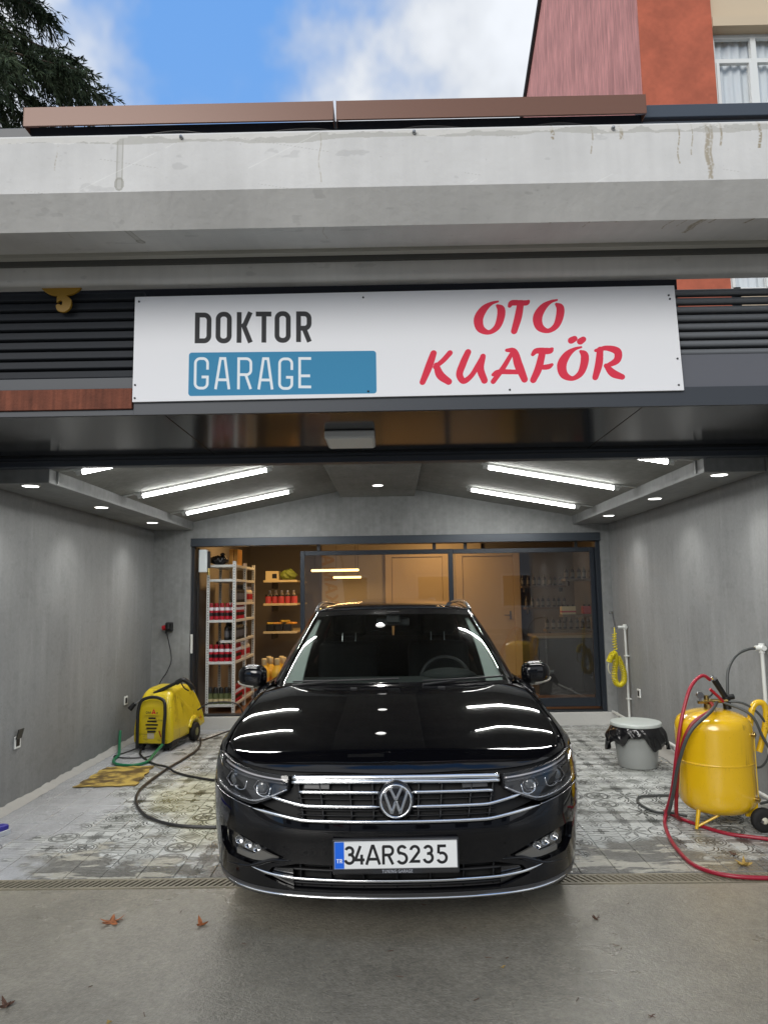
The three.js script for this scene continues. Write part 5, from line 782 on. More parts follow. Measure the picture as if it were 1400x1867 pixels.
  // dark counter and wall shelves on the right
  { const t = thing('shop_counter', 'dark counter cabinet with small things on top behind the glass', 'counter', [2.55, SF, -10.2]); mesh('cabinet', rbox(-0.6, 0, -0.3, 0.54, 0.75, 0.3, 0.006, 1), M([0.03, 0.03, 0.032], 0.5), t); mesh('top', rbox(-0.62, 0.751, -0.32, 0.545, 0.785, 0.32, 0.006, 2), M([0.2, 0.15, 0.09], 0.5), t); mesh('cabinet_door', rbox(-0.57, 0.04, 0.301, -0.02, 0.72, 0.315, 0.004, 1), M([0.035, 0.035, 0.037], 0.45), t); mesh('cabinet_door', rbox(0.0, 0.04, 0.301, 0.53, 0.72, 0.315, 0.004, 1), M([0.026, 0.026, 0.028], 0.45), t); }
}
// ---------------------------------------------------------------- goods
const canBody = [M(0xb01c2e, 0.3), M(0xa32038, 0.3), M(0xc23a52, 0.35)], capRed = M(0x8e0d1c, 0.35), whiteBand = M(0xd6d3da, 0.4), blackGoods = M([0.012, 0.012, 0.012], 0.35), oliveG = M([0.11, 0.13, 0.05], 0.5), yellowG = M([0.72, 0.47, 0.06], 0.4), orangeG = M([0.80, 0.38, 0.06], 0.4), pinkG = M(0xb5454a, 0.45), creamG = M([0.62, 0.52, 0.30], 0.5), greenG = M([0.20, 0.26, 0.05], 0.6);
function bottleGeos(r, h) { return { body: lathe([[0, 0], [r * 0.92, 0], [r, r * 0.1], [r, h * 0.60], [r * 0.92, h * 0.68], [r * 0.45, h * 0.80], [r * 0.36, h * 0.84], [0, h * 0.84]], 16), cap: lathe([[0, h * 0.83], [r * 0.44, h * 0.83], [r * 0.44, h * 0.97], [r * 0.38, h], [0, h]], 14), label: lathe([[r * 1.012, h * 0.16], [r * 1.012, h * 0.52]], 16) }; }
const protoGoods = {};
function goods(kind, name, label, category, group, build) { protoGoods[kind] = () => { const t = new THREE.Group(); t.name = name; build(t); tag(t, label, category, group); return t; }; const cache = protoGoods[kind]; let first = null; protoGoods[kind] = (p, lab, turn = 0) => { let o; if (!first) { first = cache(); o = first; o.name = numbered(name); scene.add(o); } else { o = first.clone(); o.userData = { ...first.userData }; o.name = numbered(name); scene.add(o); } o.position.set(...p); o.rotation.y = turn; if (lab) o.userData.label = lab; return o; }; }
goods('can', 'spray_can', 'red spray can with white collar', 'spray can', 'red spray cans on the white rack', (t) => { mesh('body', lathe([[0, 0], [0.029, 0], [0.031, 0.004], [0.031, 0.135], [0.026, 0.148]], 18), canBody[0], t); mesh('collar', lathe([[0.0316, 0.112], [0.0316, 0.138], [0.027, 0.149]], 18), whiteBand, t); mesh('cap', lathe([[0.027, 0.147], [0.028, 0.15], [0.027, 0.195], [0.022, 0.20], [0, 0.20]], 18), capRed, t); mesh('label_band', lathe([[0.0314, 0.045], [0.0314, 0.085]], 18), blackGoods, t); });
goods('olive', 'spray_can', 'olive can with black cap', 'spray can', 'olive cans on the lowest rack shelf', (t) => { mesh('body', lathe([[0, 0], [0.031, 0], [0.033, 0.004], [0.033, 0.12], [0.026, 0.135]], 18), oliveG, t); mesh('cap', lathe([[0.030, 0.12], [0.031, 0.125], [0.028, 0.185], [0.018, 0.195], [0, 0.195]], 18), blackGoods, t); mesh('label_band', lathe([[0.0334, 0.03], [0.0334, 0.06]], 18), creamG, t); });
goods('jug', 'jug', 'yellow plastic jug with orange cap', 'jug', 'yellow jugs on the shop floor', (t) => { const b = bottleGeos(0.085, 0.52); mesh('body', b.body, yellowG, t); mesh('cap', b.cap, creamG, t); mesh('label_band', b.label, orangeG, t); });
goods('blackbottle', 'bottle', 'black bottle', 'bottle', 'black bottles on the white rack', (t) => { const b = bottleGeos(0.034, 0.22); mesh('body', b.body, blackGoods, t); mesh('cap', b.cap, blackGoods, t); mesh('label_band', b.label, M([0.10, 0.10, 0.11], 0.4), t); });
goods('whitebottle', 'bottle', 'white and red bottle', 'bottle', 'white and red bottles on the white rack', (t) => { const b = bottleGeos(0.036, 0.20); mesh('body', b.body, M([0.6, 0.52, 0.42], 0.4), t); mesh('cap', b.cap, whiteBand, t); mesh('label_band', b.label, canBody[0], t); });
goods('dim', 'bottle', 'small dark bottle', 'bottle', 'dark bottles on the wall shelves behind the glass', (t) => { const b = bottleGeos(0.028, 0.17); mesh('body', b.body, M([0.05, 0.045, 0.04], 0.3), t); mesh('cap', b.cap, M([0.15, 0.13, 0.10], 0.4), t); mesh('label_band', b.label, M([0.22, 0.20, 0.17], 0.5), t); });
goods('jar', 'jar', 'pink jar with pale lid', 'jar', 'pink jars on the wall shelf', (t) => { mesh('body', lathe([[0, 0], [0.042, 0], [0.045, 0.005], [0.045, 0.10], [0.040, 0.11]], 18), pinkG, t); mesh('lid', lathe([[0.041, 0.108], [0.043, 0.11], [0.043, 0.132], [0, 0.133]], 18), blackGoods, t); });
const ORD = ['first', 'second', 'third', 'fourth', 'fifth', 'sixth', 'seventh', 'eighth', 'ninth'];
// white slotted rack in the doorway
{
  const X0 = -2.245, X1 = -1.895, Z0 = -8.72, Z1 = -9.95, H = 1.80, ys = [0.10, 0.60, 1.095, 1.585, 1.76];
  const t = thing('storage_rack', 'white slotted steel rack stacked with cans in the shop doorway', 'rack', [X0, SF, Z0]), rm = M(0xc9cbc9, 0.4), hole = M([0.02, 0.02, 0.02], 0.8), w = X1 - X0, d = Z1 - Z0;
  const post = (x, z, sx, name = 'post') => { const p = mesh(name, [box(Math.min(x, x + sx * 0.036), 0, z - 0.002, Math.max(x, x + sx * 0.036), H, z), box(x - 0.001, 0, z - 0.036, x + 0.001, H, z - 0.002)], rm, t); const hs = []; for (let k = 0; k < 58; k++) hs.push(box(x + sx * 0.018 - 0.0045, 0.03 + k * 0.0302, z - 0.0005, x + sx * 0.018 + 0.0045, 0.043 + k * 0.0302, z + 0.0008)); const m = mesh('slots', hs, hole, p); m.userData.kind = 'stuff'; };
  post(0, 0, 1); post(w, 0, -1); post(0, d / 2, 1); post(w, d / 2, -1); post(0, d + 0.036, 1); post(w, d + 0.036, -1);
  for (const y of ys) mesh('shelf', rbox(0.003, y - 0.032, d + 0.04, w - 0.003, y, -0.003, 0.004, 1), rm, t);
  const P = (x, y, z) => [X0 + x, SF + y, Z0 + z]; seed(5);
  const front = (kind, y, label, n = 5) => { for (let k = 0; k < n; k++) protoGoods[kind](P(0.05 + k * (w - 0.08) / (n - 1) * 0.98 - 0.006, y + 0.001, -0.05 - rr(0, 0.012)), label + ', ' + ORD[k] + ' from the doorway jamb', rr(0, 6)); };
  const deep = (kind, y, label, n, z0 = -0.16) => { for (let k = 0; k < n; k++) protoGoods[kind](P(w - 0.045, y + 0.001, z0 - k * 0.085), label + ', ' + ORD[k] + ' from the front', rr(0, 6)); };
  front('can', 1.095, 'red spray can in front row of upper rack shelf'); deep('can', 1.095, 'red spray can along inner side of upper rack shelf', 6);
  front('can', 0.60, 'red spray can in front row of middle rack shelf'); deep('can', 0.60, 'red spray can along inner side of middle rack shelf', 4); deep('whitebottle', 0.60, 'white and red bottle on middle rack shelf', 6, -0.52);
  front('olive', 0.10, 'olive can in front row of lowest rack shelf'); deep('can', 0.10, 'red spray can on lowest rack shelf', 5);
  deep('blackbottle', 1.585 - 0.22 - 0.04 > 1.3 ? 1.30 : 1.30, 'black bottle in raised row below rack top', 8, -0.12);
  mesh('half_shelf', rbox(w - 0.10, 1.268, d + 0.05, w - 0.004, 1.299, -0.08, 0.003, 1), rm, t); mesh('half_shelf', rbox(w - 0.20, 0.815, d + 0.05, w - 0.004, 0.845, -0.08, 0.003, 1), rm, t);
  deep('blackbottle', 0.846, 'black bottle in raised row above middle rack shelf', 9, -0.12);
  for (let k = 0; k < 3; k++) protoGoods.blackbottle(P(w - 0.13 - k * 0.001, 0.846, -0.14 - k * 0.09), `black bottle behind the raised row above middle rack shelf, ${ORD[k]} from the front`);
  deep('whitebottle', 0.10, 'white and red bottle on lowest rack shelf', 5, -0.62); deep('whitebottle', 1.30, 'white and red bottle in raised row below rack top', 4, -0.84);
  for (let k = 0; k < 4; k++) protoGoods.blackbottle(P(0.06 + k * 0.075, 0.60 + 0.001, -0.32), `black bottle behind middle rack shelf cans, ${ORD[k]} from the doorway jamb`);
  // boxes upright on the top of the rack
  seed(15); for (let k = 0; k < 6; k++) single('product_box', `tall orange product box upright on top of the rack, ${k % 2 ? 'inner' : 'outer'} row, ${ORD[Math.floor(k / 2)]} from the front`, 'box', rbox(-0.025, 0, -0.035, 0.025, 0.20, 0.035, 0.003, 1), k % 2 ? orangeG : M([0.62, 0.30, 0.05], 0.5), P(w - 0.06 - 0.055 * (k % 2), 1.762, -0.30 - 0.09 * Math.floor(k / 2)), 'orange product boxes on top of the rack');
  { const q = thing('plastic_bag', 'crumpled black plastic bag on top of the rack', 'bag', P(0.12, 1.762, -0.10)); const g = new THREE.SphereGeometry(1, 28, 18), p = g.attributes.position; for (let i = 0; i < p.count; i++) { const v = V(p.getX(i), p.getY(i), p.getZ(i)), n = 1 + 0.16 * Math.sin(v.x * 9 + v.y * 5) * Math.cos(v.z * 8) + 0.08 * Math.sin(v.y * 17 + v.x * 13); p.setXYZ(i, v.x * 0.11 * n, Math.max(0, 0.055 + v.y * 0.055 * n), v.z * 0.09 * n); } g.computeVertexNormals(); mesh('bag', g, M([0.01, 0.01, 0.011], 0.18), q); const k = new THREE.SphereGeometry(0.03, 14, 10); k.scale(1, 0.7, 1); k.translate(0.05, 0.125, 0.02); mesh('knot', k, M([0.01, 0.01, 0.011], 0.2), q); }
}
// wall shelves beyond the rack
{
  const sm = M([0.45, 0.38, 0.25], 0.5), mk = (y, label) => { const t = thing('wall_shelf', label, 'shelf', [-1.92, y, -11.1]); mesh('board', rbox(0, -0.025, -0.9, 0.5, 0, 0.35, 0.004, 1), sm, t); mesh('price_rail', rbox(0.0, -0.028, 0.351, 0.5, 0.006, 0.36, 0.002, 1), creamG, t); mesh('bracket', box(0.1, -0.12, -0.3, 0.115, -0.026, 0.2), blackPlastic, t); return t; };
  mk(1.745, 'highest wall shelf with a carton and green bag in the shop'); mk(1.40, 'middle wall shelf with pink jars in the shop'); mk(0.99, 'lowest wall shelf with dark boxes and yellow cloths in the shop');
  { const t = thing('carton', 'cream carton with dark print on the highest wall shelf', 'box', [-1.82, 1.746, -10.9]); mesh('carton_body', rbox(-0.08, 0, -0.1, 0.12, 0.14, 0.1, 0.004, 1), creamG, t); mesh('print', box(0.02, 0.03, 0.1005, 0.09, 0.10, 0.1015), blackGoods, t); }
  { const q = thing('green_bag', 'crumpled green bag on the highest wall shelf', 'bag', [-1.57, 1.746, -10.92]); const g = new THREE.SphereGeometry(1, 24, 16), p = g.attributes.position; for (let i = 0; i < p.count; i++) { const v = V(p.getX(i), p.getY(i), p.getZ(i)), n = 1 + 0.2 * Math.sin(v.x * 8 + v.y * 6) * Math.cos(v.z * 7); p.setXYZ(i, v.x * 0.12 * n, Math.max(0, 0.08 + v.y * 0.08 * n), v.z * 0.1 * n); } g.computeVertexNormals(); mesh('bag', g, greenG, q); mesh('tie', cyl(0.02, 0.15, 0, 0.18, 0.012, 0.02, 8), greenG, q); }
  for (let k = 0; k < 5; k++) protoGoods.whitebottle([-1.87 + k * 0.09, 1.401, -11.02], `white and red bottle behind the pink jars, ${ORD[k]} from the rack`);
  for (let k = 0; k < 5; k++) protoGoods.jar([-1.86 + k * 0.098, 1.401, -10.82 - 0.02 * (k % 2)], 'pink jar with black lid on the middle wall shelf, ' + ORD[k] + ' from the rack');
  seed(8); for (let k = 0; k < 3; k++) single('dark_box', 'low black box on the lowest wall shelf, ' + ORD[k] + ' from the rack', 'box', rbox(-0.06, 0, -0.09, 0.06, 0.10, 0.09, 0.004, 1), blackGoods, [-1.84 + k * 0.13, 0.991, -10.95], 'black boxes on the lowest wall shelf');
  for (let k = 0; k < 4; k++) { const g = rbox(-0.07, 0, -0.06, 0.07, 0.03, 0.06, 0.012, 3); g.rotateY(rr(-0.4, 0.4)); single('folded_cloth', `folded ${k % 2 ? 'orange' : 'yellow'} cloth lying on the black boxes, ${ORD[k]} from the rack`, 'cloth', g, k % 2 ? orangeG : yellowG, [-1.83 + k * 0.10, 1.092 + (k === 2 ? 0.031 : 0.0), -10.94], 'yellow cloths on the lowest wall shelf'); }
  for (let r = 0; r < 3; r++) for (let k = 0; k < 6; k++) protoGoods.jug([-1.78 + k * 0.18 + (r % 2) * 0.06, SF + 0.001, -10.05 - r * 0.185], `yellow plastic jug in the ${['front', 'second', 'third'][r]} row on the shop floor, ${ORD[k]} from the rack`, k);
  single('red_crate', 'dark red crate on the shop floor behind the yellow jugs', 'crate', (() => { const g = [rbox(-0.2, 0, -0.15, 0.2, 0.03, 0.15, 0.004, 1)]; for (const [a, b, c, d] of [[-0.2, -0.15, 0.2, -0.135], [-0.2, 0.135, 0.2, 0.15], [-0.2, -0.135, -0.185, 0.135], [0.185, -0.135, 0.2, 0.135]]) g.push(rbox(a, 0.03, b, c, 0.5, d, 0.003, 1)); return g; })(), M(0x5a1512, 0.5), [-1.15, SF + 0.001, -11.5]);
}
// dim shelves on the right, seen through glass
{
  const sm = M([0.14, 0.10, 0.06], 0.5), mk = (x0, x1, y, z, label) => { const t = thing('display_shelf', label, 'shelf', [x0, y, z]); mesh('board', rbox(0, -0.035, -0.12, x1 - x0, 0, 0.12, 0.004, 1), sm, t); mesh('bracket', box(0.05, -0.10, -0.10, 0.07, -0.036, 0.06), blackPlastic, t); mesh('bracket', box(x1 - x0 - 0.07, -0.10, -0.10, x1 - x0 - 0.05, -0.036, 0.06), blackPlastic, t); };
  const zb = -11.6, row = (x0, n, y, z, lab) => { for (let k = 0; k < n; k++) protoGoods.dim([x0 + k * 0.085, y + 0.001, z + 0.02 * ((k * 7) % 3 - 1)], lab + ', ' + ORD[k] + ' from the inner door'); };
  mk(2.05, 2.75, 1.62, zb, 'upper display shelf of dark bottles behind the glass'); row(2.09, 8, 1.62, zb, 'small dark bottle on the upper display shelf');
  mk(2.10, 2.85, 1.28, zb, 'second display shelf of dark bottles behind the glass'); row(2.14, 8, 1.28, zb, 'small dark bottle on the second display shelf');
  mk(2.20, 3.05, 0.98 + 0.0, -10.6, 'low display shelf of dark bottles behind the glass'); row(2.24, 9, 0.98, -10.6, 'small dark bottle on the low display shelf');
  mk(2.45, 3.08, 1.70, -10.4, 'short display shelf high beside the door frame'); row(2.50, 6, 1.70, -10.4, 'small dark bottle on the short high shelf');
  mk(2.35, 3.08, 1.20, -10.2, 'short display shelf with two pink packs behind the glass');
  for (const [x, m, l] of [[2.45, creamG, 'cream and pink pack of bottles on the short display shelf'], [2.75, pinkG, 'bright pink pack of bottles on the short display shelf']]) { const t = thing('multipack', l, 'pack', [x, 1.201, -10.2]); mesh('wrap', rbox(-0.10, 0, -0.06, 0.10, 0.11, 0.06, 0.01, 2), m, t); mesh('caps', [-0.07, 0, 0.07].map((d) => cyl(d, 0.11, 0, 0.135, 0.018, 0.016, 10)), blackGoods, t); mesh('print_band', rbox(-0.101, 0.02, -0.061, 0.101, 0.055, 0.061, 0.01, 2), pinkG, t); }
}
// ---------------------------------------------------------------- pressure washer
const texGrime = dataTex(512, 512, (() => { const p = fbm(512, 512, 7, 7, 6, 901, 0.6), q = fbm(512, 512, 40, 6, 4, 902), r = noiseField(512, 512, 256, 256, 903); return (i, c) => { const d = sstep(0.56, 0.72, p[i] * 0.6 + q[i] * 0.4) * 0.20 + (r[i] > 0.985 ? 0.16 : 0); c[0] = 1 - d; c[1] = 1 - d * 1.02; c[2] = 1 - d * 0.5; }; })(), true);
const yellowPaint = M([0.66, 0.50, 0.012], 0.38, { clearcoat: 0.4, clearcoatRoughness: 0.2, map: rep(texGrime, 2.2, 2.2) }), tankYellow = M([0.70, 0.43, 0.008], 0.25, { clearcoat: 0.7, clearcoatRoughness: 0.1, map: rep(texGrime, 2, 1) });
{
  const w = thing('pressure_washer', 'yellow pressure washer with black tube frame and slotted front by the wall', 'pressure washer', [-2.40, 0, -7.36], -0.13);
  // moulded hood: side profile (depth, height) extruded across, pinched towards the top
  const s = new THREE.Shape(); s.moveTo(0.0, 0.085); s.bezierCurveTo(-0.01, 0.25, 0.01, 0.40, 0.05, 0.46); s.bezierCurveTo(0.10, 0.525, 0.20, 0.515, 0.28, 0.52); s.bezierCurveTo(0.40, 0.53, 0.50, 0.52, 0.58, 0.46); s.bezierCurveTo(0.68, 0.38, 0.74, 0.22, 0.77, 0.12); s.lineTo(0.62, 0.10); s.bezierCurveTo(0.60, 0.24, 0.38, 0.24, 0.36, 0.085); s.closePath();
  const g = new THREE.ExtrudeGeometry(s, { depth: 0.30, bevelEnabled: true, bevelSize: 0.045, bevelThickness: 0.06, bevelSegments: 6, curveSegments: 18 }), p = g.attributes.position;
  for (let i = 0; i < p.count; i++) { const d = p.getX(i), y = p.getY(i), x = p.getZ(i) - 0.15; p.setXYZ(i, x * (1.0 - 0.30 * sstep(0.12, 0.6, y)), y + 0.035, -d); } g.computeVertexNormals();
  mesh('cover', g, yellowPaint, w);
  const raised = new THREE.ExtrudeGeometry(rrect(0.24, 0.20, 0.60, 0.42, 0.06), { depth: 0.01, bevelEnabled: true, bevelSize: 0.008, bevelThickness: 0.008, bevelSegments: 3, curveSegments: 10 }), rp = raised.attributes.position;
  for (let i = 0; i < rp.count; i++) { const d = rp.getX(i), y = rp.getY(i); rp.setXYZ(i, 0.193 * (1.0 - 0.30 * sstep(0.12, 0.6, y)) + rp.getZ(i) * 0.8, y, -d); } raised.computeVertexNormals(); mesh('side_bulge', raised, yellowPaint, w);
  const archG = new THREE.TorusGeometry(0.13, 0.03, 10, 28, 2.3); archG.rotateZ(0.42); archG.rotateY(Math.PI / 2); archG.translate(0.20, 0.105, -0.49); mesh('wheel_arch', archG, yellowPaint, w);
  mesh('base_tray', [rbox(-0.20, 0.055, -0.66, 0.20, 0.10, 0.02, 0.02, 2), rbox(0.06, 0.03, -0.12, 0.20, 0.135, 0.03, 0.015, 2)], blackPlastic, w);
  for (const s2 of [-1, 1]) { const t = lathe([[0.035, -0.03], [0.075, -0.034], [0.094, -0.028], [0.098, -0.01], [0.098, 0.01], [0.094, 0.028], [0.075, 0.034], [0.035, 0.03]], 28); t.rotateZ(Math.PI / 2); const wm = mesh('wheel', t, rubber, w); wm.position.set(s2 * 0.215, 0.098, -0.49); const hub = lathe([[0, 0.036], [0.03, 0.034], [0.066, 0.024], [0.074, 0.03], [0.078, 0.025]], 9); hub.rotateZ(-Math.PI / 2 * s2); mesh('hub', hub, M([0.20, 0.20, 0.08], 0.5), wm); }
  for (const x of [-0.13, 0.13]) mesh('caster', [cyl(x, 0.0, -0.01, 0.045, 0.028, 0.028, 14).rotateX(0), rbox(x - 0.03, 0.03, -0.05, x + 0.03, 0.07, 0.03, 0.008, 2)], blackPlastic, w);
  mesh('tube_frame', tube([[-0.135, 0.03, 0.085], [-0.138, 0.22, 0.082], [-0.14, 0.40, 0.066], [-0.12, 0.485, 0.05], [-0.05, 0.517, 0.04], [0.05, 0.517, 0.04], [0.12, 0.485, 0.05], [0.14, 0.40, 0.066], [0.138, 0.22, 0.082], [0.135, 0.06, 0.085]], 0.016, 90, 12), M([0.015, 0.015, 0.016], 0.4), w);
  const slotZ = 0.062; [[0.075, 0.318], [0.10, 0.288], [0.13, 0.255], [0.105, 0.222], [0.085, 0.19]].forEach(([l, y]) => mesh('slot', rbox(-l / 2 - 0.005, y - 0.008, slotZ - 0.02, l / 2 - 0.005, y + 0.008, slotZ - 0.003 - (y - 0.19) * 0.10, 0.004, 2), M([0.008, 0.008, 0.008], 0.6), w));
  const tx = canvasTex(256, 128, (c) => { c.clearRect(0, 0, 256, 128); c.fillStyle = '#d3bb1a'; c.fillRect(0, 0, 256, 128); c.fillStyle = '#1a1a1a'; c.font = 'bold 54px sans-serif'; c.textBaseline = 'alphabetic'; c.textAlign = 'left'; c.fillText('OM', 22, 104); c.fillText('x', 200, 104); c.fillStyle = '#c8202a'; c.beginPath(); c.moveTo(118, 104); c.lineTo(154, 20); c.lineTo(196, 104); c.closePath(); c.fill(); c.fillStyle = '#d3bb1a'; c.beginPath(); c.moveTo(150, 104); c.lineTo(157, 82); c.lineTo(166, 104); c.closePath(); c.fill(); c.fillRect(148, 62, 16, 6); });
  const lm = M(0xffffff, 0.4, { map: tx }), l1 = new THREE.PlaneGeometry(0.16, 0.075); l1.rotateX(-0.10); l1.translate(-0.005, 0.385, 0.047); mesh('lettering', l1, lm, w);
  const l2 = new THREE.PlaneGeometry(0.14, 0.066); l2.rotateY(Math.PI / 2); l2.rotateZ(0.12); l2.translate(0.206, 0.225, -0.655); mesh('lettering', l2, lm, w);
  mesh('warning_label', rbox(-0.05, 0.12, 0.045, 0.02, 0.175, 0.0475, 0.001, 1), M(0xc4b9a4, 0.5), w);
  mesh('switch_lever', rod([0.10, 0.14, 0.06], [0.075, 0.20, 0.055], 0.005, 8), M(0x8c1b1b, 0.4), w);
  const top = 0.53; const gun = thing('spray_gun', 'black spray gun lying on top of the yellow pressure washer', 'spray gun', [-2.42, 0.0, -7.42], -0.10);
  mesh('lance_grip', rod([-0.01, 0.545, 0.0], [0.22, 0.655, -0.05], 0.020, 12, 0.017), blackPlastic, gun); mesh('trigger_body', [tube([[0.20, 0.645, -0.05], [0.27, 0.675, -0.06], [0.33, 0.63, -0.08], [0.36, 0.575, -0.10]], 0.024, 30, 12)], blackPlastic, gun); mesh('trigger', tube([[0.25, 0.64, -0.06], [0.28, 0.59, -0.07], [0.32, 0.56, -0.09]], 0.007, 16, 8), blackPlastic, gun); mesh('lance', rod([-0.01, 0.545, 0.0], [-0.19, 0.45, 0.07], 0.008, 10), steel, gun); mesh('nozzle', rod([-0.18, 0.455, 0.065], [-0.225, 0.40, 0.085], 0.022, 12, 0.026), blackPlastic, gun); mesh('coupling', rod([0.36, 0.575, -0.10], [0.375, 0.545, -0.11], 0.012, 10), chrome, gun);
  const hz = M([0.012, 0.012, 0.013], 0.4);
  single('high_pressure_hose', 'long black hose looping over the tiles from the pressure washer to the car', 'hose', tube([[-2.05, 0.03, -7.80], [-2.0, 0.012, -7.60], [-1.955, 0.012, -7.30], [-1.97, 0.012, -6.90], [-2.009, 0.012, -6.45], [-2.0, 0.012, -5.80], [-1.89, 0.012, -5.436], [-1.693, 0.012, -5.116], [-1.459, 0.012, -4.942], [-1.177, 0.012, -4.887], [-0.8, 0.012, -4.9]], 0.011, 160, 8), hz);
  single('black_hose', 'black hose running from under the pressure washer beneath the car', 'hose', tube([[-2.50, 0.03, -7.28], [-2.466, 0.012, -7.152], [-2.197, 0.012, -6.727], [-1.98, 0.034, -6.47], [-1.894, 0.014, -6.386], [-1.462, 0.012, -6.089], [-0.8, 0.012, -5.9]], 0.010, 100, 8), hz);
  single('black_hose', 'black hose rising in a loop beside the white rack', 'hose', tube([[-2.06, 0.02, -7.70], [-2.02, 0.012, -7.80], [-1.92, 0.012, -8.1], [-1.76, 0.06, -8.2], [-1.64, 0.19, -8.0], [-1.68, 0.33, -7.98], [-1.78, 0.37, -7.98], [-2.02, 0.36, -7.95], [-2.12, 0.30, -7.92]], 0.008, 100, 8), hz);
  single('garden_hose', 'short green hose from the wall to the pressure washer', 'hose', tube([[-2.80, 0.16, -7.52], [-2.76, 0.08, -7.40], [-2.66, 0.016, -7.12], [-2.60, 0.014, -6.83], [-2.50, 0.014, -6.69], [-2.357, 0.014, -6.66], [-2.275, 0.014, -6.77], [-2.29, 0.03, -7.02], [-2.28, 0.08, -7.28]], 0.014, 90, 10), M([0.01, 0.16, 0.07], 0.35));
  single('power_cable', 'thin black cable from the wall plug down to the pressure washer', 'cable', tube([[-2.627, 1.13, ZB + 0.05], [-2.59, 1.0, ZB + 0.06], [-2.545, 0.80, ZB + 0.10], [-2.56, 0.68, ZB + 0.2], [-2.58, 0.55, -8.05], [-2.52, 0.33, -7.95], [-2.45, 0.22, -7.98]], 0.006, 80, 6), blackPlastic);
  single('power_cable', 'thin black cable on the floor between wall and pressure washer', 'cable', tube([[-2.50, 0.05, -7.36], [-2.62, 0.012, -7.25], [-2.68, 0.010, -7.05], [-2.55, 0.010, -6.98], [-2.35, 0.010, -7.02], [-2.3, 0.03, -7.2]], 0.006, 60, 6), blackPlastic);
}
{ // yellow board lying on the floor
  const g = new THREE.BoxGeometry(1, 0.006, 1, 14, 1, 14), p = g.attributes.position; const cx = [[-2.579, -5.949], [-2.584, -6.631], [-2.167, -6.652], [-2.09, -5.977]];
  for (let i = 0; i < p.count; i++) { const u = p.getX(i) + 0.5, v = p.getZ(i) + 0.5, a = 1 - v; const x = lerp(lerp(cx[0][0], cx[1][0], a), lerp(cx[3][0], cx[2][0], a), u), z = lerp(lerp(cx[0][1], cx[1][1], a), lerp(cx[3][1], cx[2][1], a), u); const wv = 0.004 * Math.sin(u * 9 + v * 4) * Math.sin(v * 7); p.setXYZ(i, x + 0.012 * Math.sin(v * 23), p.getY(i) + 0.0068 + Math.abs(wv), z + 0.010 * Math.sin(u * 19)); } g.computeVertexNormals();
  const tx = dataTex(256, 256, (() => { const a = fbm(256, 256, 5, 9, 5, 611, 0.6); return (i, c) => { const v = sstep(0.3, 0.7, a[i]); c[0] = lerp(0.33, 0.72, v); c[1] = lerp(0.26, 0.62, v); c[2] = lerp(0.12, 0.30, v); }; })(), true);
  single('floor_board', 'dirty yellow flattened sheet lying on the floor before the pressure washer', 'sheet', g, M(0xffffff, 0.5, { map: tx }));
}
{ // squeegee at the left edge
  const t = thing('squeegee', 'blue floor squeegee lying against the wall foot', 'squeegee', [-2.54, 0.0, -4.86], 0); const a = [-0.12, 0, -0.06], blue = M([0.03, 0.025, 0.30], 0.35);
  mesh('blade_holder', (() => { const g = rbox(-0.03, 0.012, 0, 0.03, 0.06, 0.5, 0.012, 2); g.rotateY(0.42 - 0.75); return g; })(), blue, t); mesh('rubber_blade', (() => { const g = rbox(0.032, 0.0, 0, 0.044, 0.03, 0.5, 0.002, 1); g.rotateY(0.42 - 0.75); return g; })(), M(0xc8ccd0, 0.5), t); mesh('handle', rod([-0.10, 0.05, 0.25], [-0.22, 0.09, 1.0], 0.012, 10), blue, t);
}
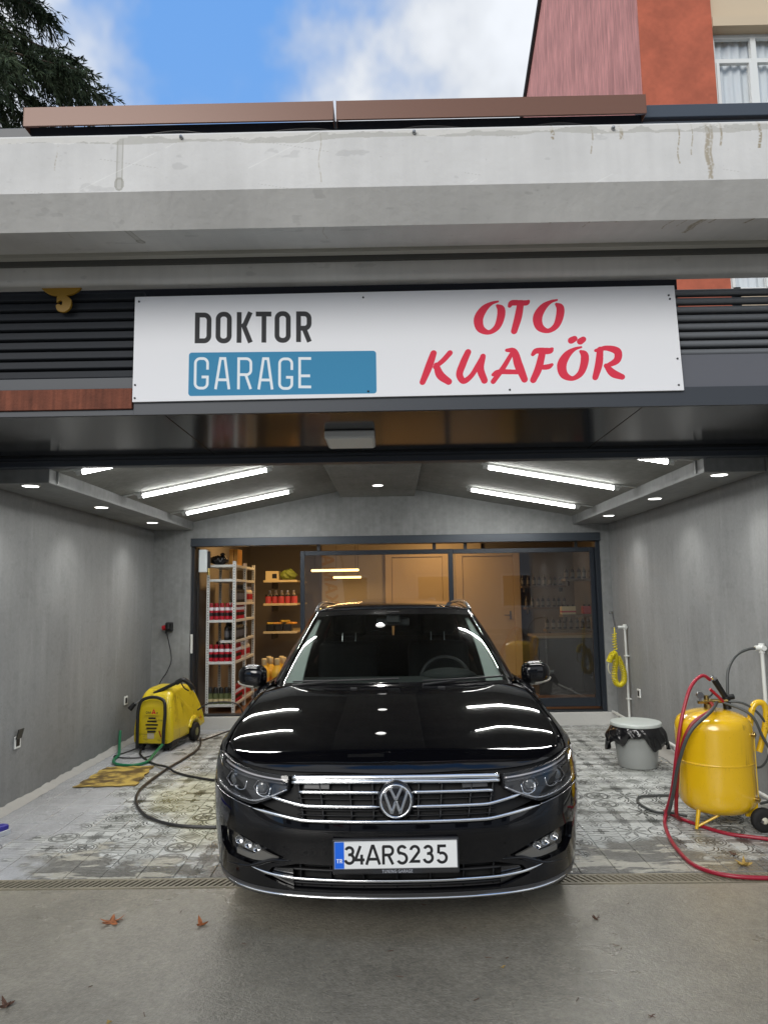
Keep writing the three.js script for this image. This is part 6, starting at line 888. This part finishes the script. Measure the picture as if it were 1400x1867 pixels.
// ---------------------------------------------------------------- foam tank
{
  const CX = 2.10, CZ = -4.91, t = thing('foam_tank', 'tall yellow foam tank on wheels with curved handle and red hose', 'foam tank', [CX, 0, CZ]), R = 0.238;
  const b = [[0, 0.070], [R * 0.5, 0.076], [R * 0.8, 0.098], [R * 0.95, 0.135], [R, 0.19], [R, 0.395], [R + 0.0025, 0.398], [R + 0.0025, 0.404], [R, 0.407], [R, 0.60], [R * 0.975, 0.635], [R * 0.9, 0.668], [R * 0.7, 0.698], [R * 0.4, 0.717], [0, 0.722]]; mesh('vessel', new THREE.LatheGeometry(new THREE.CatmullRomCurve3(b.map((q) => V(q[0], q[1], 0)), false, 'centripetal').getPoints(90).map((q) => new THREE.Vector2(Math.max(0, q.x), q.y)), 64), tankYellow, t);
  mesh('leg', [rod([-0.16, 0.15, 0.10], [-0.20, 0.0, 0.13], 0.016, 8, 0.010), rod([-0.19, 0.015, 0.125], [-0.04, 0.10, 0.15], 0.008, 8)], tankYellow, t); mesh('axle', rod([0.16, 0.075, 0.25], [0.16, 0.075, -0.25], 0.010, 8), steel, t); mesh('axle_bracket', [rbox(0.12, 0.07, 0.10, 0.2, 0.17, 0.13, 0.005, 1), rbox(0.12, 0.07, -0.13, 0.2, 0.17, -0.10, 0.005, 1)], tankYellow, t);
  for (const z of [0.21, -0.22]) { const ty = lathe([[0.02, -0.024], [0.05, -0.026], [0.07, -0.02], [0.075, -0.006], [0.075, 0.006], [0.07, 0.02], [0.05, 0.026], [0.02, 0.024]], 28); ty.rotateX(Math.PI / 2); const wm = mesh('wheel', ty, rubber, t); wm.position.set(0.185, 0.075, z); const hb = lathe([[0, 0.030], [0.012, 0.030], [0.024, 0.022], [0.024, -0.02]], 18); hb.rotateX(Math.PI / 2); mesh('hub', hb, M(0xc9c6b4, 0.4), wm); }
  mesh('handle', tube([[0.215, 0.62, 0.06], [0.235, 0.72, 0.06], [0.262, 0.762, 0.06], [0.305, 0.765, 0.06], [0.325, 0.73, 0.06], [0.315, 0.62, 0.06], [0.285, 0.52, 0.06], [0.262, 0.455, 0.06]], 0.020, 60, 14), tankYellow, t);
  mesh('valve_block', [cyl(-0.02, 0.715, 0, 0.755, 0.03, 0.03, 8), cyl(-0.03, 0.75, 0.0, 0.81, 0.018, 0.018, 8), rod([-0.03, 0.775, 0], [0.10, 0.775, 0.02], 0.012, 8), rod([-0.10, 0.77, 0.03], [0.0, 0.77, 0.02], 0.010, 8)], brass, t); mesh('gauge', [cyl(-0.085, 0.76, 0.03, 0.80, 0.006, 0.006, 8), (() => { const g = cyl(0, -0.012, 0, 0.012, 0.022, 0.022, 18); g.rotateX(Math.PI / 2); g.translate(-0.085, 0.815, 0.03); return g; })()], steel, t); mesh('lever', rod([-0.02, 0.80, 0.02], [0.02, 0.84, 0.02], 0.006, 8), blackPlastic, t); mesh('tap', [rod([0.02, 0.70, 0.09], [0.03, 0.64, 0.17], 0.010, 8), rod([0.0, 0.66, 0.155], [0.05, 0.655, 0.165], 0.007, 8)], M(0x3a3a34, 0.4, { metalness: 0.6 }), t);
  for (const y of [0.585, 0.19]) mesh('sight_fitting', [rod([0.165, y, 0.165], [0.185, y, 0.19], 0.012, 8), rod([0.18, y - 0.02, 0.185], [0.18, y + 0.02, 0.185], 0.006, 8)], brass, t);
  mesh('sight_tube', rod([0.178, 0.205, 0.183], [0.178, 0.57, 0.183], 0.004, 8), M([0.55, 0.38, 0.05], 0.2), t);
  mesh('sticker', (() => { const g = rbox(-0.03, -0.012, 0, 0.03, 0.012, 0.0015, 0.001, 1); g.rotateX(-0.9); g.translate(-0.045, 0.683, 0.15); return g; })(), M(0xc8c8d8, 0.4), t);
  const red = M([0.30, 0.012, 0.03], 0.35), gy = M([0.05, 0.055, 0.055], 0.45);
  const gn = thing('foam_gun', 'black foam gun with red trigger resting on the yellow tank', 'spray gun', [CX, 0, CZ]); mesh('grip', rod([0.02, 0.915, 0.02], [0.10, 0.79, 0.0], 0.021, 12, 0.018), blackPlastic, gn); mesh('head', [rod([0.10, 0.80, 0], [0.105, 0.72, 0.0], 0.026, 12), rod([0.09, 0.79, 0], [0.15, 0.80, 0.0], 0.018, 10)], blackPlastic, gn); mesh('trigger', tube([[0.07, 0.77, 0.02], [0.03, 0.81, 0.03], [-0.02, 0.855, 0.04]], 0.010, 14, 8), M(0x9c1526, 0.35), gn); mesh('coupling', rod([0.02, 0.915, 0.02], [0.005, 0.935, 0.022], 0.012, 10), chrome, gn);
  single('red_hose', 'long red hose arching from the foam gun down across the drain', 'hose', tube([[2.12, 0.905, -4.95], [2.071, 0.935, -4.94], [1.976, 0.88, -4.90], [1.885, 0.69, -4.86], [1.83, 0.478, -4.84], [1.79, 0.22, -4.86], [1.76, 0.03, -4.93], [1.70, 0.012, -4.76], [1.624, 0.012, -4.373], [1.628, 0.012, -4.119], [1.722, 0.012, -4.001], [1.95, 0.012, -3.95], [2.5, 0.012, -3.97]], 0.0115, 200, 10), red);
  single('red_hose', 'red hose lying in front of the yellow tank wheels', 'hose', tube([[1.80, 0.03, -5.0], [1.83, 0.013, -5.12], [1.872, 0.012, -4.961], [2.03, 0.012, -4.829 + 0.17], [2.231, 0.012, -4.541], [2.50, 0.012, -4.30]], 0.0115, 90, 10), red);
  single('red_hose', 'dark red hose hanging down the side of the yellow tank from its valve', 'hose', tube([[2.10, 0.765, -4.93], [2.03, 0.745, -4.74], [1.886, 0.655, -4.72], [1.815, 0.491, -4.74], [1.80, 0.257, -4.80], [1.81, 0.06, -4.86], [1.86, 0.012, -4.93]], 0.012, 90, 10), M([0.22, 0.006, 0.01], 0.35));
  single('grey_hose', 'grey black hose hanging beside the red one on the yellow tank', 'hose', tube([[2.15, 0.77, -4.93], [2.0, 0.735, -4.70], [1.86, 0.62, -4.68], [1.79, 0.42, -4.72], [1.775, 0.22, -4.80], [1.78, 0.06, -4.92], [1.80, 0.012, -5.05]], 0.011, 90, 10), gy);
  single('grey_hose', 'dark hose looped on the tiles beside the yellow tank', 'hose', tube([[2.20, 0.012, -5.47], [2.06, 0.012, -5.50], [1.928, 0.012, -5.507], [1.775, 0.012, -5.47], [1.719, 0.012, -5.306], [1.77, 0.012, -5.10], [1.84, 0.035, -5.0], [1.90, 0.035, -4.93]], 0.009, 90, 8), gy);
  single('air_hose', 'black hose curving from the wall tap into the foam gun', 'hose', tube([[2.515, 1.10, -5.035], [2.44, 1.10, -5.035], [2.34, 1.06, -5.02], [2.27, 0.97, -5.0], [2.245, 0.86, -4.98], [2.24, 0.80, -4.97]], 0.010, 60, 8), gy);
  single('air_hose', 'dark hose dropping in a loop behind the tank handle', 'hose', tube([[2.14, 0.765, -4.92], [2.28, 0.765, -4.86], [2.38, 0.69, -4.84], [2.435, 0.57, -4.85], [2.425, 0.42, -4.86], [2.38, 0.345, -4.9], [2.33, 0.37, -4.98], [2.32, 0.46, -5.02]], 0.008, 80, 8), gy);
  single('air_hose', 'dark hose slanting from the tank top to the floor by the wall', 'hose', tube([[2.16, 0.77, -4.90], [2.30, 0.70, -4.80], [2.36, 0.56, -4.78], [2.42, 0.44, -4.78], [2.47, 0.33, -4.80], [2.50, 0.16, -4.9], [2.47, 0.06, -5.1]], 0.009, 80, 8), gy);
}
// ---------------------------------------------------------------- bucket with lid and black bag
{
  const t = thing('lidded_bucket', 'grey plastic bucket with pale lid and black bag round its rim', 'bucket', [2.10, 0, -6.47]); t.scale.setScalar(0.94); const gb = M([0.27, 0.285, 0.28], 0.4);
  mesh('pail', lathe([[0, 0.0], [0.165, 0.0], [0.172, 0.008], [0.208, 0.36], [0.212, 0.36], [0.212, 0.372], [0, 0.372]], 48), gb, t);
  mesh('lid', lathe([[0, 0.408], [0.10, 0.410], [0.17, 0.408], [0.19, 0.400], [0.198, 0.404], [0.222, 0.402], [0.228, 0.395], [0.230, 0.372], [0.222, 0.370]], 56), M([0.42, 0.46, 0.445], 0.35), t);
  const N = 96, P = [], rows = 9; for (let j = 0; j <= rows; j++) for (let i = 0; i <= N; i++) { const a = i / N * 6.28318, v = j / rows, drop = 0.155 + 0.05 * Math.sin(a * 2 + 0.6) + 0.035 * Math.sin(a * 5 + 2) + 0.018 * Math.sin(a * 11), fold = Math.sin(a * 17 + v * 4) * 0.010 * v + Math.sin(a * 31 + v * 9) * 0.006 * v + Math.sin(a * 7 - v * 6) * 0.012 * v, r = 0.218 + 0.035 * Math.sin(v * 2.4) + fold + (a > 5.6 || a < 0.5 ? 0.03 * v : 0) + (a > 2.6 && a < 3.6 ? 0.028 * v : 0); P.push(Math.cos(a) * r, 0.376 - drop * v, Math.sin(a) * r); }
  const ix = []; for (let j = 0; j < rows; j++) for (let i = 0; i < N; i++) { const a = j * (N + 1) + i, b = a + 1, c = a + N + 1, d = c + 1; ix.push(a, b, c, b, d, c); } const g = new THREE.BufferGeometry(); g.setAttribute('position', new THREE.Float32BufferAttribute(P, 3)); g.setIndex(ix); g.computeVertexNormals();
  mesh('bag', g, M([0.008, 0.008, 0.009], 0.16, { side: THREE.DoubleSide }), t);
}
// ---------------------------------------------------------------- pipes, coil, outlets on the walls
{
  const p1 = thing('water_pipe', 'white wall pipe with a tee on top beside the coiled yellow hose', 'pipe', [XR - 0.028, 0, -7.96]); mesh('riser', cyl(0, 0.10, 0, 1.115, 0.0125, 0.0125, 14), whitePipe, p1); mesh('tee', [rod([0, 1.12, -0.035], [0, 1.12, 0.035], 0.018, 12), rod([0, 1.12, 0], [-0.075, 1.118, 0], 0.016, 12), cyl(0, 1.09, 0, 1.15, 0.019, 0.019, 12)], whitePipe, p1); for (const y of [0.81, 0.355]) mesh('clip', rbox(-0.02, y - 0.008, -0.03, 0.026, y + 0.008, 0.03, 0.004, 1), whitePipe, p1); mesh('valve', [rod([-0.075, 1.118, 0], [-0.15, 1.112, 0], 0.007, 8), rod([-0.10, 1.116, 0.0], [-0.125, 1.27, 0.0], 0.007, 8), tube([[-0.125, 1.27, 0], [-0.13, 1.285, 0.01], [-0.15, 1.285, 0.02], [-0.165, 1.27, 0.03]], 0.010, 12, 8)], steel, p1);
  const p2 = thing('water_pipe', 'white wall pipe with a tee on top behind the yellow tank', 'pipe', [XR - 0.028, 0, -5.035]); mesh('riser', cyl(0, 0.14, 0, 1.10, 0.0125, 0.0125, 14), whitePipe, p2); mesh('tee', [cyl(0, 1.07, 0, 1.135, 0.019, 0.019, 12), rod([0, 1.105, 0], [-0.045, 1.105, 0], 0.017, 12), rod([0, 1.105, -0.035], [0, 1.105, 0.035], 0.018, 12)], whitePipe, p2); mesh('clip', rbox(-0.02, 0.60, -0.03, 0.026, 0.616, 0.03, 0.004, 1), whitePipe, p2); mesh('hose_tail', rod([-0.045, 1.105, 0], [-0.09, 1.10, 0], 0.008, 8), brass, p2);
  const p3 = thing('base_pipe', 'white pipe running low along the wall behind tank and bucket', 'pipe', [XR - 0.075, 0.125, 0]); mesh('run', rod([0, 0.03, -8.40], [0, 0, -5.3], 0.0135, 12), whitePipe, p3); mesh('run', rod([0, 0, -5.27], [0.02, -0.01, -4.0], 0.0135, 12), whitePipe, p3); mesh('coupler', rod([0, 0, -5.32], [0, 0, -5.22], 0.018, 12), whitePipe, p3); mesh('clip', [rbox(-0.01, -0.02, -6.6, 0.073, 0.02, -6.57, 0.004, 1), rbox(-0.01, -0.02, -4.9, 0.073, 0.02, -4.87, 0.004, 1)], whitePipe, p3);
  // coiled hose
  const yl = M([0.62, 0.52, 0.01], 0.35), cl = thing('coiled_air_hose', 'coiled yellow air hose hanging in a loop from the wall pipe', 'hose', [0, 0, -7.93]);
  const coil = (pts, R, turns, r, seg) => { const c = new THREE.CatmullRomCurve3(pts.map((q) => V(...q)), false, 'centripetal'), fr = c.computeFrenetFrames(seg), q = []; for (let k = 0; k <= seg; k++) { const u = k / seg, a = u * turns * 6.28318, p = c.getPoint(u); q.push(p.addScaledVector(fr.normals[k], Math.cos(a) * R).addScaledVector(fr.binormals[k], Math.sin(a) * R)); } return new THREE.TubeGeometry(new THREE.CatmullRomCurve3(q), seg * 2, r, 6); };
  mesh('stretched_coil', coil([[2.398, 1.06, 0], [2.392, 0.97, 0], [2.40, 0.87, 0]], 0.020, 7, 0.0052, 160), yl, cl);
  mesh('coil_bundle', coil([[2.318, 0.755, 0.02], [2.335, 0.80, 0.03], [2.37, 0.85, 0.02], [2.40, 0.80, 0.0], [2.39, 0.72, 0.0], [2.375, 0.62, 0.0], [2.385, 0.535, 0.0], [2.425, 0.505, 0.0], [2.468, 0.54, 0.0], [2.478, 0.62, 0.0], [2.455, 0.72, -0.01], [2.425, 0.80, -0.02]], 0.027, 62, 0.0058, 900), yl, cl);
  mesh('hose_tail', tube([[2.315, 0.74, 0.02], [2.305, 0.70, 0.02], [2.312, 0.65, 0.02], [2.325, 0.63, 0.02]], 0.006, 20, 8), M([0.6, 0.58, 0.4], 0.35), cl); mesh('lead', rod([2.40, 1.06, 0], [2.405, 1.115, -0.02], 0.006, 8), yl, cl);
  const outlet = (x, y, z, side, label, big) => { const t = thing('wall_outlet', label, 'outlet', [x, y, z]), s = side; mesh('plate', rbox(s > 0 ? -0.012 : 0.0005, -0.045, -0.045, s > 0 ? -0.0005 : 0.012, 0.045, 0.045, 0.006, 2), whitePlastic, t); mesh('socket', rbox(s > 0 ? -0.0145 : 0.0118, -0.028, -0.026, s > 0 ? -0.0118 : 0.0145, 0.028, 0.026, 0.006, 2), blackPlastic, t); if (big) { mesh('flap', (() => { const g = rbox(0.013, 0, -0.04, 0.021, 0.075, 0.04, 0.003, 1); g.rotateZ(-0.25); g.translate(0, 0.03, 0); return g; })(), M([0.03, 0.03, 0.03], 0.4), t); } };
  outlet(XL, 0.455, -5.47, -1, 'white wall socket with raised dark flap on the left wall', true); outlet(XL, 0.447, -7.66, -1, 'small white wall socket with black centre beside the pressure washer', false); outlet(XR, 0.449, -7.68, 1, 'small white wall socket with black centre above the bucket', false);
  const pg = thing('industrial_plug', 'red and black industrial plug socket on the grey pilaster', 'plug', [-2.627, 1.17, ZB]); mesh('socket_body', [rbox(-0.01, -0.05, 0.001, 0.07, 0.055, 0.06, 0.012, 2), cyl(0.03, -0.02, 0.075, 0.04, 0.03, 0.03, 16)], blackPlastic, pg); mesh('collar', rod([-0.04, -0.01, 0.05], [0.0, 0.0, 0.055], 0.028, 16), M(0xa01420, 0.4), pg); mesh('gland', rod([0.0, -0.045, 0.04], [0.0, -0.075, 0.045], 0.012, 10), blackPlastic, pg);
}
// ---------------------------------------------------------------- fallen leaves and litter
{
  const leafMat = [M([0.30, 0.10, 0.03], 0.7, { side: THREE.DoubleSide }), M([0.34, 0.16, 0.05], 0.7, { side: THREE.DoubleSide }), M([0.10, 0.05, 0.03], 0.8, { side: THREE.DoubleSide }), M([0.40, 0.26, 0.06], 0.7, { side: THREE.DoubleSide })];
  const star = (lobes, R, curl) => { // palmate leaf, curled
    const N = 72, rad = (a) => { const k = Math.abs(((a / 6.28318 * lobes) % 1) - 0.5) * 2; return R * (0.30 + 0.70 * Math.pow(k, 1.7)) * (1 - 0.35 * Math.cos(a + 1.57) * 0) ; }; const pos = [], rings = 6, P = (j, i) => { const a = i / N * 6.28318, r = rad(a) * j / rings, x = Math.cos(a) * r, z = Math.sin(a) * r; return [x, 0.003 + curl * (x * x * 0.45 + z * z * 0.15) / R + curl * R * 0.07 * Math.sin(a * 3 + j) * j / rings, z]; };
    for (let j = 0; j < rings; j++) for (let i = 0; i < N; i++) { const a = P(j, i), b = P(j, i + 1), c = P(j + 1, i), d = P(j + 1, i + 1); pos.push(...a, ...c, ...b, ...b, ...c, ...d); } const g = new THREE.BufferGeometry(); g.setAttribute('position', new THREE.Float32BufferAttribute(pos, 3)); g.computeVertexNormals(); let m = 1; const p = g.attributes.position; for (let i = 0; i < p.count; i++) m = Math.min(m, p.getY(i)); g.translate(0, -m + 0.001, 0); return g; };
  const mk = (x, z, turn, label, lobes, R, curl, m, stem = 0.05) => { const t = thing('dry_leaf', label, 'leaf', [x, 0.001, z], turn, 'fallen leaves'); mesh('blade', star(lobes, R, curl), leafMat[m], t); mesh('stem', tube([[0, 0.006, 0], [stem * 0.5, 0.009, 0.01], [stem, 0.004, 0.004]], 0.0012, 10, 5), leafMat[m], t); };
  mk(-1.335, -3.54, 0.5, 'broad orange brown maple leaf on the wet concrete', 5, 0.062, 0.8, 0); mk(-0.905, -3.50, 2.2, 'small curled brown leaf on the wet concrete left of the car', 3, 0.034, 2.2, 0, 0.06); mk(1.90, -4.165, 1.1, 'curled yellow brown leaf by the drain under the red hose', 5, 0.05, 1.5, 3); mk(-1.46, -2.85, 2.5, 'dark brown crumpled leaf at the edge of the concrete', 4, 0.035, 1.8, 2); mk(-1.035, -2.745, 0.2, 'tiny orange leaf scrap on the concrete', 3, 0.014, 0.8, 3, 0.01); mk(0.913, -3.525, 0.3, 'small dark curled leaf right of the number plate', 4, 0.022, 2.0, 2, 0.02); mk(0.895, -2.752, 0.9, 'small flat grey brown leaf on the wet concrete', 4, 0.015, 0.3, 2, 0.008); mk(0.42, -3.10, 0.9, 'small yellow leaf scrap before the car', 3, 0.010, 0.4, 3, 0.006); mk(1.92, -4.32, 2.0, 'dark wet leaf on the tiles behind the red hose', 5, 0.03, 1.0, 2);
  seed(55); for (let k = 0; k < 16; k++) { const x = rr(-1.3, 1.3), z = rr(-3.7, -2.7), a = rr(0, 6.28), l = rr(0.012, 0.035); single('twig', 'tiny dark twig lying loose on the wet concrete', 'twig', tube([[0, 0.003, 0], [Math.cos(a) * l * 0.5, 0.004, Math.sin(a) * l * 0.5 + 0.003], [Math.cos(a) * l, 0.003, Math.sin(a) * l]], 0.0013, 8, 5), leafMat[2], [x, 0.001, z], 'tiny twigs scattered on the concrete'); }
}
// ---------------------------------------------------------------- across the street, mirrored in the glass and paint
{
  const b = thing('street_building', 'pale grey building across the street behind the photographer', 'building', [0, -0.16, 17]); const wl = M([0.55, 0.55, 0.54], 0.9);
  mesh('wall', [box(-16, 0, 0, 16, 3.0, 0.3), box(-16, 3.0, 0.05, 16, 5.6, 0.3)], wl, b); mesh('cornice', box(-16, 5.6, -0.2, 16, 5.9, 0.3), wl, b);
  for (let k = 0; k < 8; k++) { const x = -14 + k * 4; const w = mesh('window', [box(x - 0.9, 1.0, -0.05, x - 0.8, 2.6, -0.002), box(x + 0.8, 1.0, -0.05, x + 0.9, 2.6, -0.002), box(x - 0.8, 2.5, -0.05, x + 0.8, 2.6, -0.002), box(x - 0.8, 1.0, -0.05, x + 0.8, 1.1, -0.002)], whitePlastic, b); mesh('pane', box(x - 0.8, 1.1, -0.03, x + 0.8, 2.5, -0.003), M([0.02, 0.022, 0.025], 0.05), w); }
  const f = thing('feather_flag', 'white feather flag with red lettering standing outside the garage', 'flag', [-1.55, 0, 2.2]); 
  const tx = canvasTex(256, 1024, (g) => { g.fillStyle = '#e8e6e4'; g.fillRect(0, 0, 256, 1024); g.save(); g.translate(128, 512); g.rotate(-Math.PI / 2); g.fillStyle = '#c23a36'; g.font = 'bold 190px sans-serif'; g.textAlign = 'center'; g.textBaseline = 'middle'; g.fillText('YIKAMA', 0, 8); g.restore(); });
  const fg = new THREE.PlaneGeometry(0.62, 2.6, 6, 24), p = fg.attributes.position; for (let i = 0; i < p.count; i++) { const v = (p.getY(i) + 1.3) / 2.6; p.setX(i, p.getX(i) + 0.25 * v * v); p.setZ(i, 0.05 * Math.sin(v * 5 + p.getX(i) * 3)); } fg.rotateY(Math.PI); fg.computeVertexNormals(); fg.translate(0, 1.7, 0);
  mesh('cloth', fg, M(0xffffff, 0.8, { map: tx, side: THREE.DoubleSide }), f); mesh('mast', tube([[0.34, 0.02, 0], [0.33, 1.2, 0], [0.22, 2.4, 0], [0.0, 3.02, 0]], 0.014, 40, 8), blackPlastic, f); mesh('base', lathe([[0, 0], [0.22, 0], [0.23, 0.03], [0.05, 0.05], [0, 0.05]], 24).translate(0.34, 0, 0), blackPlastic, f);
}
renderer.render(scene, camera);
